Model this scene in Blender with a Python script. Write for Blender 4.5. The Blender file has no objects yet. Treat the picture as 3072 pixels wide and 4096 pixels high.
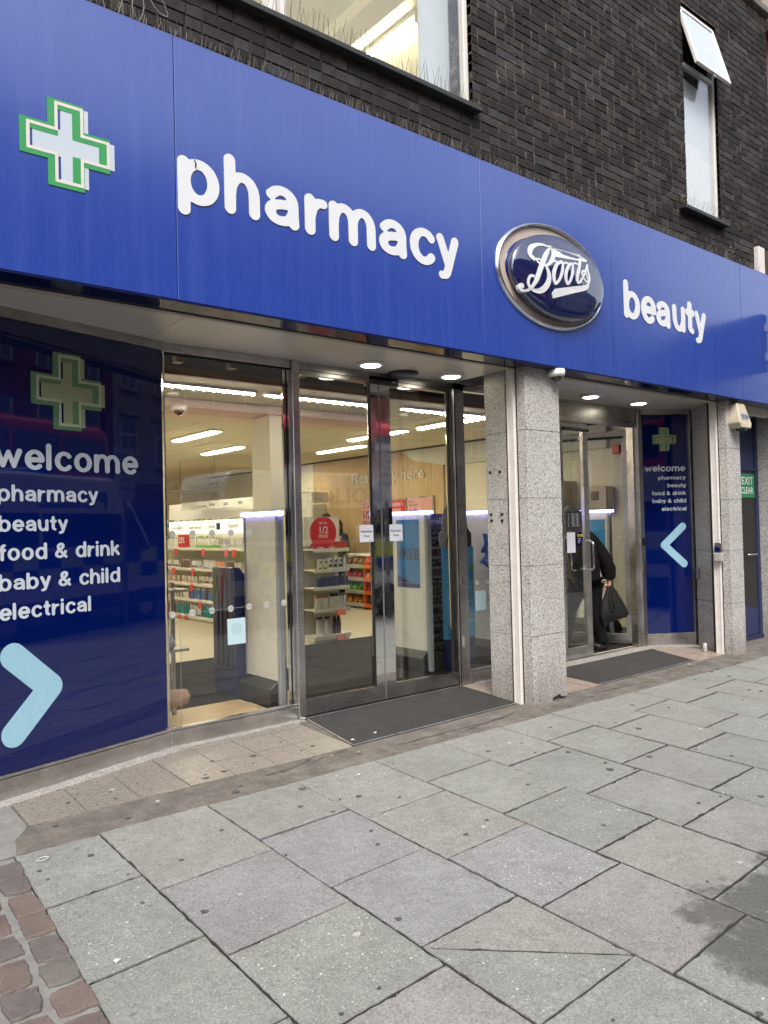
import bpy, bmesh, math, random
import numpy as np
from mathutils import Vector, Matrix

R = random.Random(11)
SC = bpy.context.scene
COL = SC.collection

# ------------------------------------------------------------------ camera
cam_d = bpy.data.cameras.new('camera')
cam = bpy.data.objects.new('camera', cam_d); COL.objects.link(cam)
cam_d.sensor_fit = 'VERTICAL'; cam_d.sensor_height = 36.0; cam_d.sensor_width = 27.0
cam_d.lens = 27.16; cam_d.clip_start = 0.05; cam_d.clip_end = 1500
_r = Vector((0.77617958, -0.63005341, -0.02404103)); _u = Vector((0.00646522, -0.03017428, 0.99952374)); _f = Vector((0.63047876, 0.77596535, 0.01934723))
CAMP = Vector((0, -4.18, 1.53))
cam.matrix_world = Matrix(((_r.x, _u.x, -_f.x, CAMP.x), (_r.y, _u.y, -_f.y, CAMP.y), (_r.z, _u.z, -_f.z, CAMP.z), (0, 0, 0, 1)))
SC.camera = cam

# ------------------------------------------------------------------ sky, sun, exposure
W = bpy.data.worlds.new('World'); SC.world = W; W.use_nodes = True
SUN_EL, SUN_AZ = math.radians(52), math.radians(215)      # high, from the street side
nt = W.node_tree; bg = nt.nodes['Background']
sky = nt.nodes.new('ShaderNodeTexSky'); sky.sky_type = 'NISHITA'; sky.sun_disc = False
sky.sun_elevation = SUN_EL; sky.sun_rotation = SUN_AZ; sky.dust_density = 4.0; sky.air_density = 1.0
hsv = nt.nodes.new('ShaderNodeHueSaturation'); hsv.inputs['Saturation'].default_value = 0.46
tcw = nt.nodes.new('ShaderNodeTexCoord'); cl = nt.nodes.new('ShaderNodeTexNoise')
cl.inputs['Scale'].default_value = 2.2; cl.inputs['Detail'].default_value = 6
cr = nt.nodes.new('ShaderNodeMapRange'); cr.inputs['From Min'].default_value = .3; cr.inputs['From Max'].default_value = .7
cr.inputs['To Min'].default_value = .72; cr.inputs['To Max'].default_value = 1.3
mxw = nt.nodes.new('ShaderNodeVectorMath'); mxw.operation = 'SCALE'
nt.links.new(tcw.outputs['Generated'], cl.inputs['Vector']); nt.links.new(cl.outputs['Fac'], cr.inputs['Value'])
nt.links.new(sky.outputs['Color'], hsv.inputs['Color']); nt.links.new(hsv.outputs['Color'], mxw.inputs[0])
nt.links.new(cr.outputs['Result'], mxw.inputs['Scale']); nt.links.new(mxw.outputs['Vector'], bg.inputs['Color'])
bg.inputs['Strength'].default_value = 0.15
sun_d = bpy.data.lights.new('sun', 'SUN'); sun_d.energy = 1.5; sun_d.angle = math.radians(25); sun_d.color = (1, .98, .955)
sun = bpy.data.objects.new('sun', sun_d); COL.objects.link(sun)
sd = Vector((math.sin(SUN_AZ) * math.cos(SUN_EL), math.cos(SUN_AZ) * math.cos(SUN_EL), math.sin(SUN_EL)))
sun.rotation_euler = sd.to_track_quat('Z', 'Y').to_euler(); sun.location = sd * 40
SC.view_settings.view_transform = 'Standard'; SC.view_settings.look = 'None'; SC.view_settings.gamma = 1.0
SC.view_settings.exposure = 0.95; SC.view_settings.use_curve_mapping = False
SC.render.engine = 'CYCLES'; SC.cycles.use_denoising = True
SC.cycles.max_bounces = 10; SC.cycles.transparent_max_bounces = 16; SC.cycles.diffuse_bounces = 4; SC.cycles.glossy_bounces = 5
SC.cycles.caustics_reflective = False; SC.cycles.caustics_refractive = False; SC.cycles.sample_clamp_indirect = 6.0
SC.render.film_transparent = False

# ------------------------------------------------------------------ materials
class NB:
    def __init__(s, name):
        s.m = bpy.data.materials.new(name); s.m.use_nodes = True; s.t = s.m.node_tree
        s.p = s.t.nodes['Principled BSDF']; s.out = s.t.nodes['Material Output']
    def n(s, typ, ins=None, **props):
        x = s.t.nodes.new('ShaderNode' + typ)
        for k, v in props.items(): setattr(x, k, v)
        for k, v in (ins or {}).items(): s.set(x, k, v)
        return x
    def set(s, node, k, v):
        i = node.inputs[k]
        if isinstance(v, bpy.types.NodeSocket): s.t.links.new(v, i)
        elif isinstance(v, bpy.types.Node): s.t.links.new(v.outputs[0], i)
        elif hasattr(i.default_value, '__len__') and len(i.default_value) == 4 and len(v) == 3: i.default_value = (*v, 1)
        else: i.default_value = v
    def P(s, **kw):
        for k, v in kw.items(): s.set(s.p, {'col': 'Base Color', 'rough': 'Roughness', 'metal': 'Metallic', 'spec': 'Specular IOR Level', 'norm': 'Normal',
            'coat': 'Coat Weight', 'coatr': 'Coat Roughness', 'em': 'Emission Color', 'ems': 'Emission Strength', 'alpha': 'Alpha'}[k], v)
        return s.m
    def pos(s): return s.n('NewGeometry').outputs['Position']
    def obj(s): return s.n('TexCoord').outputs['Object']
    def noise(s, vec, scale, detail=3, rough=.5, dist=0): 
        return s.n('TexNoise', {'Vector': vec, 'Scale': scale, 'Detail': detail, 'Roughness': rough, 'Distortion': dist}).outputs['Fac']
    def ramp(s, fac, stops, interp='LINEAR'):
        x = s.n('ValToRGB', {'Fac': fac}); e = x.color_ramp.elements; x.color_ramp.interpolation = interp
        while len(e) < len(stops): e.new(.5)
        for i, (p, c) in enumerate(stops): e[i].position = p; e[i].color = (*c, 1) if len(c) == 3 else c
        return x.outputs['Color']
    def mapr(s, v, a, b, c, d): return s.n('MapRange', {'Value': v, 'From Min': a, 'From Max': b, 'To Min': c, 'To Max': d}).outputs['Result']
    def mix(s, f, a, b, mode='MIX'):
        x = s.n('Mix', data_type='RGBA', blend_type=mode); s.set(x, 0, f); s.set(x, 6, a); s.set(x, 7, b); return x.outputs[2]
    def math(s, op, a, b=0.0): return s.n('Math', {0: a, 1: b}, operation=op).outputs[0]
    def scale(s, vec, v3): return s.n('Mapping', {'Vector': vec, 'Scale': v3}).outputs[0]
    def bump(s, h, strength=.3, dist=.01, normal=None):
        x = s.n('Bump', {'Height': h, 'Strength': strength, 'Distance': dist})
        if normal is not None: s.set(x, 'Normal', normal)
        return x.outputs[0]

MATS = {}
def mat(name, col, rough=.5, metal=0.0, var=.12, vs=6.0, bump=0.0, bs=40.0, coat=0.0, spec=.5, em=None, ems=0.0):
    """plain procedural material with mottled colour and roughness"""
    if name in MATS: return MATS[name]
    b = NB(name); pos = b.pos()
    nz = b.noise(pos, vs, 4, .6)
    c = b.mix(nz, tuple(max(0, x * (1 - var)) for x in col), tuple(min(1, x * (1 + var)) for x in col))
    b.P(col=c, rough=b.mapr(nz, .3, .7, max(.02, rough - .06), min(1, rough + .06)), metal=metal, coat=coat, spec=spec)
    if bump: b.P(norm=b.bump(b.noise(pos, bs, 4), bump, .004))
    if em: b.P(em=em, ems=ems)
    MATS[name] = b.m; return b.m

def m_brick():
    b = NB('dark_brick'); pos = b.pos()
    oi = b.n('ObjectInfo').outputs['Random']; ri = b.n('NewGeometry').outputs['Random Per Island']
    rnd = b.math('FRACT', b.math('ADD', b.math('MULTIPLY', oi, 7.31), b.math('MULTIPLY', ri, 3.77)))
    base = b.ramp(rnd, [(0, (.0125, .0108, .0106)), (.28, (.021, .0176, .0165)), (.58, (.034, .0275, .0245)), (.84, (.053, .0435, .038)), (1, (.050, .050, .055))])
    n1 = b.noise(pos, 14, 5, .65); n2 = b.noise(pos, 130, 3, .6)
    c = b.mix(b.mapr(n1, .35, .75, 0, .65), base, (.010, .009, .009))
    band = b.noise(b.scale(pos, (.9, 1, 2.6)), 1.0, 3, .6)
    c = b.mix(b.mapr(band, .56, .72, 0, .30), c, (.11, .10, .092))
    salt = b.noise(b.scale(pos, (6, 6, 3)), 2.2, 6, .7)
    c = b.mix(b.mapr(salt, .64, .72, 0, .5), c, (.22, .18, .135))
    c = b.mix(b.mapr(n2, .42, .7, 0, .35), c, (.008, .008, .008))
    return b.P(col=c, rough=b.mapr(n1, .3, .7, .6, .9), norm=b.bump(n2, .5, .004), spec=.22)
def m_mortar():
    b = NB('mortar'); pos = b.pos(); sx = b.n('SeparateXYZ', {0: pos}).outputs[0]
    n = b.noise(b.scale(pos, (3, 3, 4)), 2.4, 6, .7); n2 = b.noise(pos, 150, 3); n0 = b.noise(pos, .9, 3)
    old = b.mapr(b.math('ADD', sx, b.math('MULTIPLY', n0, 2.5)), 4.6, 6.2, -.13, 0)
    c = b.ramp(b.math('ADD', n, old), [(.36, (.014, .012, .010)), (.49, (.05, .04, .032)), (.58, (.15, .118, .09)), (.72, (.29, .235, .18))])
    return b.P(col=c, rough=.95, norm=b.bump(n2, .6, .004))
def m_fascia():
    b = NB('fascia_blue'); pos = b.pos()
    st = b.noise(b.scale(pos, (9, 1, .45)), 1.3, 6, .7); big = b.noise(pos, 1.3, 4, .6)
    sc = b.noise(b.scale(pos, (70, 1, 2.5)), 1.0, 3, .5); fine = b.noise(b.scale(pos, (90, 1, 6)), 1.6, 3, .6)
    c = b.mix(b.mapr(big, .3, .7, 0, 1), (.0085, .041, .275), (.013, .050, .305))
    c = b.mix(b.mapr(st, .50, .78, 0, .16), c, (.09, .16, .46))
    c = b.mix(b.mapr(sc, .72, .80, 0, .22), c, (.22, .29, .55))
    c = b.mix(b.mapr(st, .28, .46, .22, 0), c, (.014, .034, .22))
    sp = b.n('TexVoronoi', {'Vector': pos, 'Scale': 26}, feature='F1').outputs['Distance']
    c = b.mix(b.math('MULTIPLY', b.mapr(sp, .035, .05, 1, 0), b.mapr(b.noise(pos, 5.5, 2), .6, .66, 0, .8)), c, (.6, .65, .75))
    b.set(b.p, 'Coat IOR', 1.78)
    return b.P(col=c, rough=b.mapr(st, .3, .7, .24, .36), spec=.5, norm=b.bump(big, .04, .05), coat=1.0, coatr=.17)
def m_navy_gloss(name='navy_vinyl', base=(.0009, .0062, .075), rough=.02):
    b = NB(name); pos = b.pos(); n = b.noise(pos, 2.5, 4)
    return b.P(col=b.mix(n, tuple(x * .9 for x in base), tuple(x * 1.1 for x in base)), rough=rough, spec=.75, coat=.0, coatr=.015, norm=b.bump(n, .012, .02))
def m_granite(name, light=(.57, .555, .53), dark=(.14, .132, .125), sc=165, tint=(.40, .38, .355)):
    b = NB(name); pos = b.pos()
    v = b.n('TexVoronoi', {'Vector': pos, 'Scale': sc, 'Randomness': 1}, feature='F1').outputs['Color']
    hv = b.n('SeparateColor', {0: v}).outputs[0]
    n = b.noise(pos, sc * 1.35, 2, .6)
    c = b.ramp(hv, [(0, dark), (.16, dark), (.2, tint), (.48, tint), (.52, light), (1, light)], 'CONSTANT')
    c = b.mix(b.mapr(n, .56, .66, 0, .6), c, dark)
    big = b.noise(pos, 1.6, 5, .65)
    c = b.mix(b.mapr(big, .46, .76, 0, .32), c, (.22, .19, .16)); zz = b.n('SeparateXYZ', {0: pos}).outputs[2]
    c = b.mix(b.math('MULTIPLY', b.mapr(b.math('ADD', zz, b.math('MULTIPLY', b.noise(b.scale(pos, (6, 6, 1.5)), 2, 4), .5)), .25, .62, .45, 0), 1.0), c, (.13, .11, .09))
    return b.P(col=c, rough=b.mapr(n, .3, .7, .3, .5), norm=b.bump(n, .12, .002))
def m_paving():
    b = NB('paving_slab'); pos = b.pos(); inf = b.n('ObjectInfo'); oi = inf.outputs['Random']; base = inf.outputs['Color']
    n1 = b.noise(pos, 2.6, 6, .7); n2 = b.noise(pos, 21, 6, .75); n3 = b.noise(pos, 105, 4, .75); n4 = b.noise(b.scale(pos, (1, 1, 1)), 7, 5, .7)
    c = b.mix(b.mapr(n1, .36, .68, 0, .62), base, b.mix(.55, base, (.085, .08, .07)))
    c = b.mix(b.mapr(n4, .52, .74, 0, .40), c, (.30, .295, .27))
    c = b.mix(b.mapr(n2, .46, .70, 0, .38), c, (.13, .128, .118))
    c = b.mix(b.mapr(n3, .40, .52, .55, 0), c, (.085, .083, .078)); c = b.mix(b.mapr(n3, .56, .70, 0, .50), c, (.37, .365, .34))
    fr_ = b.math('FRACT', b.math('MULTIPLY', oi, 5.3))
    for scl, k in ((48, 0), (95, 1)):
        vo = b.n('TexVoronoi', {'Vector': b.scale(pos, (1, 1.4, 1)), 'Scale': scl}, feature='F1'); cs = b.n('SeparateColor', {0: vo.outputs['Color']})
        dens = b.math('ADD', b.mapr(b.noise(pos, 2.1, 3), .42, .70, 0, .26), b.mapr(fr_, 0, 1, -.2, .18))
        spot = b.math('MULTIPLY', b.math('LESS_THAN', vo.outputs['Distance'], b.math('MULTIPLY', cs.outputs[1], .30)), b.math('GREATER_THAN', dens, b.math('ADD', cs.outputs[0], (.10, -.05)[k])))
        c = b.mix(b.math('MULTIPLY', spot, .85), c, (.60, .58, .52))
    dk = b.n('TexVoronoi', {'Vector': b.n('VectorMath', {0: pos, 1: (3.1, 1.7, .4)}).outputs[0], 'Scale': 16}, feature='F1'); dc_ = b.n('SeparateColor', {0: dk.outputs['Color']})
    c = b.mix(b.math('MULTIPLY', b.mapr(dk.outputs['Distance'], .06, .20, .65, 0), b.math('GREATER_THAN', dc_.outputs[0], .80)), c, (.07, .068, .064))
    sx = b.n('SeparateXYZ', {0: pos}); dx = b.math('SUBTRACT', sx.outputs[0], 3.45); dy = b.math('SUBTRACT', sx.outputs[1], -2.98)
    dd = b.math('SQRT', b.math('ADD', b.math('MULTIPLY', dx, dx), b.math('MULTIPLY', b.math('MULTIPLY', dy, dy), 1.3)))
    wet = b.noise(pos, 3.2, 6, .68)
    wm = b.mapr(b.math('ADD', dd, b.math('MULTIPLY', b.math('SUBTRACT', wet, .5), 1.5)), .78, .62, 0, 1)
    c = b.mix(wm, c, b.mix(.58, c, (.028, .026, .022)))
    return b.P(col=c, rough=b.math('SUBTRACT', b.mapr(n2, .3, .7, .58, .84), b.math('MULTIPLY', wm, .3)), norm=b.bump(b.math('ADD', n3, b.math('MULTIPLY', n2, 1.1)), .35, .004), spec=.35)
def m_ground(name, a, c2, s=9, rough=.9, bump=.6, specks=True):
    b = NB(name); pos = b.pos(); n1 = b.noise(pos, s, 6, .7); n2 = b.noise(pos, 190, 3, .6)
    c = b.mix(b.mapr(n1, .3, .7, 0, 1), a, c2)
    c = b.mix(b.mapr(n2, .5, .75, 0, .5), c, tuple(x * .45 for x in a))
    if specks:
        vo = b.n('TexVoronoi', {'Vector': pos, 'Scale': 75}, feature='F1')
        c = b.mix(b.math('MULTIPLY', b.math('LESS_THAN', vo.outputs['Distance'], .13), b.math('GREATER_THAN', b.n('SeparateColor', {0: vo.outputs['Color']}).outputs[0], .82)), c, (.55, .5, .42))
    return b.P(col=c, rough=rough, norm=b.bump(n2, bump, .006))
def m_glass(name='shop_glass', tint=(1, 1, 1), ior=1.5, boost=1.0, rough=.0):
    b = NB(name); t = b.t
    fc = b.n('LayerWeight', {'Blend': .5}).outputs['Facing']; f0 = ((ior - 1) / (ior + 1)) ** 2
    fr = b.math('ADD', b.math('MULTIPLY', b.math('POWER', fc, 5.0), 1 - f0), f0)
    tr = b.n('BsdfTransparent', {'Color': tint}); gl = b.n('BsdfGlossy', {'Roughness': rough, 'Color': (1, 1, 1)})
    ms = b.n('MixShader', {0: b.math('MULTIPLY', fr, boost), 1: tr.outputs[0], 2: gl.outputs[0]})
    t.links.new(ms.outputs[0], b.out.inputs[0]); return b.m
def m_steel(name, col=(.42, .41, .40), rough=.28, grain=(1, 1, 60), var=.25):
    b = NB(name); pos = b.pos(); g = b.noise(b.scale(pos, grain), 6, 4, .6); big = b.noise(pos, 3, 5, .7)
    c = b.mix(b.mapr(big, .35, .7, 0, 1), tuple(x * (1 - var) for x in col), tuple(x * (1 + var * .5) for x in col))
    return b.P(col=c, metal=1.0, rough=b.math('ADD', b.mapr(g, .3, .7, rough - .06, rough + .08), b.mapr(big, .5, .8, 0, .12)), norm=b.bump(big, .04, .01))
def m_wood(name, a, c2, axis=(1, 14, 1)):
    b = NB(name); pos = b.pos(); n = b.noise(b.scale(pos, axis), 3, 5, .6, .8)
    return b.P(col=b.mix(b.mapr(n, .3, .7, 0, 1), a, c2), rough=.5)
def m_mat(name, axis):
    b = NB(name); pos = b.pos()
    w = b.n('TexWave', {'Vector': b.scale(pos, axis), 'Scale': 30, 'Distortion': .6, 'Detail': 1}, wave_type='BANDS', bands_direction='X').outputs['Fac']
    n = b.noise(pos, 7, 5, .7); n2 = b.noise(pos, 220, 2)
    c = b.mix(b.mapr(n, .35, .7, 0, 1), (.022, .021, .020), (.044, .041, .038))
    c = b.mix(b.math('MULTIPLY', w, .45), c, (.012, .012, .012)); c = b.mix(b.mapr(n2, .55, .7, 0, .25), c, (.11, .105, .1))
    return b.P(col=c, rough=.75, norm=b.bump(b.math('ADD', w, b.math('MULTIPLY', n2, .5)), .9, .004))

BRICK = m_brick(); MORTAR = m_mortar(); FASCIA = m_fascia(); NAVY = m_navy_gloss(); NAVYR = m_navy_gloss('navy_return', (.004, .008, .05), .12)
GRAN = m_granite('granite_grey'); TERR = m_granite('terrazzo_tile', (.36, .33, .285), (.11, .095, .08), 150, (.25, .225, .19))
PINKT = m_granite('pink_granite', (.50, .40, .33), (.2, .14, .11), 150, (.40, .31, .25)); LIGHTT = m_granite('light_granite', (.60, .58, .54), (.2, .19, .18), 140, (.45, .43, .40))
PAVE = m_paving(); JOINT = m_ground('joint_sand', (.012, .011, .010), (.030, .027, .023), 20)
STRIPM = m_ground('worn_cement', (.068, .060, .051), (.185, .165, .143), 7); ASPH = m_ground('asphalt', (.04, .04, .042), (.065, .065, .065), 3)
SETT = m_ground('granite_sett', (.098, .074, .066), (.160, .120, .102), 6, .75, .6, False); CEM = m_ground('cement_joint', (.15, .147, .138), (.24, .235, .22), 14, .9, .5, False)
GLASS = m_glass(boost=1.5); GLASSD = m_glass('door_glass', (.96, .97, .95), 1.5, 1.6); STEEL = m_steel('brushed_steel', (.62, .60, .585), .30); CHROME = m_steel('polished_steel', (.74, .73, .71), .045, (1, 1, 1), .06)
STEELD = m_steel('dull_steel', (.44, .425, .41), .30); WHITEP = mat('white_letter', (.62, .635, .65), .45, var=.05); PALE = mat('pale_vinyl', (.46, .52, .58), .4, var=.05)
VTXT = mat('vinyl_text', (.52, .58, .64), .3, var=.06); ICE = mat('ice_blue_vinyl', (.30, .52, .64), .3, var=.015); GREEN = mat('cross_green', (.035, .27, .085), .4)
BLACK = mat('black_plastic', (.012, .012, .013), .4); RUBBER = mat('black_rubber', (.008, .008, .008), .7); WHITE = mat('white_paint', (.74, .73, .70), .45, var=.06, vs=3)
SOFF = mat('soffit_white', (.56, .53, .475), .35, var=.10, vs=2.2); CREAM = mat('cream_wall', (.70, .66, .52), .7, var=.05, vs=2); RAILW = mat('chipped_white_rail', (.66, .62, .585), .5, var=.2, vs=9)
SHELFW = mat('shelf_white', (.64, .62, .54), .45, var=.04); FRAMEW = mat('window_white', (.66, .64, .60), .4, var=.1, vs=8); SILL = mat('dark_sill', (.028, .03, .028), .5, var=.3, vs=12)
# ------------------------------------------------------------------ mesh helpers
class MB:
    def __init__(s): s.v = []; s.f = []; s.mi = []
    def add(s, vs, fs, mi=0):
        o = len(s.v); s.v += [tuple(x) for x in vs]
        for f in fs: s.f.append(tuple(i + o for i in f)); s.mi.append(mi)
        return s
    def box(s, x0, x1, y0, y1, z0, z1, mi=0):
        return s.add([(x0, y0, z0), (x1, y0, z0), (x1, y1, z0), (x0, y1, z0), (x0, y0, z1), (x1, y0, z1), (x1, y1, z1), (x0, y1, z1)],
                     [(0, 3, 2, 1), (4, 5, 6, 7), (0, 1, 5, 4), (1, 2, 6, 5), (2, 3, 7, 6), (3, 0, 4, 7)], mi)
    def obox(s, o, a, b, c, mi=0):
        o, a, b, c = map(Vector, (o, a, b, c))
        vs = [o, o + a, o + a + b, o + b, o + c, o + a + c, o + a + b + c, o + b + c]
        fs = [(0, 3, 2, 1), (4, 5, 6, 7), (0, 1, 5, 4), (1, 2, 6, 5), (2, 3, 7, 6), (3, 0, 4, 7)]
        if a.cross(b).dot(c) < 0: fs = [f[::-1] for f in fs]
        return s.add(vs, fs, mi)
    def wall(s, A, B, z0, z1, t, mi=0):
        """upright slab from plan point A to B, thickness t to the left (inwards)"""
        A, B = Vector((*A, 0)), Vector((*B, 0)); d = (B - A); n = Vector((-d.y, d.x, 0)).normalized() * t
        return s.obox(A + Vector((0, 0, z0)), d, n, (0, 0, z1 - z0), mi)
    def prism(s, pts, ext, mi=0):
        n = len(pts); e = Vector(ext); p = [Vector(q) for q in pts]
        nn = Vector((0, 0, 0))
        for i in range(n): nn += p[i].cross(p[(i + 1) % n])
        bot = tuple(range(n)); top = tuple(range(n, 2 * n)); sides = [(i, (i + 1) % n, n + (i + 1) % n, n + i) for i in range(n)]
        if nn.dot(e) > 0: fs = [bot[::-1], top] + sides
        else: fs = [bot, top[::-1]] + [f[::-1] for f in sides]
        return s.add(p + [q + e for q in p], fs, mi)
    def cyl(s, p0, p1, r, seg=12, r2=None, mi=0, caps=True):
        p0, p1 = Vector(p0), Vector(p1); r2 = r if r2 is None else r2; d = (p1 - p0).normalized()
        a = d.orthogonal().normalized(); b = d.cross(a)
        vs = []
        for p, q in ((p0, r), (p1, r2)):
            for i in range(seg):
                t = 2 * math.pi * i / seg; vs.append(p + a * math.cos(t) * q + b * math.sin(t) * q)
        fs = [(i, (i + 1) % seg, seg + (i + 1) % seg, seg + i) for i in range(seg)]
        if caps: fs += [tuple(range(seg))[::-1], tuple(range(seg, 2 * seg))]
        return s.add(vs, fs, mi)
    def lathe(s, c, prof, seg=16, mi=0, sx=1.0, sy=1.0, ax='Z'):
        c = Vector(c); vs = []; k = len(prof)
        for r, z in prof:
            for i in range(seg):
                t = 2 * math.pi * i / seg; x, y = r * math.cos(t) * sx, r * math.sin(t) * sy
                vs.append(c + (Vector((x, y, z)) if ax == 'Z' else Vector((x, -z, y))))
        fs = [(j * seg + i, j * seg + (i + 1) % seg, (j + 1) * seg + (i + 1) % seg, (j + 1) * seg + i) for j in range(k - 1) for i in range(seg)]
        fs += [tuple(range(seg))[::-1], tuple(range((k - 1) * seg, k * seg))]
        return s.add(vs, fs, mi)
    def tube(s, path, r, seg=8, mi=0):
        p = [Vector(q) for q in path]; n = len(p); rr = r if hasattr(r, '__len__') else [r] * n
        vs = []; up = None
        for i in range(n):
            d = (p[min(i + 1, n - 1)] - p[max(i - 1, 0)]).normalized()
            if up is None: up = d.orthogonal().normalized()
            up = (up - d * up.dot(d)).normalized(); b = d.cross(up)
            for j in range(seg):
                t = 2 * math.pi * j / seg; vs.append(p[i] + (up * math.cos(t) + b * math.sin(t)) * rr[i])
        fs = [(i * seg + j, i * seg + (j + 1) % seg, (i + 1) * seg + (j + 1) % seg, (i + 1) * seg + j) for i in range(n - 1) for j in range(seg)]
        fs += [tuple(range(seg))[::-1], tuple(range((n - 1) * seg, n * seg))]
        return s.add(vs, fs, mi)
    def mesh(s, name, mats, smooth=False):
        me = bpy.data.meshes.new(name); me.from_pydata(s.v, [], s.f)
        for m in (mats if isinstance(mats, (list, tuple)) else [mats]): me.materials.append(m)
        if any(s.mi): me.polygons.foreach_set('material_index', s.mi)
        if smooth: me.polygons.foreach_set('use_smooth', [True] * len(s.f))
        me.update(); return me
    def build(s, name, mats, parent=None, smooth=False, bevel=0, seg=1):
        o = bpy.data.objects.new(name, s.mesh(name, mats, smooth)); COL.objects.link(o); adopt(o, parent)
        if bevel: bv(o, bevel, seg)
        return o
ROOTM = {}
def adopt(o, parent):
    if parent is None: return o
    o.parent = parent; o.matrix_parent_inverse = world(parent).inverted(); return o
def world(o):
    m = o.matrix_basis.copy()
    if o.parent: m = world(o.parent) @ o.matrix_parent_inverse @ m
    return m
def bv(o, w, seg=1):
    m = o.modifiers.new('bevel', 'BEVEL'); m.width = w; m.segments = seg; m.limit_method = 'ANGLE'; m.angle_limit = math.radians(40); m.harden_normals = False
    return o
def tag(o, label, cat, group=None, kind=None):
    o['label'] = label; o['category'] = cat
    if group: o['group'] = group
    if kind: o['kind'] = kind
    return o
def thing(name, label, cat, loc=(0, 0, 0), group=None):
    e = bpy.data.objects.new(name, None); e.location = loc; e.empty_display_size = .1; COL.objects.link(e); return tag(e, label, cat, group)
def struct(o, kind='structure', label=None):
    o['kind'] = kind
    if label: o['label'] = label
    return o
def copy_tree(o, parent=None):
    c = o.copy(); COL.objects.link(c)
    if parent is not None: c.parent = parent
    for ch in list(o.children): copy_tree(ch, c)
    return c
def put(name, me, loc, parent=None, rot=0.0, scl=None):
    o = bpy.data.objects.new(name, me); o.location = loc; o.rotation_euler = (0, 0, rot)
    if scl: o.scale = scl
    COL.objects.link(o)
    if parent is not None: adopt(o, parent)
    return o
def fr(o, xd=(1, 0, 0), up=(0, 0, 1)):
    x = Vector(xd).normalized(); u = Vector(up); n = x.cross(u).normalized(); u = n.cross(x)
    return Matrix(((x.x, u.x, n.x, o[0]), (x.y, u.y, n.y, o[1]), (x.z, u.z, n.z, o[2]), (0, 0, 0, 1)))
FACE = lambda x, y, z: fr((x, y, z))                    # writing that faces the street

# default-font writing as a flat mesh
def text(s, size, m, M, parent, name='lettering', align='LEFT', bold=0.0, width=None, depth=0.0006, sp=1.0):
    cu = bpy.data.curves.new('txt', 'FONT'); cu.body = s; cu.size = size; cu.align_x = align; cu.offset = bold * size; cu.extrude = depth; cu.resolution_u = 2; cu.space_line = sp
    o = bpy.data.objects.new('txt', cu); COL.objects.link(o)
    dg = bpy.context.evaluated_depsgraph_get(); me = bpy.data.meshes.new_from_object(o.evaluated_get(dg)); me.name = name
    bpy.data.objects.remove(o); bpy.data.curves.remove(cu)
    if width:
        xs = [v.co.x for v in me.vertices]; w = max(xs) - min(xs)
        me.transform(Matrix.Diagonal((width / w, 1, 1, 1)))
    me.transform(M); me.materials.clear(); me.materials.append(m)
    ob = bpy.data.objects.new(name, me); COL.objects.link(ob); adopt(ob, parent); return ob

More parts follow.
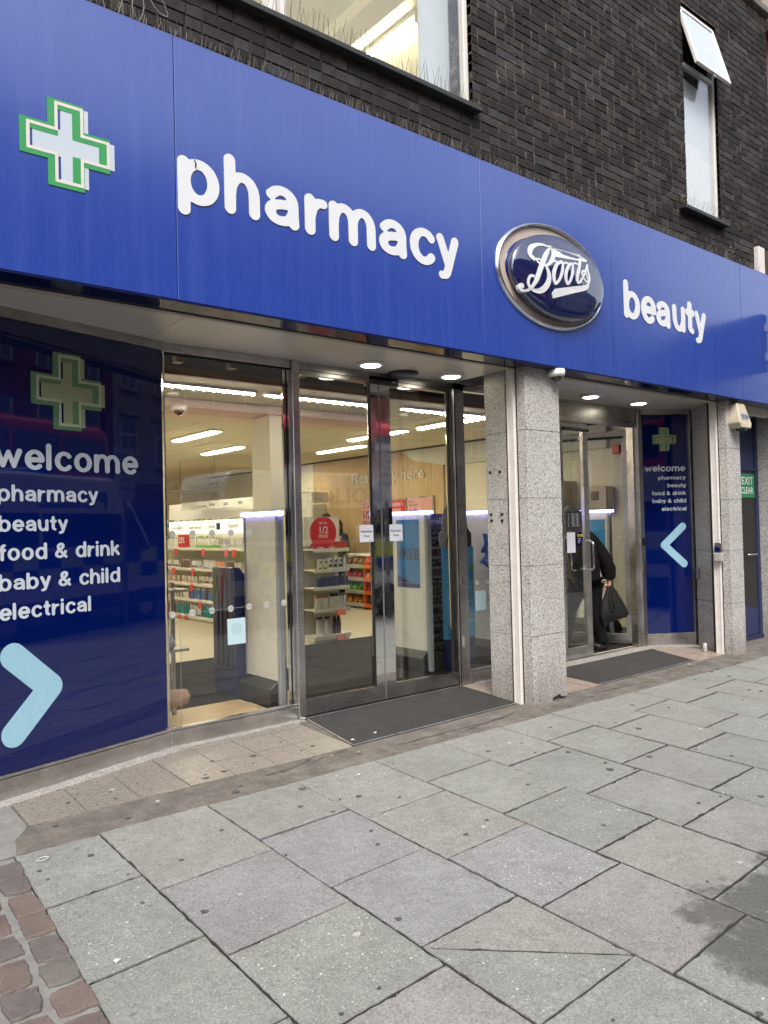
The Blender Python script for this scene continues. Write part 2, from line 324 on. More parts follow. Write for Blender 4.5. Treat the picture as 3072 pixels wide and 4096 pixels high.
# rounded lettering from stroke skeletons (distance field + outline tracing)
def sdf_outline(strokes, polys, step):
    allp = [q[:2] for st in strokes for q in st] + [q for p in polys for q in p]
    mr = max([q[2] for st in strokes for q in st] + [0]) + step * 2
    x0, x1 = min(q[0] for q in allp) - mr, max(q[0] for q in allp) + mr; y0, y1 = min(q[1] for q in allp) - mr, max(q[1] for q in allp) + mr
    nx, ny = int((x1 - x0) / step) + 2, int((y1 - y0) / step) + 2
    X, Y = np.meshgrid(x0 + np.arange(nx) * step, y0 + np.arange(ny) * step, indexing='ij'); D = np.full(X.shape, 1e3)
    for st in strokes:
        for (ax, ay, ar), (bx, by, br) in zip(st[:-1], st[1:]):
            dx, dy = bx - ax, by - ay; L = dx * dx + dy * dy + 1e-12
            t = np.clip(((X - ax) * dx + (Y - ay) * dy) / L, 0, 1)
            D = np.minimum(D, np.hypot(X - ax - t * dx, Y - ay - t * dy) - (ar + t * (br - ar)))
    for p in polys:
        ins = np.zeros(X.shape, bool); dd = np.full(X.shape, 1e3)
        for (ax, ay), (bx, by) in zip(p, p[1:] + p[:1]):
            dx, dy = bx - ax, by - ay; L = dx * dx + dy * dy + 1e-12; t = np.clip(((X - ax) * dx + (Y - ay) * dy) / L, 0, 1)
            dd = np.minimum(dd, np.hypot(X - ax - t * dx, Y - ay - t * dy))
            with np.errstate(divide='ignore', invalid='ignore'):
                ins ^= ((ay > Y) != (by > Y)) & (X < dx * (Y - ay) / (dy if dy else 1e-12) + ax)
        D = np.minimum(D, np.where(ins, -dd, dd) - step * .5)
    nxt = {}; pt = {}
    IN = D < 0
    def ed(i, j, h):                       # a crossing on a grid edge
        k = (i, j, h)
        if k not in pt:
            i2, j2 = (i + 1, j) if h else (i, j + 1); a, b = D[i, j], D[i2, j2]; t = a / (a - b)
            pt[k] = (x0 + (i + (t if h else 0)) * step, y0 + (j + (0 if h else t)) * step)
        return k
    cells = np.argwhere((IN[:-1, :-1].astype(int) + IN[1:, :-1] + IN[:-1, 1:] + IN[1:, 1:]) % 4 != 0)
    T = {1: [(3, 0)], 2: [(0, 1)], 3: [(3, 1)], 4: [(1, 2)], 5: [(3, 2), (1, 0)], 6: [(0, 2)], 7: [(3, 2)], 8: [(2, 3)], 9: [(2, 0)], 10: [(0, 3), (2, 1)], 11: [(2, 1)], 12: [(1, 3)], 13: [(1, 0)], 14: [(0, 3)]}
    for i, j in cells:
        c = int(IN[i, j]) + 2 * int(IN[i + 1, j]) + 4 * int(IN[i + 1, j + 1]) + 8 * int(IN[i, j + 1])
        E = lambda e: ed(i, j, True) if e == 0 else ed(i + 1, j, False) if e == 1 else ed(i, j + 1, True) if e == 2 else ed(i, j, False)
        for a, b in T[c]: nxt[E(a)] = E(b)
    loops = []
    while nxt:
        k0 = next(iter(nxt)); lp = []; k = k0
        while k in nxt: lp.append(pt[k]); k = nxt.pop(k)
        if len(lp) > 5: loops.append(lp)
    out = []
    for lp in loops:                        # drop points that lie on a line with their neighbours
        keep = list(lp); ch = True
        while ch and len(keep) > 8:
            ch = False; res = []; i = 0; n = len(keep)
            while i < n:
                a, b, c = keep[i - 1] if not res else res[-1], keep[i], keep[(i + 1) % n]
                L = math.hypot(c[0] - a[0], c[1] - a[1]) + 1e-9
                if i % 2 and abs((b[0] - a[0]) * (c[1] - a[1]) - (b[1] - a[1]) * (c[0] - a[0])) / L < step * .06: ch = True
                else: res.append(b)
                i += 1
            keep = res
        out.append(keep)
    return out
def outline_mesh(loops, depth):
    cu = bpy.data.curves.new('o', 'CURVE'); cu.dimensions = '2D'; cu.fill_mode = 'BOTH'; cu.extrude = depth / 2
    for lp in loops:
        sp = cu.splines.new('POLY'); sp.points.add(len(lp) - 1); sp.use_cyclic_u = True
        for q, c in zip(sp.points, lp): q.co = (c[0], c[1], depth / 2, 1)
    o = bpy.data.objects.new('o', cu); COL.objects.link(o); dg = bpy.context.evaluated_depsgraph_get()
    me = bpy.data.meshes.new_from_object(o.evaluated_get(dg)); bpy.data.objects.remove(o); bpy.data.curves.remove(cu); return me
def crom(p, n=6, closed=False):
    out = []; m = len(p); rng = range(m if closed else m - 1)
    for i in rng:
        q = [p[(i + k) % m] if closed else p[min(max(i + k, 0), m - 1)] for k in (-1, 0, 1, 2)]
        for j in range(n):
            t = j / n; out.append(tuple(.5 * (2 * q[1][a] + (q[2][a] - q[0][a]) * t + (2 * q[0][a] - 5 * q[1][a] + 4 * q[2][a] - q[3][a]) * t * t + (3 * q[1][a] - q[0][a] - 3 * q[2][a] + q[3][a]) * t ** 3) for a in range(len(p[0]))))
    out.append(p[0] if closed else p[-1]); return out
def _arc(cx, cy, rx, ry, a0, a1, n=18): return [(cx + rx * math.cos(math.radians(a0 + (a1 - a0) * i / n)), cy + ry * math.sin(math.radians(a0 + (a1 - a0) * i / n))) for i in range(n + 1)]
def make_GL(HW):
    L_, T_, B_ = HW, 1 - HW, HW; RY = .5 - .80 * HW
    return {
     'a': (.90, [[(.18, .72), *_arc(.45, .59, .29, .27, 140, 0, 10), (.74, .40), (.755, B_ - .0)], crom([(.74, .56), (.47, .54), (.23, .47), (.16, .33), (.24, .19), (.42, .145), (.62, .20), (.74, .36)], 4)]),
     'b': (.96, [[(L_, B_), (L_, 1.35 - HW)], _arc(.48, .5, .33, RY, 0, 360, 28)]),
     'c': (.86, [_arc(.48, .5, .33, RY, 42, 318, 22)]),
     'd': (.96, [[(.81, B_), (.81, 1.35 - HW)], _arc(.48, .5, .33, RY, 0, 360, 28)]),
     'e': (.92, [[(.17, .5), (.80, .5)], _arc(.48, .5, .33, RY, 0, 312, 26)]),
     'f': (.58, [[(.29, B_), (.29, 1.02), *_arc(.45, 1.03, .16, .17, 180, 85, 6)], [(.14, .84), (.46, .84)]]),
     'h': (.89, [[(L_, B_), (L_, 1.35 - HW)], [*_arc(.445, .5, .295, RY, 180, 0, 14), (.74, B_)]]),
     'i': (.30, [[(L_, B_), (L_, T_)], [(L_, 1.2), (L_, 1.205)]]),
     'k': (.86, [[(L_, B_), (L_, 1.35 - HW)], [(.17, .42), (.62, .85)], [(.35, .58), (.69, .15)]]),
     'l': (.30, [[(L_, B_), (L_, 1.35 - HW)]]),
     'm': (1.42, [[(L_, B_), (L_, T_)], [*_arc(.43, .52, .28, RY - .02, 180, 0, 12), (.71, B_)], [*_arc(.99, .52, .28, RY - .02, 180, 0, 12), (1.27, B_)]]),
     'n': (.89, [[(L_, B_), (L_, T_)], [*_arc(.445, .5, .295, RY, 180, 0, 14), (.74, B_)]]),
     'o': (.96, [_arc(.48, .5, .33, RY, 0, 360, 28)]),
     'p': (.96, [[(L_, -.28 + HW), (L_, T_)], _arc(.48, .5, .33, RY, 0, 360, 28)]),
     'r': (.64, [[(L_, B_), (L_, T_)], crom([(.15, .48), (.21, .68), (.34, .81), (.50, .83)], 4)]),
     't': (.60, [[(.29, 1.14), (.29, .32), *_arc(.45, .31, .16, .16, 180, 268, 6)], [(.14, .84), (.46, .84)]]),
     'u': (.89, [[(L_, T_), *_arc(.445, .5, .295, RY, 180, 360, 14)], [(.74, T_), (.74, B_)]]),
     'w': (1.22, [[(.13, T_), (.37, B_ + .02), (.61, .80), (.85, B_ + .02), (1.09, T_)]]),
     'y': (.84, [[(.13, T_), (.43, .17)], [(.71, T_), (.44, .10), *crom([(.40, -.02), (.32, -.12), (.17, -.15)], 4)]]),
     '&': (1.12, [crom([(.92, .14), (.60, .46), (.34, .80), (.31, 1.02), (.44, 1.17), (.62, 1.16), (.68, 1.0), (.58, .82), (.32, .64), (.16, .44), (.17, .25), (.34, .14), (.56, .17), (.76, .34), (.88, .56)], 4)]),
    }
GLS = {}
GM = {}
def thin(p, hw):
    """strokes a little thinner where they run level"""
    out = []
    for i, (x, y) in enumerate(p):
        a, b2 = p[max(i - 1, 0)], p[min(i + 1, len(p) - 1)]; dx, dy = b2[0] - a[0], b2[1] - a[1]; L = math.hypot(dx, dy) + 1e-9
        out.append((x, y, hw * (1 - .20 * (dx / L) ** 2) if len(p) > 3 else hw))
    return out
def gl(hw):
    if hw not in GLS: GLS[hw] = make_GL(hw)
    return GLS[hw]
def glyph(c, hw=.138):
    if (c, hw) not in GM:
        w, st = gl(hw)[c]; GM[c, hw] = (w, outline_mesh(sdf_outline([thin(s, hw) for s in st], [], .03), 1.0))
    return GM[c, hw]
def rounded(s, xh, M, m, parent, width=None, depth=.0008, name='lettering', align='L', hw=.126, gap=.085):
    """rounded bold writing, one mesh per word"""
    adv = lambda c: (.42 if c == ' ' else gl(hw)[c][0]) + gap
    w0 = (sum(adv(c) for c in s) - gap) * xh; k = (width / w0) if width else 1.0; x = -(width or w0) if align == 'R' else 0.0
    for word in s.split(' '):
        mb = MB()
        for c in word:
            w, me = glyph(c, hw); A = M @ Matrix.Translation((x, 0, 0)) @ Matrix.Diagonal((xh * k, xh, depth, 1))
            mb.add([A @ v.co for v in me.vertices], [tuple(p.vertices) for p in me.polygons]); x += adv(c) * xh * k
        mb.build(name, m, parent); x += adv(' ') * xh * k
def crosspts(cx, cz, L, w, dx=0, dz=0):
    return [(cx + a, cz + b) for a, b in ((-w, L), (w, L), (w, w), (L, w), (L, -w), (w, -w), (w, -L), (-w, -L), (-w, -w), (-L, -w), (-L, w), (-w, w))]
def flat(loops, M, m, parent, name, depth):
    me = outline_mesh(loops, depth); me.name = name; me.transform(M); me.materials.clear(); me.materials.append(m)
    o = bpy.data.objects.new(name, me); COL.objects.link(o); adopt(o, parent); return o
def pharmacy_cross(M, k, parent, mats, d=.004):
    """white cross with a thin outlined green cross laid over it, slightly offset"""
    pale, green, wh = mats
    flat([crosspts(.028 * k, -.004 * k, .213 * k, .072 * k)], M, pale, parent, 'white_cross', d)
    def shr(c, s):   # cross whose right and top sides are pulled in
        L, w = .198 * k, .058 * k; a, b = s
        return [(-w, L - b), (w - a, L - b), (w - a, w - b), (L - a, w - b), (L - a, -w), (w - a, -w), (w - a, -L), (-w, -L), (-w, -w), (-L, -w), (-L, w - b), (-w, w - b)]
    M2 = M @ Matrix.Translation((0, 0, d * 1.2))
    out = crosspts(-.017 * k, -.006 * k, .232 * k, .094 * k)
    flat([out, shr(0, (.042 * k, .026 * k))[::-1]], M2, green, parent, 'green_cross', d)
    flat([crosspts(0, 0, .215 * k, .074 * k), crosspts(0, 0, .198 * k, .058 * k)[::-1]], M2 @ Matrix.Translation((0, 0, d * 1.2)), wh, parent, 'cross_outline', d)
_U = ['', 'first', 'second', 'third', 'fourth', 'fifth', 'sixth', 'seventh', 'eighth', 'ninth', 'tenth', 'eleventh', 'twelfth', 'thirteenth', 'fourteenth', 'fifteenth', 'sixteenth', 'seventeenth', 'eighteenth', 'nineteenth']
_TN = {2: ('twentieth', 'twenty'), 3: ('thirtieth', 'thirty'), 4: ('fortieth', 'forty'), 5: ('fiftieth', 'fifty'), 6: ('sixtieth', 'sixty'), 7: ('seventieth', 'seventy')}
def ordw(n): return _U[n] if n < 20 else (_TN[n // 10][0] if n % 10 == 0 else _TN[n // 10][1] + '-' + _U[n % 10])
# ------------------------------------------------------------------ ground
def GZ(y): return .0354 * (y - .105) if y <= .105 else .045 * (y - .105)
KERB_Y = -5.5
def sheet(name, pts, m, parent=None, th=.05):
    return MB().prism([(x, y, z - th) for x, y, z in pts], (0, 0, th), 0).build(name, m, parent)
road_z = GZ(KERB_Y) - .11
struct(sheet('road', [(-90, -400, road_z), (400, -400, road_z), (400, KERB_Y, road_z), (-90, KERB_Y, road_z)], ASPH))
ground = struct(sheet('ground', [(-500, -500, road_z - .3), (600, -500, road_z - .3), (600, 500, road_z - .3), (-500, 500, road_z - .3)], ASPH))
pavement = struct(MB().prism([(-30, KERB_Y + .15, GZ(KERB_Y + .15) - .16), (40, KERB_Y + .15, GZ(KERB_Y + .15) - .16), (40, -.13, GZ(-.13) - .16), (-30, -.13, GZ(-.13) - .16)], (0, 0, .1535)).build('pavement', JOINT))
kerb = struct(sheet('kerb', [(-30, KERB_Y, GZ(KERB_Y)), (40, KERB_Y, GZ(KERB_Y)), (40, KERB_Y + .145, GZ(KERB_Y + .145)), (-30, KERB_Y + .145, GZ(KERB_Y + .145))], GRAN, None, .2))

def slab_mesh(poly, jag=.0026, th=.03, n=18, ch=.0022, rnd=R):
    """paving stone with slightly broken edges; poly in plan, top on the pavement slope"""
    out = []
    for (ax, ay), (bx, by) in zip(poly, poly[1:] + poly[:1]):
        L = math.hypot(bx - ax, by - ay); nx, ny = (by - ay) / L, -(bx - ax) / L
        for i in range(n):
            t = i / n; j = -abs(rnd.gauss(0, jag)) if i else -.004 * rnd.random()
            if rnd.random() < .04: j -= .010 * rnd.random()
            out.append((ax + (bx - ax) * t + nx * j, ay + (by - ay) * t + ny * j))
    cx = sum(p[0] for p in out) / len(out); cy = sum(p[1] for p in out) / len(out); N = len(out)
    tx, ty, dz = rnd.gauss(0, .003), rnd.gauss(0, .003), rnd.gauss(0, .0012)
    def z(x, y): return GZ(y) + dz + tx * (x - cx) + ty * (y - cy)
    ins = [(cx + (x - cx) * (1 - ch / .3), cy + (y - cy) * (1 - ch / .3)) for x, y in out]
    mb = MB(); vs = [(x, y, z(x, y)) for x, y in ins] + [(x, y, z(x, y) - ch) for x, y in out] + [(x, y, z(x, y) - th) for x, y in out]
    fs = [tuple(range(N))] + [((i + 1) % N, i, N + i, N + (i + 1) % N) for i in range(N)] + [(N + (i + 1) % N, N + i, 2 * N + i, 2 * N + (i + 1) % N) for i in range(N)]
    return mb.add(vs, fs)
colx = [.955, 1.355, 1.955, 2.54, 3.15, 3.752, 4.36, 4.965, 5.56, 6.13] + [6.13 + .602 * k for k in range(1, 17)]
joints = [[-.72, -1.355, -1.97], [-.87, -1.50, -2.087], [-.70, -1.323, -1.92, -2.495], [-.83, -1.452, -2.022, -2.62], [-.635, -1.253, -1.85, -2.44], [-.75, -1.36, -1.96], [-.575, -1.19, -1.79], [-.67, -1.30, -1.9], [-.502, -1.115, -1.71]]
rs = random.Random(5)
GREYS = [(0.241, 0.249, 0.226), (0.255, 0.262, 0.24), (0.249, 0.251, 0.232), (0.262, 0.264, 0.244), (0.235, 0.242, 0.224), (0.267, 0.262, 0.24)]
LILAC, SAND, ROSE = (.262, .262, .266), (.266, .257, .237), (.264, .252, .238)
SLABC = {(1, 1): (0.249, 0.242, 0.242), (2, 1): (0.249, 0.243, 0.253), (2, 2): LILAC, (3, 1): SAND, (3, 2): LILAC, (3, 3): ROSE, (1, 3): ROSE, (0, 1): (0.241, 0.249, 0.23), (0, 0): (0.263, 0.271, 0.252), (7, 1): SAND, (8, 1): SAND, (9, 0): SAND, (10, 1): SAND, (5, 3): (0.252, 0.246, 0.23)}
nslab = 0
for c in range(len(colx) - 1):
    js = list(joints[c]) if c < len(joints) else [(-.66 if c % 2 else -.5) + rs.uniform(-.04, .04)]
    while js[-1] > KERB_Y + .75: js.append(js[-1] - .602 + rs.uniform(-.01, .01))
    js = [-.132 + rs.uniform(-.008, .008)] + js + [KERB_Y + .155]
    a, b = colx[c], colx[c + 1]; tilt = .03
    for k in range(len(js) - 1):
        if js[k] - js[k + 1] < .1: continue
        g = rs.choice([.003, .004, .006]) + (.0022 if c > 3 else 0); g2 = rs.choice([.003, .004, .006]) + (.003 if c > 3 else 0)
        l0 = a - (.09 * (-js[k]) * .55 if c == 0 else 0); l1 = a - (.09 * (-js[k + 1]) * .55 if c == 0 else 0)
        t0 = 0 if k == 0 else tilt; t1 = 0 if k == len(js) - 2 else tilt
        q = [(l1 + g, js[k + 1] + g2 - t1 / 2), (b - g, js[k + 1] + g2 + t1 / 2), (b - g, js[k] - g2 + t0 / 2), (l0 + g, js[k] - g2 - t0 / 2)]
        polys = [q]
        if c == 2 and abs(js[k] + 1.92) < .01:     # the slab that is split corner to corner
            polys = [[q[0], (q[1][0] - .004, q[1][1]), (q[3][0], q[3][1] - .010)], [(q[1][0], q[1][1] + .010), q[2], (q[3][0] + .004, q[3][1])]]
        for pl in polys:
            o = slab_mesh(pl, rnd=rs).build('paving_slab', PAVE, pavement); nslab += 1
            o.color = (*SLABC.get((c, k), rs.choice(GREYS)), 1)
# setts on the left
cob = struct(MB().prism([(-3, -5.3, GZ(-5.3) - .10), (.93 - .22, -5.3, GZ(-5.3) - .10), (.945, -.14, GZ(-.14) - .10), (-3, -.14, GZ(-.14) - .10)], (0, 0, .0955)).build('sett_margin', CEM))
def sett(x0, x1, y0, y1, rnd):
    n = 7; out = []; P = [(x0, y0), (x1, y0), (x1, y1), (x0, y1)]; P = [(x + rnd.gauss(0, .005), y + rnd.gauss(0, .005)) for x, y in P]
    for (ax, ay), (bx, by) in zip(P, P[1:] + P[:1]):
        L = math.hypot(bx - ax, by - ay); nx, ny = (by - ay) / L, -(bx - ax) / L
        for i in range(n):
            t = i / n; j = rnd.gauss(0, .0022) - (.008 if i == 0 else .003 if i in (1, n - 1) else 0)
            out.append((ax + (bx - ax) * t + nx * j, ay + (by - ay) * t + ny * j))
    cx, cy = (x0 + x1) / 2, (y0 + y1) / 2; N = len(out); h = rnd.gauss(.006, .0025); tx, ty = rnd.gauss(0, .02), rnd.gauss(0, .02)
    mb = MB(); rings = []
    for k, dz in ((.55, .0010), (.92, 0), (.98, -.0035), (1.0, -.010), (1.01, -.05)): rings += [(cx + (x - cx) * k, cy + (y - cy) * k, GZ(y) + h + dz + tx * (x - cx) + ty * (y - cy) + rnd.gauss(0, .0007)) for x, y in out]
    fs = [tuple(range(N))] + [(r * N + (i + 1) % N, r * N + i, (r + 1) * N + i, (r + 1) * N + (i + 1) % N) for r in range(4) for i in range(N)]
    return mb.add(rings, fs)
rs2 = random.Random(3)
SETTS = [SETT, m_ground('purple_sett', (.088, .074, .072), (.135, .112, .106), 7, .75, .6, False), m_ground('grey_sett', (.10, .092, .082), (.15, .136, .118), 7, .75, .6, False)]
for ci in range(9):
    y = -.215 + (0, -.09, .03, -.06, .02, -.1, .0, -.07, .03)[ci]
    while y > -4.4:
        d = rs2.uniform(.145, .185); xr = .958 - .052 * (-y) - ci * .143; w = rs2.uniform(.112, .122)
        sett(xr - w, xr, y - d, y, rs2).build('sett', rs2.choice([SETTS[0], SETTS[0], SETTS[1], SETTS[1], SETTS[2]]), cob, False)
        y -= d + rs2.uniform(.018, .030)
dj = MB()
for i in range(60):          # dark gaps in the mortar around the setts
    y = -.2 - 3.2 * i / 60; xr = .958 - .052 * (-y) + .012
    dj.add([(xr + R.uniform(-.006, .004), y, GZ(y) - .0035), (xr + .012 + R.uniform(-.004, .008), y, GZ(y) - .0035), (xr + .010 + R.uniform(-.004, .008), y - .045, GZ(y - .045) - .0035), (xr + R.uniform(-.006, .004), y - .045, GZ(y - .045) - .0035)], [(3, 2, 1, 0)])
dj = dj.build('mortar_gap', JOINT, cob); dj['kind'] = 'stuff'
# worn cement strip between paving and entrance tiles
def strip_poly(x0, x1, n, rnd):
    bot = [(x0 + (x1 - x0) * i / n, -.137 + rnd.gauss(0, .006)) for i in range(n + 1)]; top = [(x1 - (x1 - x0) * i / n, .185 + rnd.gauss(0, .005)) for i in range(n + 1)]
    return bot + top
pl = strip_poly(.2, 16, 150, rs2)
struct(MB().prism([(x, y, GZ(y) - .06 - .006) for x, y in pl], (0, 0, .064)).build('cement_strip', STRIPM))
struct(sheet('corner_patch', [(-3, -.13, GZ(-.13) - .001), (.96, -.13, GZ(-.13) - .001), (1.0, .05, GZ(.05) + .001), (1.09, .187, GZ(.187)), (1.09, .6, GZ(.6) + .001), (-3, .6, GZ(.6) + .001)], CEM, None, .08))
# entrance floor bed and tiles
bed = struct(MB().prism([(-3, .18, GZ(.18) - .14), (10.5, .18, GZ(.18) - .14), (10.5, 1.2, GZ(1.2) - .14), (-3, 1.2, GZ(1.2) - .14)], (0, 0, .134)).build('entrance_floor', STRIPM))
def tile(x0, x1, y0, y1, m, name='floor_tile'):
    g = .0030; s = R.gauss(0, .0010)
    return MB().prism([(x0 + g, y0 + g, GZ(y0) - .012 + s), (x1 - g, y0 + g, GZ(y0) - .012 + s), (x1 - g, y1 - g, GZ(y1) - .012 + s), (x0 + g, y1 - g, GZ(y1) - .012 + s)], (0, 0, .0125)).build(name, m, bed)
for i in range(7):
    x0 = 1.10 + .3035 * i
    for j in range(3):
        if x0 + .1 < 1.06 + (.19 + .305 * j - .63) / .27: pass
        x1 = min(x0 + .3035, 3.235 + (.04 if j else 0) + .03 * j)
        tile(x0, x1, .19 + .308 * j, .19 + .308 * (j + 1), TERR)
for i in range(4): tile(5.5 + .16 * i, 5.5 + .16 * (i + 1), .2, .98, PINKT)
for (a, b2) in ((7.9, 8.2), (8.2, 8.5)):
    for j in range(3): tile(a, b2, .2 + .26 * j, .2 + .26 * (j + 1), PINKT)
tile(5.06, 5.5, .6, .98, PINKT)
Ad = Vector((1.153, .31, 0)).normalized()
# pale granite kerb under the glazing
LA = Vector((1.06, .63, 0)) - Ad * 2.2; LB = Vector((2.213, .94, 0))
nrm = Vector((Ad.y, -Ad.x, 0))
def kerbstone(A, B, w, name='kerb_stone'):
    A, B = Vector(A), Vector(B); d = (B - A).normalized(); n = Vector((d.y, -d.x, 0)) * w
    pts = [A + n, B + n, B, A]
    return MB().prism([(p.x, p.y, GZ(p.y) - .02) for p in pts], (0, 0, .026)).build(name, LIGHTT, bed)
for k in range(5): kerbstone(LA + Ad * (.68 * k + .004), LA + Ad * (.68 * (k + 1)), .10)
kerbstone((2.215, .945, 0), (3.30, .975, 0), .07); kerbstone((5.25, .985, 0), (5.95, .985, 0), .07); kerbstone((8.22, 1.01, 0), (8.74, .69, 0), .09)
kerbstone((6.2, 1.03, 0), (8.2, 1.03, 0), .13)

# ------------------------------------------------------------------ the shop building
B = thing('shop_building', 'dark brick shop building with granite pillars and recessed glass entrances', 'building', (5, .4, 0))
W1 = (1.0, 4.57, 4.935, 7.2); W2 = (7.875, 8.62, 4.90, 7.2); ZT = 7.83; XE = 9.9
mb = MB(); y0, y1 = .1635, .42
for a, b2 in ((-6, W1[0]), (W1[1], W2[0]), (W2[1], XE)): mb.box(a, b2, y0, y1, 2.95, ZT)
for w in (W1, W2): mb.box(w[0], w[1], y0, y1, 2.95, w[2] - .05); mb.box(w[0], w[1], y0, y1, w[3], ZT)
wall = mb.build('brick_wall', MORTAR, B)
# bricks
def brick_mb(l, h=.0695, d=.062):
    c = .0035; m = MB()
    m.add([(0, c, 0), (l, c, 0), (l, c, h), (0, c, h), (c, 0, c), (l - c, 0, c), (l - c, 0, h - c), (c, 0, h - c), (0, d, 0), (l, d, 0), (l, d, h), (0, d, h)],
          [(4, 5, 6, 7), (0, 1, 5, 4), (1, 2, 6, 5), (2, 3, 7, 6), (3, 0, 4, 7), (0, 8, 9, 1), (1, 9, 10, 2), (2, 10, 11, 3), (3, 11, 8, 0)])
    return m
def proj(P):
    v = Vector(P) - CAMP; z = v.dot(_f)
    return (.5 + v.dot(_r) / z * .75444 * 4 / 3, .5 - v.dot(_u) / z * .75444, z)
bricks = []; rb = random.Random(21); zc = 4.30; course = 0
while zc < ZT - .06:
    x = 1.05 - (.225 if course % 2 else 0) - rb.uniform(0, .02); i = course % 3
    while x < XE:
        l = (.215, .1025, .1025)[i % 3]; i += 1
        segs = [(x, x + l)]
        for w in (W1, W2):
            if zc + .06 > w[2] - .045 and zc < w[3]:
                ns = []
                for a, b2 in segs:
                    if b2 <= w[0] or a >= w[1]: ns.append((a, b2)); continue
                    if a < w[0] - .03: ns.append((a, w[0]))
                    if b2 > w[1] + .03: ns.append((w[1], b2))
                segs = ns
        for a, b2 in segs:
            b2 = min(b2, XE)
            if b2 - a > .03: bricks.append((a, zc, b2 - a))
        x += l + .0105 + rb.uniform(-.0015, .0015)
    zc += .079; course += 1
def vis(b):
    u, v, z = proj((b[0] + b[2] / 2, .157, b[1] + .03))
    return -1 if not (.0 < u < 1 and .0 < v < 1) or b[1] < 4.50 else b[2] / z / z
order = sorted(bricks, key=vis, reverse=True)
cache = {}
for a, z, l in order[:298]:
    k = round(l, 2)
    if k not in cache: cache[k] = brick_mb(k).mesh('brick', BRICK)
    o = put('brick', cache[k], (a, .157 + rb.gauss(0, .0013), z + rb.gauss(0, .0008)), wall)
    o.rotation_euler = (rb.gauss(0, .003), rb.gauss(0, .0025), rb.gauss(0, .003))
mm = MB()
for a, z, l in order[298:]:
    m = brick_mb(l); dy = .157 + rb.gauss(0, .0014); dz = z + rb.gauss(0, .0008); tx, tz = rb.gauss(0, .004), rb.gauss(0, .003)
    mm.add([(a + p[0], dy + p[1] + tz * p[0] + tx * p[2], dz + p[2]) for p in m.v], m.f)
mo = mm.build('brick_courses', BRICK, wall); mo['kind'] = 'stuff'
MB().box(-6, XE + .03, .10, .46, ZT, ZT + .09).build('coping', STRIPM, B, bevel=.01)

# upper windows
def upper_frame(w, y, parent, bars=(), trans=(), name='upper_window', t=.05):
    x0, x1, z0, z1 = w; m = MB()
    m.box(x0, x0 + t, y, y + .06, z0, z1); m.box(x1 - t, x1, y, y + .06, z0, z1); m.box(x0 + t, x1 - t, y, y + .06, z0, z0 + t); m.box(x0 + t, x1 - t, y, y + .06, z1 - t, z1)
    for a, b2 in bars: m.box(a, b2, y - .004, y + .06, z0 + t, z1 - t)
    for a, b2 in trans: m.box(x0 + t, x1 - t, y + .002, y + .058, a, b2)
    return m.build(name, FRAMEW, parent, bevel=.004)
w1 = upper_frame(W1, .205, B, bars=((2.655, 2.73), (2.745, 2.81)), t=.045)
MB().box(2.81, W1[1] - .045, .228, .234, W1[2] + .045, W1[3] - .045).build('pane', GLASS, w1); MB().box(W1[0] + .045, 2.655, .228, .234, W1[2] + .045, W1[3] - .045).build('pane', GLASS, w1)
MB().prism([(.95, .235, 4.955), (.95, .09, 4.925), (.95, .09, 4.885), (.95, .235, 4.90)], (3.66, 0, 0)).build('window_sill', SILL, B, bevel=.004)
FROST = mat('frosted_film', (.60, .66, .68), .32, var=.05, vs=2); PAPER = mat('paper_sheet', (.70, .74, .73), .5, var=.04)
w2 = upper_frame(W2, .195, B, trans=((6.53, 6.58),), t=.042)
MB().box(W2[0] + .042, W2[1] - .042, .215, .221, W2[2] + .042, 6.53).build('pane', GLASS, w2)
flat([[(7.92, 4.945), (8.575, 4.945), (8.575, 6.49), (8.36, 6.50), (8.34, 6.40), (8.06, 6.42), (7.92, 6.45)]], Matrix(((1, 0, 0, 0), (0, 0, -1, .238), (0, 1, 0, 0), (0, 0, 0, 1))), FROST, w2, 'obscure_film', .002)
MB().box(7.925, 8.34, .232, .2345, 4.95, 5.72).build('paper_sheet', PAPER, w2); MB().box(8.30, 8.57, .228, .2305, 4.95, 5.60).build('paper_sheet', PAPER, w2)
# opened top-hung sash
sT, sB = Vector((0, .175, 7.16)), Vector((0, -.02, 6.445)); sd_ = (sB - sT); sl = sd_.length; dn = sd_.normalized(); sn = Vector((1, 0, 0)).cross(dn).normalized()
x0, x1 = 7.86, 8.60
sash = MB()
for a, b2 in ((x0, x0 + .04), (x1 - .04, x1)): sash.obox(Vector((a, 0, 0)) + sT, (b2 - a, 0, 0), sn * .035, sd_)
for a, b2 in ((0, .04), (sl - .045, sl)): sash.obox(Vector((x0 + .04, 0, 0)) + sT + dn * a, (x1 - x0 - .08, 0, 0), sn * .035, dn * (b2 - a))
so = sash.build('open_sash', FRAMEW, w2, bevel=.003); so['label'] = 'white top-hung sash tilted open'
MB().obox(Vector((x0 + .04, 0, 0)) + sT + dn * .04 + sn * .012, (x1 - x0 - .08, 0, 0), sn * .006, dn * (sl - .085)).build('pane', mat('painted_sky_pane', (.55, .62, .68), .06, var=.03, coat=.5), so)  # pale base colour painted in for the sky reflected on the sash
MB().box(8.2, 8.26, -.015, .01, 6.405, 6.43).build('latch', STEELD, so)
MB().prism([(7.70, .21, 4.93), (7.70, .07, 4.895), (7.70, .07, 4.855), (7.70, .21, 4.87)], (.95, 0, 0)).build('window_sill', SILL, B, bevel=.004)
MB().box(W2[0], W2[1], .17, .20, 7.2, 7.215).build('lintel', SILL, B)

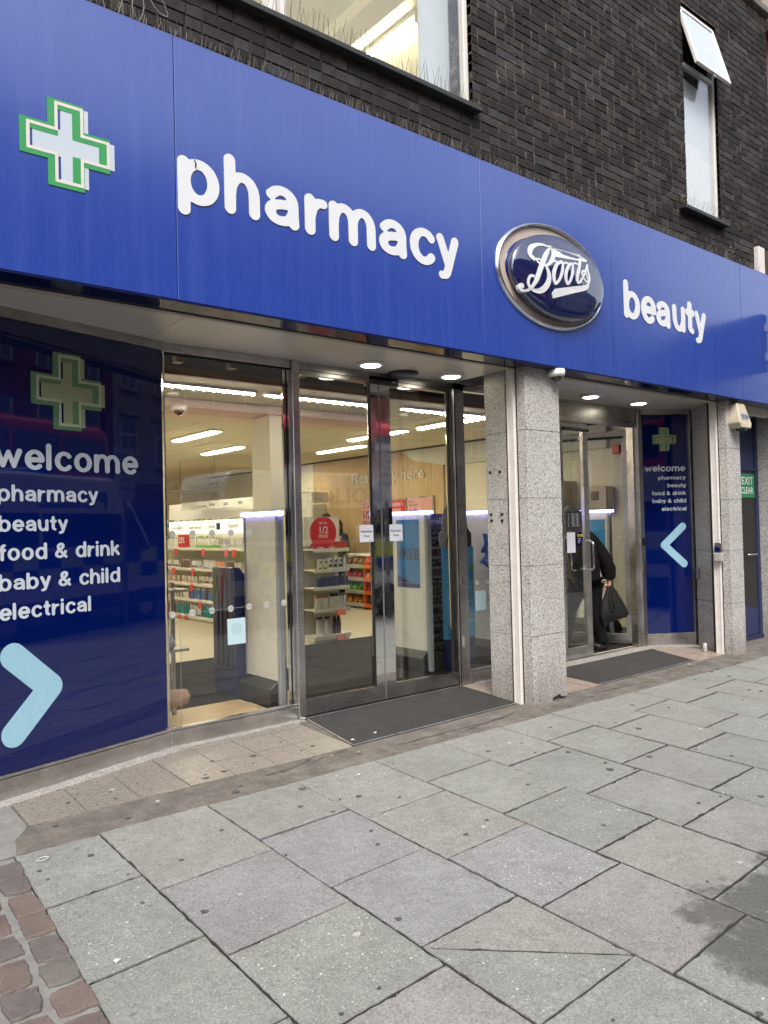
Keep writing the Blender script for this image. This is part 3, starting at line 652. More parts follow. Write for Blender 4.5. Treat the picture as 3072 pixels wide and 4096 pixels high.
# upstairs rooms behind the glass
UPW = mat('upstairs_wall', (.78, .77, .70), .7, var=.04, vs=2)
def room(name, x0, x1, y0, y1, z0, z1, m, front=False, th=.08):
    q = MB(); q.box(x0 - th, x1 + th, y0, y1, z0 - th, z0); q.box(x0 - th, x1 + th, y0, y1, z1, z1 + th); q.box(x0 - th, x0, y0, y1, z0, z1); q.box(x1, x1 + th, y0, y1, z0, z1); q.box(x0 - th, x1 + th, y1, y1 + th, z0 - th, z1 + th)
    return struct(q.build(name, m))
room('upstairs_room_wall', .9, 6.9, .43, 6.0, 4.55, 7.28, UPW); room('upstairs_store_wall', 7.6, 9.3, .43, 3.2, 4.55, 7.35, UPW)
bm_ = MB().box(5.12, 5.40, .45, 5.98, 7.13, 7.279).build('ceiling_beam', UPW, B)
MB().box(4.26, 4.62, .44, .47, 4.6, 7.2).build('wall_column', mat('pale_column', (.55, .62, .64), .6), B)  # pale edge of the interior wall column beside the window
LAMPC = (1, .87, .55)
TUBEM = NB('warm_tube').P(col=(.9, .9, .8), em=(1, .86, .5), ems=60)
bat = thing('fluorescent_batten', 'lit yellow fluorescent batten on the upstairs ceiling behind the large window', 'ceiling light', (5.77, 2.7, 7.28))
MB().box(5.72, 5.82, 2.10, 3.75, 7.225, 7.278).build('batten_body', WHITE, bat, bevel=.006); MB().cyl((5.77, 2.16, 7.19), (5.77, 3.70, 7.19), .02, 12).build('tube', TUBEM, bat, True)
MB().box(5.745, 5.795, 2.11, 2.155, 7.165, 7.225).box(5.745, 5.795, 3.705, 3.74, 7.165, 7.225).build('tube_cap', WHITE, bat)

fill_batten = thing('fluorescent_batten', 'added unseen fluorescent batten further left, brightening the upstairs room', 'ceiling light', (2.6, 2.8, 7.28))  # extra batten added out of view to brighten the upstairs room
MB().box(2.55, 2.65, 2.10, 3.75, 7.225, 7.278).build('batten_body', WHITE, fill_batten, bevel=.006); MB().cyl((2.6, 2.16, 7.19), (2.6, 3.70, 7.19), .02, 12).build('tube', TUBEM, fill_batten, True)
# ------------------------------------------------------------------ soffit, pillars
ZS = 2.862
def soffit(x0, x1, ya, yb): return MB().box(x0 + .002, x1 - .002, ya, yb, ZS, ZS + .03).build('soffit_panel', SOFF, B)
for a, b2 in ((-3, -.6), (-.6, 2.08), (2.08, 5.055)): soffit(a, b2, .245, 1.2)
for a, b2 in ((5.5, 7.72), (7.72, 8.95)): soffit(a, b2, .245, 1.2)
MB().box(-3, 9.0, .187, .198, ZS - .006, ZS + .06).build('groove_trim', RUBBER, B)
MB().box(-3, 5.04, .20, .243, ZS - .014, ZS + .02).build('soffit_edge_trim', mat('worn_trim', (.42, .38, .32), .5, var=.3, vs=14), B, bevel=.003); MB().box(5.52, 8.45, .20, .243, ZS - .02, ZS + .02).build('soffit_edge_trim', MATS['worn_trim'], B, bevel=.003)
MB().box(-3, 9.9, .245, 1.2, ZS + .031, ZS + .07).build('soffit_backing', RUBBER, B)
PJ = [0.0, .575, 1.167, 1.745, 2.325, ZS]
def pillar(name, x0, x1, wing=None):
    p = MB().box(x0 + .03, x1 - .002, .132, .58 if wing is None else .3, GZ(.3) - .02, ZS).build(name, STRIPM, B)
    for k in range(5):
        a, b2 = PJ[k] + (.0 if k == 0 else .002), PJ[k + 1] - .002
        if k == 0 and wing is None:
            pts = [(x0, .105, -.02), (x0 + .24, .105, -.02), (x0 + .255, .105, .028), (x0 + .30, .105, .036), (x0 + .345, .105, .05), (x0 + .375, .105, .022), (x1, .105, .016), (x1, .105, b2), (x0, .105, b2)]
            MB().prism(pts, (0, .026, 0)).build('granite_slab', GRAN, p)
        else: MB().box(x0, x1, .105, .131, a - (.03 if k == 0 else 0), b2).build('granite_slab', GRAN, p, bevel=.002)
        MB().box(x0 + .001, x0 + .028, .1335, .203, a - (.03 if k == 0 else 0), b2).build('granite_slab', GRAN, p, bevel=.002)
        if wing is None: MB().box(x0 + .001, x0 + .028, .335, .58, a, b2).build('granite_slab', GRAN, p, bevel=.002)
        else: MB().wall((x0 + .02, .30), wing, a, b2, -.03).build('granite_slab', GRAN, p, bevel=.002)
    return p
p1 = pillar('pillar', 5.05, 5.497); p2 = pillar('pillar', 8.472, 8.765, (8.735, .665))
for (y, z) in ((.53, 1.988), (.414, 1.988), (.53, 1.615), (.405, 1.617), (.527, 1.561), (.402, 1.56)): MB().box(5.044, 5.0505, y - .012, y + .012, z - .012, z + .012).build('bracket_stub', RUBBER, p1)
for x, nm in ((5.05, 0), (8.472, 1)):
    m = MB(); m.box(x - .028, x + .0, .212, .292, -.01, ZS + .004); m.box(x - .034, x - .028, .212, .228, -.01, ZS + .004); m.box(x - .034, x - .028, .276, .292, -.01, ZS + .004)
    m.build('shutter_guide_rail', RAILW, B, bevel=.004); MB().box(x + .004, x + .03, .293, .334, 0, ZS).build('shutter_slot', RUBBER, B)
MB().box(8.765, 8.95, .30, .62, -.05, ZS).build('recess_wall', GRAN, B)

for k in range(5):
    for j in range(8): MB().box(-6 + .615 * j + .002, -6 + .615 * (j + 1) - .002, .105, .30, PJ[k] + .002 - (.05 if k == 0 else 0), PJ[k + 1] - .002).build('granite_slab', GRAN, B)
MB().box(-6.0, -1.08, .30, .60, -.05, ZS).build('left_wall', STRIPM, B)
# ------------------------------------------------------------------ left blue window graphic
def kick(A, B2, z1, t=.05, name='kick_plate'):
    m = MB(); A, B2 = Vector((*A, 0)), Vector((*B2, 0)); d = B2 - A; n = Vector((-d.y, d.x, 0)).normalized()
    zb = min(GZ(A.y), GZ(B2.y)) - .01
    m.obox(A + Vector((0, 0, zb)), d, n * t, (0, 0, z1 - .022 - zb)); m.obox(A + Vector((0, 0, z1 - .018)) + n * .004, d, n * t, (0, 0, .018))
    return m.build(name, STEEL, B, bevel=.003)
k1 = kick((LA.x, LA.y), (LB.x, LB.y), .165); k1['label'] = 'brushed steel kick plate'
kick((LB.x + .003, LB.y), (3.268, .965), .165)
def vinyl_panel(A, B2, z0, z1, name, label):
    A, B2 = Vector((*A, 0)), Vector((*B2, 0)); d = B2 - A; n = Vector((-d.y, d.x, 0)).normalized()
    o = MB().obox(A + n * .03 + Vector((0, 0, z0)), d, n * .012, (0, 0, z1 - z0)).build(name, NAVY, B); o['label'] = label; return o
vp = vinyl_panel((LA.x, LA.y), (LB.x, LB.y), .165, 2.80, 'window_graphic', 'navy blue vinyl window with white writing and arrow')
LM = lambda t, z, d=.0008: fr((1.06 + Ad.x * t - Ad.y * .03 + Ad.y * d, .63 + Ad.y * t + Ad.x * .03 - Ad.x * d, z), Ad)
KL = .966
for s, z, xh, t0, wd in (('welcome', 1.922, .122, .008, .978), ('pharmacy', 1.731, .0745, .022, .655), ('beauty', 1.554, .0715, .026, .437), ('food & drink', 1.385, .0745, .023, .812), ('baby & child', 1.211, .0735, .023, .81), ('electrical', 1.041, .073, .023, .594)):
    rounded(s, xh, LM(t0, z), VTXT, vp, wd)
def chevron(M, tips, r, m, parent): 
    lp = sdf_outline([[(*tips[0], r), (*tips[1], r), (*tips[2], r)]], [], r / 7); return flat(lp, M, m, parent, 'arrow', .0012)
chevron(LM(0, 0), [(.103, .83), (.332, .614), (.103, .381)], .077, ICE, vp)
VGREEN = mat('vinyl_green', (.11, .24, .12), .3); VPALE = mat('vinyl_cross_pale', (.30, .36, .20), .3); VLINE = mat('vinyl_cross_line', (.46, .50, .36), .3)
pharmacy_cross(LM(.491, 2.425), 1.03, vp, (VPALE, VGREEN, VLINE), .0006)
MB().obox(Vector((LB.x, LB.y, .165)) + Vector((.0, .02, 0)), (.012, .003, 0), (0, .03, 0), (0, 0, 2.64)).build('glazing_bead', CHROME, B)
MB().obox(LA + Vector((-Ad.y * -.0, 0, 2.80)), LB - LA, Vector((-Ad.y, Ad.x, 0)) * .09, (0, 0, .062)).build('head_rail', STEELD, B)

# ------------------------------------------------------------------ first entrance: window, automatic doors
wn = MB(); wn.box(2.216, 3.268, .965, 1.03, 2.80, ZS); wn.box(3.27, 3.335, .945, 1.06, GZ(.95), ZS)
wf = wn.build('window_frame', STEEL, B, bevel=.003)
MB().box(3.203, 3.226, .985, 1.01, .166, 2.80).box(3.24, 3.268, .98, 1.02, .166, 2.80).build('polished_bead', CHROME, wf)
MB().box(3.226, 3.24, .99, 1.015, .166, 2.80).box(2.226, 3.268, .98, 1.0, 2.783, 2.799).build('gasket', RUBBER, wf)
MB().box(2.226, 3.203, .994, 1.0, .165, 2.785).build('pane', GLASS, wf)
DOT = mat('frosted_dot', (.48, .47, .44), .6)
for i in range(5): MB().cyl((2.274 + .153 * i, .9925, 1.515), (2.274 + .153 * i, .9935, 1.515), .0245, 20).build('marker_dot', DOT, wf)
for i in range(7): MB().cyl((2.263 + .1525 * i, .9925, .9475 + .002 * i), (2.263 + .1525 * i, .9935, .9475 + .002 * i), .0245, 20).build('marker_dot', DOT, wf)
ICEN = mat('window_notice_back', (.50, .66, .70), .4, var=.04)
nb = MB().box(2.690, 2.838, .9915, .993, .687, .878).build('notice_back', ICEN, wf)
flat([_arc(2.764, .80, .045, .045, 0, 360, 24)[:-1]], Matrix(((1, 0, 0, 0), (0, 0, -1, .9914), (0, 1, 0, 0), (0, 0, 0, 1))), mat('notice_symbol', (.40, .57, .62), .4), nb, 'warning_symbol', .0005)  # symbol disc a little darker than the notice back
MB().tube([(2.317, .991, .166), (2.322, .991, .86), (2.34, .991, .925), (2.38, .991, .95), (3.13, .991, .962), (3.18, .991, .95), (3.203, .991, .90)], .0015, 4).build('film_edge', mat('film_edge', (.25, .27, .25), .3), wf)
# doors
def door_leaf(x0, x1, y, stl, str_, name='sliding_door'):
    d = MB(); z0 = .052; z1 = 2.80
    d.box(x0, x1, y, y + .045, z0, z0 + .12)
    o = d.build(name, STEELD, B, bevel=.002); MB().box(x0, x1, y, y + .045, z1 - .03, z1).build('top_rail', STEELD, o)
    st = MB()
    if stl: MB().box(x0 + .001, x0 + stl, y - .002, y + .047, z0 + .121, z1 - .031).build('stile', CHROME, o)
    if str_: MB().box(x1 - str_, x1 - .001, y - .002, y + .047, z0 + .121, z1 - .031).build('stile', CHROME, o)
    MB().box(x0 + stl, x1 - str_, y + .02, y + .026, z0 + .12, z1 - .03).build('pane', GLASSD, o)
    MB().box(x0 + stl + .001, x1 - str_ - .001, y - .001, y + .019, z0 + .1205, z0 + .126).build('glazing_bead', CHROME, o)
    return o
dl = door_leaf(3.337, 4.176, 1.0, .0, .091); dr = door_leaf(4.184, 5.058, 1.0, .116, .048)
for x in (4.084, 5.009): MB().box(x - .012, x, .998, 1.022, .175, 2.77).build('gasket', RUBBER, dl if x < 4.5 else dr)
MB().tube([(4.180, .996, .06), (4.1802, .996, 1), (4.179, .996, 2.77)], .0055, 6).build('brush_seal', mat('grey_brush', (.16, .15, .15), .8, bump=.6), dl)
door_head = MB().box(3.337, 5.20, .985, 1.2, 2.802, ZS - .001).build('door_head', STEELD, B)
MB().box(3.337, 5.06, .985, 1.12, GZ(1.03) - .02, .046).build('threshold', RUBBER, B)
for x0, s in ((3.935, 0), (4.262, 1)):
    n = MB().box(x0, x0 + .147, .9945, .996, 1.406, 1.55).build('door_notice', mat('notice_paper', (.74, .75, .80), .6, var=.03), dl if not s else dr)
    n['label'] = 'white paper notice reading Automatic Door'
    text('Automatic\nDoor', .029, BLACK, fr((x0 + .0735, .994, 1.487)), n, align='CENTER', bold=.012, sp=1.35); text('supplied', .008, BLACK, fr((x0 + .133, .994, 1.414)), n, align='RIGHT')
pst = MB().box(5.064, 5.20, .985, 1.10, GZ(.99) - .005, ZS - .001).build('door_post', STEEL, B, bevel=.004)
MB().box(5.066, 5.08, .98, .985, .05, 2.8).build('gasket', RUBBER, pst)
for z in (.44, 1.02): MB().box(5.10, 5.125, .978, .985, z - .045, z + .045).build('lock_plate', CHROME, pst, bevel=.002)
kick((5.203, .985), (6.15, .99), .165)
sf = MB().box(5.203, 6.15, .99, 1.05, 2.80, ZS - .001).box(6.10, 6.15, .99, 1.05, .166, 2.80).build('window_frame', STEEL, B)
MB().box(5.203, 6.10, 1.01, 1.016, .165, 2.80).build('pane', GLASS, sf)
for x in (5.34, 5.49, 5.64): MB().cyl((x, 1.008, .978), (x, 1.009, .978), .0245, 20).build('marker_dot', DOT, sf)
MB().box(5.313, 5.458, 1.0075, 1.009, .71, .896).build('notice_back', ICEN, sf)
# sensor over the doors
sn_ = thing('door_sensor', 'black automatic door sensor with round plate under the soffit', 'sensor', (4.3, .9, ZS))
MB().lathe((4.36, .88, ZS - .03), [(.0, 0), (.118, .0), (.135, .012), (.135, .029)], 24).build('round_plate', BLACK, sn_, True)
MB().box(4.06, 4.40, .985, 1.05, 2.76, 2.835).build('sensor_box', BLACK, sn_, bevel=.008); text('BEA', .03, VTXT, fr((4.32, .984, 2.785)), sn_)

# ------------------------------------------------------------------ second entrance
hd = MB().box(6.15, 8.1, 1.04, 1.16, 2.66, ZS - .001).build('door_head', STEELD, B)
MB().box(6.15, 8.1, 1.02, 1.04, 2.63, 2.68).build('head_strip', STEEL, hd, bevel=.002)
dk = MB(); dk.box(6.72, 6.76, 1.055, 1.10, .172, 2.56); dk.box(7.115, 7.205, 1.055, 1.10, .172, 2.56); dk.box(6.72, 7.205, 1.055, 1.10, .05, .17); dk.box(6.72, 7.205, 1.055, 1.10, 2.562, 2.63)
d2 = dk.build('glass_door', STEEL, B, bevel=.003); d2['label'] = 'steel framed glass door leaf with pull handles and notices'
MB().box(6.76, 7.115, 1.075, 1.081, .17, 2.56).build('pane', GLASSD, d2)
MB().cyl((6.76, 1.045, 2.55), (7.20, 1.045, 2.55), .02, 10).build('door_closer', BLACK, d2)
def dpull(x, y, z0, z1, s, par):
    pth = [(x, y, z1), (x, y + s * .05, z1)] if False else None
    a = []; 
    for k in range(7): t = math.pi / 2 * k / 6; a.append((x, y + s * (.07 - .03 * (1 - math.sin(t))) if False else y + s * .045 * math.sin(t) + s * .025 * (k > 0), z1 - .0 if k == 0 else z1 - .045 * (1 - math.cos(t))))
    b2 = [(p[0], p[1], z0 + (z1 - p[2])) for p in a][::-1]
    return MB().tube(a + b2, .013, 10).build('handle', CHROME, par, True)
dpull(7.16, 1.055, 1.0, 1.32, -1, d2)
MB().tube([(6.98, 1.10, 1.32), (6.98, 1.15, 1.32), (6.98, 1.15, 1.02), (6.99, 1.145, 1.0), (7.16, 1.145, 1.0)], .013, 10).build('handle', CHROME, d2, True)
hrs = MB().box(6.81, 7.085, 1.0725, 1.074, 1.44, 1.655).build('opening_hours_sticker', mat('clear_sticker', (.05, .05, .055), .2), d2)
for i, (dn_, h_) in enumerate((('Mo', '8:00am - 7:00pm'), ('Tu', '8:00am - 7:00pm'), ('We', '8:00am - 7:00pm'), ('Th', '8:00am - 7:00pm'), ('Fr', '8:00am - 7:00pm'), ('Sa', '9:00am - 6:00pm'), ('Su', '10:30am - 4:30pm'))):
    text(dn_, .019, WHITEP, fr((6.835, 1.0715, 1.615 - .0215 * i)), hrs); text(h_, .019, WHITEP, fr((6.90, 1.0715, 1.615 - .0215 * i)), hrs)
MB().box(6.812, 6.955, 1.0725, 1.074, 1.20, 1.422).build('door_notice', MATS['notice_paper'], d2)
st = flat([_arc(7.04, 1.35, .055, .075, 0, 360, 20)[:-1]], fr((0, 1.0725, 0)), NAVY, d2, 'warning_sticker', .001)
MB().box(6.99, 7.09, 1.0708, 1.0715, 1.372, 1.398).build('yellow_label', mat('sticker_yellow', (.62, .52, .05), .4), d2); text('SmartWater', .014, BLACK, fr((6.993, 1.0700, 1.378)), d2)
text('Attack\nproof\nglass', .02, WHITEP, fr((7.0, 1.0708, 1.345)), d2)
MB().box(6.15, 6.72, 1.05, 1.11, .05, 2.65).build('side_panel', STEEL, B)
# right jamb and the leaf that stands open
jb = MB().box(8.06, 8.13, 1.035, 1.13, .03, 2.66).box(8.131, 8.215, 1.01, 1.12, .03, ZS - .001).build('door_post', STEEL, B, bevel=.004)
MB().box(8.135, 8.195, .985, 1.01, 1.235, 1.33).build('lock_box', BLACK, jb, bevel=.003); MB().box(8.14, 8.19, .995, 1.01, .93, 1.06).build('lock_plate', STEELD, jb)
h0 = Vector((8.15, 1.175, 0)); od = Vector((-.42, .9075, 0)); on = Vector((-.9075, -.42, 0))
ol = MB(); lw = .86
for a, b2 in ((0, .07), (lw - .07, lw)): ol.obox(h0 + od * a + Vector((0, 0, .175)), od * (b2 - a), on * -.04, (0, 0, 2.38))
ol.obox(h0 + Vector((0, 0, .055)), od * lw, on * -.04, (0, 0, .118)); ol.obox(h0 + Vector((0, 0, 2.557)), od * lw, on * -.04, (0, 0, .07))
olo = ol.build('open_door_leaf', STEEL, B, bevel=.003); MB().obox(h0 + od * .07 - on * .017 + Vector((0, 0, .175)), od * (lw - .14), on * -.006, (0, 0, 2.38)).build('pane', GLASSD, olo)
MB().obox(h0 + od * .05 + on * .03 + Vector((0, 0, 2.53)), od * .75, on * -.028, (0, 0, .03)).build('door_closer', BLACK, olo)
MB().prism([(6.15, .905, .028), (8.2, .905, .028), (8.2, 1.055, .036), (6.15, 1.055, .036)], (0, 0, .012)).build('threshold', STEELD, B)
MB().prism([(6.18, .875, .030), (8.15, .875, .030), (8.15, .905, .031), (6.18, .905, .031)], (0, 0, .010)).build('threshold_edge', LIGHTT, B)
# angled blue graphic on the right
RA, RB = (8.222, 1.01), (8.735, .69)
k3 = kick((RA[0] - .02, RA[1] + .012), (RB[0], RB[1]), .178)
vp2 = vinyl_panel(RA, RB, .178, 2.80, 'window_graphic', 'narrow navy vinyl window with white writing and arrow')
Rd = Vector((RB[0] - RA[0], RB[1] - RA[1], 0)).normalized()
RMx = lambda t, z: fr((RA[0] + Rd.x * t - Rd.y * .0292, RA[1] + Rd.y * t + Rd.x * .0292, z), Rd)
for s, z, xh, wd in (('welcome', 2.116, .060, .512), ('pharmacy', 2.016, .036, .348), ('beauty', 1.924, .0355, .235), ('food & drink', 1.830, .037, .435), ('baby & child', 1.738, .037, .43), ('electrical', 1.642, .037, .315)):
    rounded(s, xh, RMx(.545, z), VTXT, vp2, wd, align='R')
chevron(RMx(0, 0), [(.487, 1.45), (.247, 1.232), (.492, 1.005)], .045, ICE, vp2)
pharmacy_cross(RMx(.29, 2.505), .62, vp2, (VPALE, VGREEN, VLINE), .0006)
MB().wall((RA[0] - .02, RA[1] + .012), RB, 2.80, ZS - .001, .08).build('head_rail', STEEL, B)
MB().obox((RB[0] - .012, RB[1] + .004, .03), (.03, -.012, 0), (.03, .05, 0), (0, 0, 2.83)).build('side_post', STEELD, B, bevel=.003)
# fire exit door
fd = MB().box(8.95, 9.93, .47, .52, .07, 2.80).build('fire_door', mat('door_navy', (.020, .028, .085), .5, var=.3, vs=5), B); fd['label'] = 'navy fire exit door with black overpainted patch'
MB().box(9.86, 9.935, .455, .47, .05, 2.82).box(8.95, 9.86, .45, .468, 2.13, 2.17).box(8.95, 9.935, .44, .468, .02, .06).build('door_frame', mat('frame_navy', (.018, .024, .07), .5), fd)
flat([[(9.0, .50), (9.2, .46), (9.45, .50), (9.56, .41), (9.66, .44), (9.78, .38), (9.84, .45), (9.845, 1.76), (9.83, 1.80), (9.0, 1.80)]], fr((0, .4695, 0)), mat('black_overpaint', (.016, .015, .014), .45, var=.3), fd, 'overpaint', .0015)
sg = MB().box(9.16, 9.85, .463, .4675, 1.79, 2.085).build('exit_sign', mat('exit_green', (.02, .20, .075), .35), fd); sg['label'] = 'green sign reading FIRE EXIT KEEP CLEAR'
text('FIRE EXIT', .135, WHITEP, fr((9.81, .462, 1.955)), sg, align='RIGHT', width=.60, bold=.01); text('KEEP CLEAR', .115, WHITEP, fr((9.81, .462, 1.84)), sg, align='RIGHT', width=.60, bold=.008)
MB().tube([(9.56, .46, 1.078), (9.56, .42, 1.078), (9.77, .42, 1.076), (9.785, .435, 1.07)], .011, 8).build('handle', CHROME, fd, True); MB().cyl((9.56, .462, 1.60), (9.56, .468, 1.60), .018, 12).build('lock', BLACK, fd)
MB().box(8.79, 9.70, .19, .25, 2.765, 2.868).build('door_canopy_trim', RAILW, B, bevel=.003)
p3 = MB().box(9.965, 10.7, .13, .6, -.02, ZS).build('pillar', STRIPM, B)
for k in range(5):
    MB().box(9.94, 9.963, .132, .60, PJ[k] + .002, PJ[k + 1] - .003).build('granite_slab', GRAN, p3); MB().box(9.94, 10.7, .105, .13, PJ[k] + .002, PJ[k + 1] - .003).build('granite_slab', GRAN, p3)
MB().box(8.765, 9.94, .445, .62, -.1, .045).build('door_step', STRIPM, B, bevel=.008)
# ------------------------------------------------------------------ fascia sign
FS = thing('fascia_sign', 'long blue pharmacy fascia with white lettering and oval badge', 'shop sign', (5, 0, 2.87))
ZF0, ZF1 = 2.873, 4.418
for a, b2 in ((-3.2, 1.90), (1.90, 4.447), (4.447, 6.19), (6.19, 8.683), (8.683, 11.4)):
    MB().box(a + .0025, b2 - .0025, R.uniform(0, .0015), .028, ZF0, ZF1).build('fascia_panel', FASCIA, FS, bevel=.002)
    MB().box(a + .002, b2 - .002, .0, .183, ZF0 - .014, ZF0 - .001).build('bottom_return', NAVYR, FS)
MB().box(-3.2, 11.4, .030, .155, ZF0 + .002, ZF1 - .004).build('sign_backing', RUBBER, FS)
MB().box(-3.2, 11.4, .002, .165, ZF1 - .002, ZF1 + .006).build('top_flashing', mat('flashing_blue', (.05, .07, .17), .5, var=.3, vs=12), FS)
LW = [('p', 1.909, 2.176), ('h', 2.210, 2.453), ('a', 2.49, 2.743), ('r', 2.788, 2.969), ('m', 2.981, 3.377), ('a', 3.409, 3.664), ('c', 3.696, 3.943), ('y', 3.962, 4.191),
      ('b', 6.373, 6.642), ('e', 6.662, 6.925), ('a', 6.925, 7.178), ('u', 7.221, 7.466), ('t', 7.472, 7.651), ('y', 7.657, 7.884)]
for c, a, b2 in LW:
    w, me = glyph(c); xs = [v.co.x for v in me.vertices]; x0, x1 = min(xs), max(xs)
    e = me.copy(); e.name = 'letter'
    e.transform(fr((a, -.001, 3.455)) @ Matrix.Diagonal(((b2 - a) / (x1 - x0), .272, .0045, 1)) @ Matrix.Translation((-x0, 0, 0))); e.materials.clear(); e.materials.append(WHITEP)
    o = bpy.data.objects.new('letter', e); COL.objects.link(o); adopt(o, FS)
# the cracked p: dark fissure at the top of the bowl
MB().tube([(2.022, -.0058, 3.735), (2.018, -.0060, 3.715), (2.026, -.0060, 3.70), (2.021, -.0060, 3.682), (2.028, -.0058, 3.668)], [.001, .004, .005, .0045, .002], 6).build('crack', NAVYR, FS)
pharmacy_cross(fr((1.302, -.002, 3.597)), 1.0, FS, (PALE, GREEN, mat('aged_white_line', (.60, .57, .52), .5, var=.15, vs=30)), .0009)
# oval badge
def oval(prof, c, seg=72, mats=None, name='rim', parent=FS, kx=1.592):
    mb = MB(); k = len(prof)
    for r, y in prof:
        for i in range(seg):
            t = 2 * math.pi * i / seg; mb.v.append((c[0] + (r[0] if hasattr(r, '__len__') else r * kx) * math.cos(t), y, c[1] + (r[1] if hasattr(r, '__len__') else r) * math.sin(t)))
    for j in range(k - 1):
        for i in range(seg): mb.f.append((j * seg + i, j * seg + (i + 1) % seg, (j + 1) * seg + (i + 1) % seg, (j + 1) * seg + i)); mb.mi.append(0)
    return mb.build(name, mats, parent, True)
OC = (5.315, 3.632)
SILV = m_steel('badge_silver', (.68, .70, .74), .2, (1, 1, 1), .1); BEIGE = mat('stained_halo', (.46, .385, .32), .45, var=.3, vs=5)
rim = oval([((.712, .447), 0), ((.706, .442), -.022), ((.696, .433), -.030), ((.688, .426), -.030), ((.680, .419), -.018), ((.678, .417), -.004)], OC, mats=SILV, name='badge_rim')
oval([((.679, .418), -.003), ((.60, .33), -.004)], OC, mats=BEIGE, name='badge_halo')
DOME = m_navy_gloss('badge_navy', (.004, .011, .065), .03); DOME.node_tree.nodes['Principled BSDF'].inputs['Coat Weight'].default_value = 1.0; DOME.node_tree.nodes['Principled BSDF'].inputs['Coat IOR'].default_value = 1.9
dc = (5.345, 3.615); prof = [((.612, .352), -.006), ((.620, .358), -.05), ((.616, .355), -.066)]
for k in range(1, 11):
    t = math.pi / 2 * k / 10; s = max(.001, math.cos(t)); prof.append(((.616 * s, .355 * s), -.066 - .062 * math.sin(t)))
dome = oval(prof, dc, mats=DOME, name='badge_dome')
BOOT_S=[
[(4.9475,3.6945,0.0173),(4.9134,3.7105,0.0188),(4.9064,3.743,0.0231),(4.9306,3.7853,0.0217),(4.9888,3.8193,0.0144),(5.0564,3.8344,0.0116),(5.1241,3.8324,0.0094),(5.1715,3.8412,0.0051)],
[(5.1654,3.8361,0.0043),(5.1326,3.8026,0.013),(5.0913,3.7499,0.0217),(5.0445,3.6714,0.0245),(5.008,3.6018,0.0245),(4.9766,3.5336,0.0217),(4.9461,3.4846,0.0159),(4.9068,3.4435,0.0123),(4.8639,3.4194,0.0101),(4.8223,3.4182,0.0116),(4.8047,3.4346,0.0159)],
[(4.8126,3.4495,0.026),(4.8145,3.451,0.026)],
[(4.9394,3.5484,0.0108),(4.9065,3.5466,0.0108),(4.8847,3.5166,0.0123),(4.8832,3.4794,0.013),(4.9025,3.452,0.0123),(4.9302,3.4415,0.013)],
[(5.1593,3.8323,0.0087),(5.1865,3.8011,0.0173),(5.1878,3.7633,0.0209),(5.1633,3.7202,0.0195),(5.1274,3.6846,0.013),(5.0826,3.6613,0.0094),(5.0297,3.6622,0.0079),(4.9874,3.6757,0.0087),(4.9786,3.6926,0.0087),(5.0008,3.7015,0.0072),(5.0309,3.6906,0.0072),(5.0636,3.6689,0.0072)],
[(5.0826,3.6613,0.0094),(5.11,3.6213,0.0173),(5.1222,3.5669,0.0231),(5.1053,3.5133,0.026),(5.0596,3.4644,0.026),(5.0106,3.4401,0.0217),(4.9629,3.4349,0.0159),(4.9255,3.4425,0.0123)],
[(5.1526,3.7023,0.0087),(5.1978,3.7208,0.0087),(5.2324,3.7162,0.0087)],
[(5.2882,3.7324,0.013),(5.2317,3.702,0.0144),(5.1901,3.6366,0.0188),(5.1796,3.5775,0.0195),(5.1974,3.5332,0.0144),(5.2299,3.5486,0.0116),(5.2669,3.5937,0.013),(5.2949,3.6567,0.0144),(5.3054,3.7101,0.013),(5.2882,3.7324,0.013)],
[(5.3026,3.716,0.0087),(5.3389,3.7347,0.0079),(5.3796,3.7311,0.0079)],
[(5.4161,3.7415,0.0123),(5.3786,3.7083,0.0137),(5.3431,3.6465,0.0173),(5.3376,3.594,0.0173),(5.3564,3.5587,0.013),(5.388,3.5774,0.0108),(5.4178,3.6217,0.0123),(5.4369,3.6773,0.0137),(5.4392,3.7266,0.0123),(5.4161,3.7415,0.0123)],
[(5.4368,3.7424,0.0079),(5.4844,3.7583,0.0079),(5.5314,3.7511,0.0079)],
[(5.5579,3.8439,0.0101),(5.5541,3.7852,0.0144),(5.5296,3.7147,0.0166),(5.5025,3.6505,0.0166),(5.4962,3.6069,0.0159),(5.5241,3.5956,0.0101),(5.5683,3.6365,0.0087),(5.6138,3.6945,0.0087),(5.6487,3.7509,0.0079),(5.6687,3.7847,0.0065)],
[(5.6658,3.7708,0.0087),(5.6656,3.7209,0.013),(5.6809,3.6772,0.0152),(5.6758,3.6397,0.0144),(5.6374,3.626,0.0101),(5.5974,3.6419,0.0087),(5.5753,3.6707,0.0087),(5.5789,3.7031,0.0094),(5.6072,3.7151,0.0079),(5.6322,3.698,0.0079),(5.6497,3.6581,0.0079)],
[(5.6704,3.6387,0.0116),(5.6555,3.5995,0.0144),(5.635,3.5759,0.0173),(5.5914,3.5602,0.0173)],
]
BOOT_P=[
[(5.181,3.8318),(5.5411,3.8471),(5.6663,3.8261),(5.6546,3.8065),(5.528,3.7932),(5.2115,3.7604),(5.2034,3.8014)],
[(5.6359,3.5946),(5.6452,3.5645),(5.6012,3.5422),(5.4094,3.4827),(5.172,3.405),(5.1619,3.4445),(5.1972,3.4842),(5.412,3.5396)],
]
lp = sdf_outline([crom(s, 5) for s in BOOT_S], BOOT_P, .004)
me = outline_mesh(lp, .028)
me.transform(Matrix(((1, 0, 0, 0), (0, 0, -1, -.097), (0, 1, 0, 0), (0, 0, 0, 1)))); me.materials.clear(); me.materials.append(WHITEP); me.name = 'badge_script'
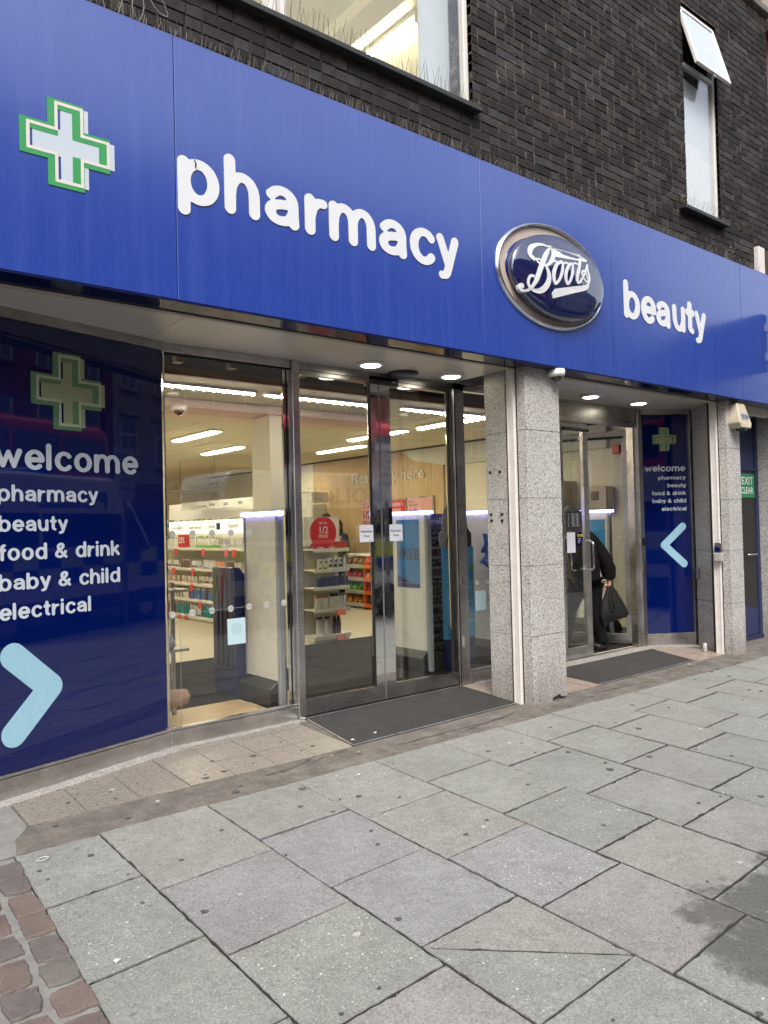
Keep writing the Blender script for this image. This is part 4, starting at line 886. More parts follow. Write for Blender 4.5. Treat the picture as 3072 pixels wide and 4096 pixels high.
for v in me.vertices:         # follow the curve of the dome
    u, w = (v.co.x - dc[0]) / .616, (v.co.z - dc[1]) / .355; rr = min(.98, u * u + w * w)
    v.co.y += .062 * (1 - math.sqrt(1 - rr)) - .008
o = bpy.data.objects.new('badge_script', me); COL.objects.link(o); adopt(o, FS); o['label'] = 'raised white script lettering on the oval badge'

# projecting sign just beyond the right edge (its image lies in the glossy fascia)
PS = thing('projecting_sign', 'blue projecting blade sign standing out from the fascia end', 'shop sign', (9.36, -.5, 3.6))
MB().box(9.33, 9.47, -1.15, -.06, 3.28, 3.97).build('sign_box', m_navy_gloss('blade_blue', (.002, .007, .07), .2), PS, bevel=.01); MB().box(9.36, 9.44, -.06, .0, 3.4, 3.5).box(9.36, 9.44, -.06, .0, 3.75, 3.85).build('bracket', STEELD, PS)

# ------------------------------------------------------------------ bird spikes
def spikes(name, label, x0, x1, y, z, n, h, parent=None, lean=.0, wild=.02, wr=.0014, m=None):
    T = thing(name, label, 'bird spikes', ((x0 + x1) / 2, y, z), 'bird spike strips')
    MB().box(x0, x1, y - .012, y + .012, z, z + .005).build('base_strip', mat('spike_base', (.30, .28, .25), .6), T)
    mb = MB(); rr = random.Random(int(x0 * 77))
    for i in range(n):
        x = x0 + (x1 - x0) * (i + .5) / n
        for dx, dy in ((rr.gauss(-.018, wild), rr.gauss(-.03, .02)), (rr.gauss(.018, wild), rr.gauss(.01, .02))) if rr.random() < .9 else ((0, -.06),):
            hh = h * rr.uniform(.7, 1.08); a = Vector((x + rr.uniform(-.01, .01), y, z + .003)); b2 = a + Vector((dx + lean, dy, hh)); s = Vector((wr, 0, 0)); u = Vector((0, wr, 0))
            mb.add([a - s, a + s, a + u, b2 - s * .8, b2 + s * .8, b2 + u * .8], [(0, 1, 4, 3), (1, 2, 5, 4), (2, 0, 3, 5), (3, 4, 5)])
    mb.build('spikes', m or mat('spike_wire', (.22, .19, .155), .5, var=.3, vs=20), T)
for i, (a, b2) in enumerate(((1.3, 3.0), (3.02, 4.7), (4.72, 6.4), (6.42, 8.0), (8.02, 9.3))):
    spikes('bird_spike_strip', 'thin wire bird spikes on the fascia top edge, ' + ('above the cross', 'above the word pharmacy', 'above the oval badge', 'above the word beauty', 'beside the white pipe boxing')[i], a, b2, .05, ZF1 + .006, int((b2 - a) / .034), .10)
spikes('bird_spike_strip', 'wire bird spikes on the sill of the large lit upper window', 2.5, 4.55, .12, 4.93, 46, .14, wild=.012, wr=.0017, m=mat('dark_wire', (.05, .048, .045), .5))
spikes('bird_spike_strip', 'slanting wire bird spikes on the sill of the narrow upper window', 7.76, 8.60, .11, 4.91, 18, .13, lean=.06, wild=.012, wr=.0017, m=mat('dark_wire', (.05, .048, .045), .5))
# dry weeds
for k, (x, y, z, s) in enumerate(((8.55, .09, ZF1 + .006, .24), (7.74, .13, 4.93, .12))):
    T = thing('dry_weed', ('withered grey weed on top of the fascia below the narrow window', 'small withered weed at the left end of the narrow window sill')[k], 'weed', (x, y, z), 'dry weeds')
    mb = MB(); ml = MB(); rr = random.Random(9 + k)
    for i in range(9):
        p = [Vector((x + rr.gauss(0, .02), y, z))]; d = Vector((rr.gauss(0, .3), rr.gauss(-.1, .2), 1)).normalized()
        for j in range(4): p.append(p[-1] + d * s * .25 * rr.uniform(.6, 1)); d = (d + Vector((rr.gauss(0, .3), rr.gauss(0, .3), rr.gauss(-.1, .2)))).normalized()
        mb.tube(p, [.0022, .002, .0016, .0012, .0008], 4)
        for j in range(7):
            q = p[rr.randrange(1, 5)]; e = Vector((rr.gauss(0, 1), rr.gauss(0, 1), rr.gauss(0, 1))).normalized() * .014; g = e.orthogonal().normalized() * .006
            ml.add([q, q + e * .5 + g, q + e, q + e * .5 - g], [(0, 1, 2, 3)])
    mb.build('stem', mat('dry_stem', (.16, .135, .10), .9), T); ml.build('leaf', mat('dry_leaf', (.17, .16, .13), .9), T)
wz = thing('loose_wire', 'tangled loose grey cable on the brick wall above the fascia', 'cable', (1.75, .12, 4.5))
cp = [(1.62, .13, 4.47), (1.66, .11, 4.62), (1.72, .10, 4.68), (1.77, .10, 4.60), (1.74, .11, 4.50), (1.70, .10, 4.58), (1.75, .10, 4.72), (1.86, .10, 4.70), (1.92, .11, 4.60), (1.85, .12, 4.62), (1.78, .12, 4.74), (1.72, .12, 4.86)]
MB().tube(crom(cp, 6), .0035, 6).build('cable_loop', mat('grey_cable', (.17, .165, .16), .6), wz)

# ------------------------------------------------------------------ fixtures on the front
LENS = {}
def lensmat(nm, c, s):
    if nm not in LENS: LENS[nm] = NB(nm).P(col=(.8, .8, .75), em=c, ems=s)
    return LENS[nm]
for i, (x, y, c, s, lb) in enumerate(((3.88, .72, (1, .93, .74), 8, 'round lit soffit downlight left of the automatic doors'), (4.78, .715, (1, .93, .74), 8, 'round lit soffit downlight beside the granite pillar'), (6.82, .72, (1, .72, .44), 9, 'warm lit downlight above the open glass door'), (7.69, .71, (1, .93, .74), 8, 'round lit downlight beside the narrow blue window'))):
    T = thing('downlight', lb, 'downlight', (x, y, ZS), 'soffit downlights')
    MB().lathe((x, y, ZS - .02), [(.082, 0), (.09, -.004), (.108, .004), (.115, .0195)], 28).build('trim_ring', WHITE, T, True)
    MB().lathe((x, y, ZS - .026), [(.001, 0), (.072, .0), (.08, .004), (.08, .0095)], 24).build('lens', lensmat('downlight_lens_%d' % (s * 10), c, s), T, True)
cc = thing('dome_camera', 'white dome security camera under the fascia on the granite pillar', 'security camera', (5.385, .06, 2.8))
MB().lathe((5.40, .045, 2.795), [(.052, 0), (.066, .010), (.072, .022), (.072, .064)], 28).build('housing', WHITE, cc, True)
dm = MB(); dm.lathe((5.40, .045, 2.797), [(.001, -.045), (.022, -.041), (.038, -.028), (.046, -.012), (.047, .0)], 24); dm.build('dome', mat('smoked_dome', (.02, .02, .022), .05, coat=.6), cc, True)
al = thing('alarm_box', 'weathered cream alarm box on the second granite pillar', 'alarm box', (8.62, .05, 2.65))
P0 = [(8.56, 2.83), (8.735, 2.83), (8.785, 2.60), (8.76, 2.545), (8.545, 2.545), (8.505, 2.60)]
mb = MB(); F = [(x, -.035 + .06 * ((z - 2.6) / .24 if z > 2.6 else 0), z) for x, z in P0]; mb.add([(x, .104, z) for x, z in P0] + F, [tuple(range(6, 12)), *[(i, (i + 1) % 6, 6 + (i + 1) % 6, 6 + i) for i in range(6)]])
bb = mb.build('alarm_cover', mat('aged_cream', (.46, .40, .30), .5, var=.3, vs=7), al, bevel=.008)
bpy.context.view_layer.update()
MB().cyl((8.66, .03, 2.52), (8.66, .03, 2.545), .055, 16).build('strobe', mat('strobe_green', (.02, .06, .035), .2), al)
def facing(o, xd, zt): pass
TX = fr((8.575, -.0275, 2.653), (1, 0, 0), (0, .06 / .24, 1))
text('SECOM', .075, mat('secom_blue', (.03, .10, .30), .4), TX, al, width=.15, bold=.02)
sz = thing('sanitiser_dispenser', 'small grey hand gel dispenser on the second white shutter rail', 'dispenser', (8.44, .2, 1.15))
MB().box(8.385, 8.437, .17, .25, 1.15, 1.26).build('bottle_holder', CHROME, sz, bevel=.006); MB().box(8.378, 8.437, .165, .255, 1.05, 1.145).build('pump_box', mat('grey_plastic', (.36, .35, .33), .5), sz, bevel=.008); MB().box(8.381, 8.385, .185, .235, 1.16, 1.21).build('gel_bottle', NAVY, sz)
WD = Vector((8.735 - 8.492, .665 - .30, 0)).normalized(); WN = Vector((WD.y, -WD.x, 0)) * -1
bt = thing('entry_button_box', 'dark steel door button box on the angled granite wall', 'button box', (8.60, .47, .89))
o0 = Vector((8.492, .30, .832)) + WD * .30; MB().obox(o0 + Vector((-WD.y, WD.x, 0)) * .03, WD * .10, Vector((-WD.y, WD.x, 0)) * .04, (0, 0, .122)).build('box_body', STEELD, bt, bevel=.004)
pb = thing('pipe_boxing', 'rusty white boxed pipe fixed to the brickwork above the fascia end', 'pipe', (9.45, .1, 4.45))
MB().box(9.37, 9.52, .09, .155, 4.424, 4.80).build('boxing', RAILW, pb, bevel=.006); MB().box(9.535, 9.60, .06, .155, 4.424, 4.77).build('rusty_bracket', mat('rust', (.075, .045, .03), .8, var=.4, vs=15), pb); MB().box(9.615, 9.70, .08, .155, 4.424, 4.79).build('boxing', RAILW, pb)
# drinks can
cn = thing('drinks_can', 'crushed-free small purple and white drinks can on the step', 'drinks can', (8.40, .40, .013)); cn['label'] = 'small purple and white drinks can standing by the angled granite wall'
cb_ = NB('can_print'); tx = cb_.n('SeparateXYZ', {0: cb_.n('TexCoord').outputs['Generated']}); cb_.P(col=cb_.ramp(tx.outputs[0], [(0, (.55, .55, .55)), (.33, (.6, .6, .6)), (.34, (.30, .03, .25)), (.72, (.30, .03, .25)), (.73, (.03, .015, .03)), (1, (.03, .015, .03))], 'CONSTANT'), rough=.3, metal=.3)
MB().lathe((8.40, .40, GZ(.4)), [(.021, 0), (.0265, .006), (.0265, .094), (.021, .104)], 18).build('can_body', cb_.m, cn, True); MB().lathe((8.40, .40, GZ(.4) + .1045), [(.0215, 0), (.0215, .003), (.019, .003)], 18).build('can_lid', CHROME, cn)

# ------------------------------------------------------------------ mats
MAT1 = m_mat('ribbed_mat', (1, .22, 1)); MAT2 = m_ground('brown_black_mat', (.024, .022, .020), (.042, .038, .035), 5, .85, .8)
m1 = thing('entrance_mat', 'dark ribbed entrance mat before the automatic doors', 'mat', (4.1, .6, .02), 'entrance mats')
q = [(3.235, .205), (4.995, .245), (5.03, .60), (5.058, .975), (3.345, .965), (3.335, .93)]
MB().prism([(x, y, GZ(y) - .008) for x, y in q], (0, 0, .0135)).build('mat_surface', MAT1, m1)
for a, b2 in ((q[0], q[1]), (q[0], q[5]), (q[4], q[3])): MB().tube([(a[0], a[1], GZ(a[1]) + .003), (b2[0], b2[1], GZ(b2[1]) + .003)], .005, 6).build('edge_trim', STEEL, m1)
m2 = thing('entrance_mat', 'flat brown-black entrance mat before the open glass door', 'mat', (7, .55, .02), 'entrance mats')
q = [(6.125, .215), (7.855, .235), (8.07, .872), (6.18, .872)]
MB().prism([(x, y, GZ(y) - .008) for x, y in q], (0, 0, .0135)).build('mat_surface', MAT2, m2)
for a, b2 in ((q[0], q[1]), (q[1], q[2])): MB().tube([(a[0], a[1], GZ(a[1]) + .003), (b2[0], b2[1], GZ(b2[1]) + .003)], .004, 6).build('edge_trim', STEEL, m2)

# ------------------------------------------------------------------ gum, cracks and litter on the pavement
gm = MB(); rg = random.Random(8)
for i in range(150):
    x = rg.uniform(1.0, 9.5); y = -rg.uniform(.16, min(4.2, 3.2)); 
    if rg.random() < .22: y = rg.uniform(-.13, .6); x = rg.uniform(1.2, 3.1)
    r = rg.uniform(.006, .019) * (1.3 if rg.random() < .2 else 1); n = 11; ph = rg.random() * 6
    pts = [(x + r * (1 + .22 * math.sin(3 * t + ph) + .1 * rg.gauss(0, 1)) * math.cos(t), y + r * .85 * (1 + .15 * math.cos(2 * t + ph)) * math.sin(t)) for t in [2 * math.pi * k / n for k in range(n)]]
    gm.add([(a, b2, GZ(b2) + .0028) for a, b2 in pts] + [(a, b2, GZ(b2) - .004) for a, b2 in pts], [tuple(range(n)), *[((k + 1) % n, k, n + k, n + (k + 1) % n) for k in range(n)]], 1 if rg.random() < .22 else 0)
go = gm.build('gum_spots', [mat('old_gum', (.060, .060, .061), .85, var=.35, vs=90), mat('pale_gum', (.36, .35, .33), .8, var=.2, vs=60)]); struct(go, 'stuff', 'dark and pale flattened chewing gum spots over the paving'); go['category'] = 'chewing gum'
crk = MB(); rc = random.Random(4)
def crack(p, w=.004):
    v = []; 
    for i, (x, y) in enumerate(p): v += [(x, y - w * rc.uniform(.4, 1), GZ(y) + .0018), (x, y + w * rc.uniform(.4, 1), GZ(y) + .0018)]
    crk.add(v, [(2 * i, 2 * i + 2, 2 * i + 3, 2 * i + 1) for i in range(len(p) - 1)])
def wander(a, b2, n=14, am=.012): return [(a[0] + (b2[0] - a[0]) * i / n + rc.gauss(0, am * .4), a[1] + (b2[1] - a[1]) * i / n + rc.gauss(0, am)) for i in range(n + 1)]
for a, b2 in (((2.45, .06), (3.15, .16)), ((2.75, .10), (2.72, -.13)), ((3.2, .18), (3.28, -.12)), ((3.5, .03), (4.6, .02)), ((4.1, -.05), (4.75, .06)), ((5.05, .10), (5.22, -.12)), ((5.5, .08), (5.85, -.1)), ((5.8, .06), (6.6, .0)), ((7.0, .08), (7.9, .12)), ((7.3, -.02), (7.35, .18)), ((1.9, -.1), (1.93, .17)), ((8.0, .1), (8.5, .0))): crack(wander(a, b2))
co = crk.build('cracks', RUBBER); struct(co, 'stuff', 'thin dark cracks in the worn cement strip'); co['category'] = 'cracks'
LIT = mat('litter_white', (.50, .49, .46), .7); LEAF = mat('litter_leaf', (.34, .20, .09), .8)
lit = [('paper_scrap', 1.02, -1.30, 'torn white paper scrap beside the brown setts', .02, LIT), ('paper_scrap', 3.53, .33, 'pale flattened scrap on the ribbed entrance mat', .02, LIT), ('paper_scrap', 3.30, .30, 'white filter tip at the corner of the ribbed mat', .02, LIT),
       ('paper_scrap', 2.9, -.3, 'small white scrap on the paving before the ribbed mat', .02, LIT), ('dead_leaf', 2.98, .10, 'orange-brown leaf fragment in the cracked cement strip', .02, LEAF), ('dead_leaf', 3.16, .05, 'tan leaf fragment near the ribbed mat corner', .018, LEAF), ('paper_scrap', 7.6, .15, 'white scrap on the cement strip by the second mat', .02, LIT), ('paper_scrap', 8.2, .30, 'white round scrap beside the drinks can', .018, LIT)]
for k, (nm, x, y, lb, s, m) in enumerate(lit):
    rr = random.Random(k); mb = MB(); n = 9
    z = GZ(y) + .007; P = [(x + s * rr.uniform(.55, 1) * math.cos(2 * math.pi * i / n), y + s * .6 * rr.uniform(.55, 1) * math.sin(2 * math.pi * i / n), z + rr.uniform(-.003, .006)) for i in range(n)]
    mb.add([(x, y, z + .006)] + P + [(p[0], p[1], p[2] - .004) for p in P], [(0, 1 + i, 1 + (i + 1) % n) for i in range(n)] + [(1 + (i + 1) % n, 1 + i, 1 + n + i, 1 + n + (i + 1) % n) for i in range(n)])
    tag(mb.build(nm, m), lb, 'litter', 'litter on the ground')
mb = MB(); rbp = [(1.045 + .026 * math.cos(t) * (1 + .15 * math.sin(2 * t)), -.26 + .018 * math.sin(t), GZ(-.26) + .006) for t in [2 * math.pi * i / 20 for i in range(21)]]
tag(mb.tube(rbp, .0022, 6).build('rubber_band', LIT), 'white rubber band ring on the first paving slab', 'rubber band')
# ------------------------------------------------------------------ shop interior shell
FZ = .045; CZ = 2.95
b = NB('vinyl_floor'); pos = b.pos(); n = b.noise(pos, 5, 5, .65); n2 = b.noise(pos, 60, 3)
FLOORM = b.P(col=b.mix(b.mapr(n2, .4, .7, 0, .35), b.mix(n, (.50, .45, .33), (.60, .55, .42)), (.38, .33, .24)), rough=.28, spec=.4)
b = NB('coir_matting'); pos = b.pos(); n = b.noise(pos, 4, 5, .65); n2 = b.noise(pos, 160, 3)
COIR = b.P(col=b.mix(b.mapr(n2, .4, .7, 0, .6), b.mix(n, (.012, .011, .010), (.022, .020, .017)), (.04, .037, .033)), rough=1.0, spec=.05, norm=b.bump(n2, .9, .006))
OAKF = m_wood('oak_boards', (.40, .29, .14), (.52, .39, .21), (.6, 12, 1)); OAKW = m_wood('oak_panel', (.42, .28, .14), (.55, .39, .21), (12, 9, .5)); TIMB = m_wood('raw_timber', (.17, .10, .045), (.26, .16, .08), (.7, 10, 10))
shop_floor = struct(MB().box(.6, 9.6, 1.13, 15, -.1, FZ).build('shop_floor', FLOORM))
struct(MB().box(3.29, 9.4, 1.14, 4.15, FZ, FZ + .005).box(2.0, 3.288, 1.945, 3.92, FZ, FZ + .005).build('entrance_matting', COIR))
ob_ = struct(MB().box(2.0, 3.286, 1.03, 1.94, -.05, FZ - .004).build('window_floor', OAKF))
for j in range(5):
    x = 2.0 - (.3 * (j % 2)); 
    while x < 3.28:
        a, b2 = max(2.0, x), min(3.285, x + .62); 
        if b2 - a > .05: MB().box(a + .001, b2 - .001, 1.035 + .18 * j, 1.035 + .18 * (j + 1) - .002, FZ - .003, FZ + .006).build('floor_board', OAKF, ob_)
        x += .62
shell = MB(); shell.box(.52, .6, 1.2, 15, 0, 3.6); shell.box(9.6, 9.68, 1.2, 15, 0, 3.6); shell.box(.52, 9.68, 15, 15.08, 0, 3.6)
struct(shell.build('shop_wall', CREAM))
struct(MB().box(.52, 9.68, 1.13, 15.08, 3.5, 3.58).build('roof_slab', mat('dark_void', (.05, .05, .055), .8)))
ceil = struct(MB().box(.6, 9.6, 2.36, 15, CZ + .012, CZ + .04).build('shop_ceiling', mat('ceiling_grid', (.08, .07, .05), .8)))
TILE = mat('ceiling_tile', (.68, .63, .47), .8, var=.05, vs=3); tme = MB().box(.006, 1.194, .006, .594, 0, .012).mesh('ceiling_tile', TILE)
for i in range(7):
    for j in range(21): put('ceiling_tile', tme, (.9 + 1.2 * i + (.0), 2.37 + .6 * j, CZ + R.gauss(0, .0008)), ceil)
struct(MB().box(.6, 9.6, 2.33, 2.358, CZ + .0, 3.5).build('bulkhead_wall', mat('bulkhead_grey', (.13, .13, .135), .8)))
struct(MB().box(.6, 6.3, 3.5, 3.98, 2.86, CZ - .004).build('ceiling_beam', mat('pinkish_beam', (.62, .50, .44), .7)))
for nm, x0, x1, yy, z0, z1 in (('timber_batten', .7, 9.0, 2.27, 2.93, 3.0), ('timber_batten', .7, 9.0, 1.50, 2.95, 3.03)):
    tag(MB().box(x0, x1, yy, yy + .05, z0, z1).build(nm, TIMB), ('long raw timber rail along the bulkhead behind the shopfront' if yy > 2 else 'long raw timber rail above the shop window inside'), 'timber', 'ceiling void timbers')
for k, x in enumerate((2.55, 3.02, 3.7, 4.45, 5.0)):
    tag(MB().box(x, x + .06, 1.48, 1.56, 2.86, 3.2).build('timber_hanger', TIMB), 'short timber hanger in the dark void above the shop window, ' + ('leftmost', 'second from left', 'third from left', 'fourth from left', 'rightmost')[k], 'timber', 'ceiling void timbers')
colm = tag(MB().box(4.6, 5.0, 3.54, 3.96, FZ, 2.858).build('column', mat('column_cream', (.62, .59, .47), .6, var=.05, vs=2), bevel=.004), 'square cream column under the ceiling beam behind the window', 'column')
# wood panelled wall with Please pay here
ww = thing('wood_panel_wall', 'oak panelled till wall with raised cream writing', 'wall panel', (9.58, 8, FZ))
for k in range(13): MB().box(9.55, 9.595, 5.87 + .32 * k, 5.87 + .32 * k + .316, FZ, CZ - .005).build('oak_board', OAKW, ww)
XF = lambda x, y, z: fr((x, y, z), (0, -1, 0))
PAYT = mat('pay_letters', (.62, .57, .44), .4)
text('Please pay here', .30, PAYT, XF(9.545, 8.60, 2.425), ww, width=2.22, bold=.012, depth=.02)
tag(MB().prism([(9.50, 6.95, CZ - .003), (9.50, 6.60, 2.75), (9.50, 5.75, 2.60), (9.50, 2.4, 2.60), (9.50, 2.4, CZ - .003)], (.09, 0, 0)).build('stair_bulkhead', mat('bulkhead_white', (.60, .60, .53), .7)), 'pale sloping stair bulkhead above the till wall', 'bulkhead')
tag(MB().cyl((9.46, 5.6, 2.35), (9.46, 5.6, 2.95), .018, 8).lathe((9.46, 5.6, 2.30), [(.005, 0), (.045, .01), (.045, .06), (.02, .07)], 12).build('pendant_sensor', WHITE), 'white drop rod with round head before the stair bulkhead', 'sensor')
# framed posters on the till wall
PINK = mat('poster_pink', (.62, .30, .27), .4); ORNG = mat('poster_orange', (.72, .40, .03), .4); REDP = mat('promo_red', (.50, .025, .035), .4); SALM = mat('poster_salmon', (.72, .38, .22), .4); INK = mat('poster_ink', (.09, .03, .05), .5); SILF = m_steel('poster_frame_silver', (.5, .46, .36), .3)
def poster(y0, y1, z0, z1, kind, label):
    T = thing('framed_poster', label, 'poster', (9.53, (y0 + y1) / 2, z0), 'offer posters behind the till')
    MB().box(9.515, 9.547, y0, y1, z0, z1).build('frame', SILF, T); w = y1 - y0
    MB().box(9.510, 9.514, y0 + .03, y1 - .03, (z0 + .32 if kind != 2 else z0 + .45), z1 - .03).build('sheet', REDP if kind == 2 else PINK, T); MB().box(9.510, 9.514, y0 + .03, y1 - .03, z0 + .03, (z0 + .319 if kind != 2 else z0 + .449)).build('sheet', SALM if kind == 2 else ORNG, T)
    t = lambda s, sz, zz, m=INK, yy=y1 - .06, bo=.015: text(s, sz, m, XF(9.508, yy, zz), T, bold=bo)
    if kind == 2: t('STUDENTS', .085, z1 - .14, WHITEP); t('UNLOCK', .085, z1 - .26, WHITEP); t('10% OFF', .085, z1 - .38, INK)
    else: t('BUY 1', .06, z1 - .11); t('GET 2ND', .06, z1 - .18); t('1/2', .21, z1 - .38, INK, y1 - .05, .03); t('PRICE', .085, z1 - .49); t('MIX & MATCH', .04, z1 - .56)
    return T
poster(7.82, 8.27, 1.25, 2.09, 1, 'pink and orange BUY 1 GET 2ND poster left on the till wall'); poster(6.86, 7.42, 1.25, 2.07, 2, 'red STUDENTS UNLOCK OFF poster in the middle of the till wall'); poster(6.10, 6.84, 1.25, 2.08, 1, 'pink and orange BUY 1 GET 2ND poster on the right of the till wall')
bw = thing('back_shelving', 'cream slatted shelving with boards reading Fragrances at the back of the shop', 'shelving', (9.0, 9.4, FZ))
for k, (a, b2, s) in enumerate(((8.56, 9.02, 'invisibobble'), (9.03, 9.5, 'Fragrances'))):
    hb = MB().box(a, b2, 9.38, 9.42, 2.08, 2.30).build('header_board', SHELFW, bw); text(s, .055 if k else .05, BLACK, fr((a + .08, 9.375, 2.15)), hb)
MB().box(8.5, 9.54, 9.55, 9.6, FZ, 2.05).build('slat_wall', SHELFW, bw)
for k in range(14): MB().box(8.5, 9.54, 9.53, 9.549, 1.35 + .05 * k, 1.375 + .05 * k).build('slat', SHELFW, bw)
MB().box(8.5, 9.54, 9.25, 9.53, 1.30, 1.33).build('shelf', SHELFW, bw)
rr = random.Random(2)
for k in range(14): tag(MB().box(8.53 + .07 * k, 8.58 + .07 * k, 9.3, 9.34, 1.335, 1.5 + rr.uniform(0, .1)).build('hair_accessory_pack', rr.choice([BLACK, mat('taupe', (.20, .15, .11), .6), mat('ivory', (.5, .45, .36), .6)])), ordw(k + 1) + ' small hanging pack from the left below the Fragrances boards', 'pack', 'packs under the header boards')

# ceiling lights
LITE = NB('fluorescent_diffuser').P(col=(.9, .88, .8), em=(1, .92, .72), ems=31); LOUV = mat('louvre_white', (.75, .72, .62), .4)
lights = [(3.3, 2.75, 1, 'along the front of the shop, leftmost'), (4.75, 2.75, 1, 'along the front of the shop, in the middle'), (6.6, 2.75, 1, 'along the front of the shop, rightmost'), (7.35, 5.0, 0, 'nearest before the till wall'), (8.05, 6.9, 0, 'above the snack stand'), (8.6, 10.0, 0, 'at the far end by the till wall'), (7.35, 3.35, 0, 'over the right door'),
          (5.0, 6.3, 0, 'behind the beam over the aisle'), (5.0, 9.0, 0, 'over the skincare shelves'), (6.3, 8.0, 0, 'between skincare and haircare'), (6.3, 11.5, 0, 'over the haircare shelves far back'), (3.2, 5.2, 0, 'at far left behind the beam'), (3.0, 8.2, 0, 'at far left in the middle'), (3.4, 11.6, 0, 'at far left deep inside'), (1.75, 2.75, 1, 'added unseen behind the blue window graphic, front'), (1.75, 4.6, 1, 'added unseen behind the blue window graphic, rear')]  # last two are added out of view to light the pedestal from the left
for x, y, ax, lb in lights:
    T = thing('ceiling_light', 'lit louvred fluorescent ceiling light ' + lb, 'ceiling light', (x, y, CZ), 'shop ceiling lights')
    L, Wd = (.65, .032) if ax else (.075, .65)
    MB().box(x - L - .02, x + L + .02, y - Wd - .02, y + Wd + .02, CZ - .028, CZ - .003).build('housing', LOUV, T)
    MB().box(x - L, x + L, y - Wd, y + Wd, CZ - .036, CZ - .0285).build('diffuser', LITE, T)
    lv = MB()
    for k in range(13):
        t = -1 + 2 * k / 12
        if ax: lv.box(x + t * L - .003, x + t * L + .003, y - Wd, y + Wd, CZ - .052, CZ - .0365)
        else: lv.box(x - L, x + L, y + t * Wd - .003, y + t * Wd + .003, CZ - .052, CZ - .0365)
    lv = lv.build('louvre', LOUV, T); lv['kind'] = 'stuff'
ic = thing('dome_camera', 'white dome camera on the ceiling beam inside the shop', 'security camera', (3.45, 3.45, 2.86))
MB().lathe((3.45, 3.44, 2.80), [(.07, 0), (.085, .012), (.09, .06)], 20).build('housing', WHITE, ic, True); MB().lathe((3.45, 3.44, 2.80), [(.001, -.05), (.03, -.044), (.052, -.02), (.055, 0)], 18).build('dome', MATS['smoked_dome'], ic, True)
tag(MB().lathe((3.28, 3.2, CZ - .045), [(.02, 0), (.06, .006), (.065, .03), (.05, .044)], 18).build('smoke_detector', WHITE, None, True), 'round white smoke detector near the dome camera', 'smoke detector', 'ceiling smoke detectors')
tag(MB().lathe((6.3, 3.15, CZ - .045), [(.02, 0), (.06, .006), (.065, .03), (.05, .044)], 18).build('smoke_detector', WHITE, None, True), 'round white smoke detector above the right automatic door', 'smoke detector', 'ceiling smoke detectors')

# ------------------------------------------------------------------ security pedestals
GREYM = mat('pedestal_grey', (.34, .36, .37), .35); PANELW = mat('pedestal_panel', (.80, .79, .72), .3, var=.04); LEDB = NB('violet_led').P(col=(.6, .6, .9), em=(.33, .30, 1), ems=6)
def pedestal(x, y0, y1, label, skirt=True):
    T = thing('security_pedestal', label, 'security gate', (x, (y0 + y1) / 2, FZ), 'security pedestals at the doors')
    MB().box(x - .018, x + .018, y0 + .05, y1 - .03, .20, 1.645).build('panel', PANELW, T)
    MB().box(x - .03, x + .03, y0, y0 + .049, FZ + .005, 1.65).build('post', GREYM, T, bevel=.012, seg=2); MB().box(x - .03, x + .03, y1 - .029, y1, FZ + .005, 1.65).build('post', GREYM, T, bevel=.008)
    MB().box(x - .035, x + .035, y0 - .03, y1 + .03, 1.652, 1.685).build('light_bar', LEDB, T, bevel=.004)
    if skirt: MB().prism([(x - .10, y0 + .05, FZ + .005), (x - .10, y0 + .05, .19), (x - .019, y0 + .05, .26), (x - .019, y0 + .05, FZ + .005)], (0, y1 - y0 + .03, 0)).build('base_cover', BLACK, T, bevel=.004)
    MB().prism([(x + .10, y0 - .05, FZ + .005), (x + .10, y0 - .05, .19), (x + .031, y0 - .05, .26), (x + .031, y0 - .05, FZ + .005)], (0, y1 - y0 + .06, 0)).build('base_cover', BLACK, T, bevel=.004)
    return T
pedestal(3.41, 1.40, 1.99, 'white security pedestal with violet top light behind the left window')
pa = pedestal(5.30, 1.62, 2.23, 'white security pedestal with blue FREE poster behind the right automatic door')
pedestal(6.30, 1.50, 2.10, 'grey-white security pedestal behind the narrow side glass by the granite pillar')
pc = pedestal(8.56, 1.72, 2.30, 'security pedestal with plain blue screen inside the open right entrance')
MB().box(8.536, 8.541, 1.80, 2.15, .95, 1.56).build('screen', mat('screen_blue', (.02, .24, .58), .3), pc)
b = NB('free_poster'); gz = b.n('SeparateXYZ', {0: b.n('TexCoord').outputs['Generated']})
wv = b.math('ADD', gz.outputs[2], b.math('MULTIPLY', b.math('POWER', b.math('SUBTRACT', gz.outputs[1], .05), 1.6), -.14))
BLUEP = b.P(col=b.mix(b.math('GREATER_THAN', wv, .055), (.004, .03, .17), (.015, .20, .52)), rough=.25)
po = MB().box(5.277, 5.2815, 1.76, 2.115, .895, 1.60).build('poster', BLUEP, pa); po['label'] = 'blue poster reading FREE'
text('FREE', .16, mat('free_brown', (.045, .028, .045), .5), XF(5.276, 2.11, 1.185), po, width=.345, bold=.012); text('terms and conditions apply see in store', .012, VTXT, XF(5.276, 2.10, .94), po, width=.33)

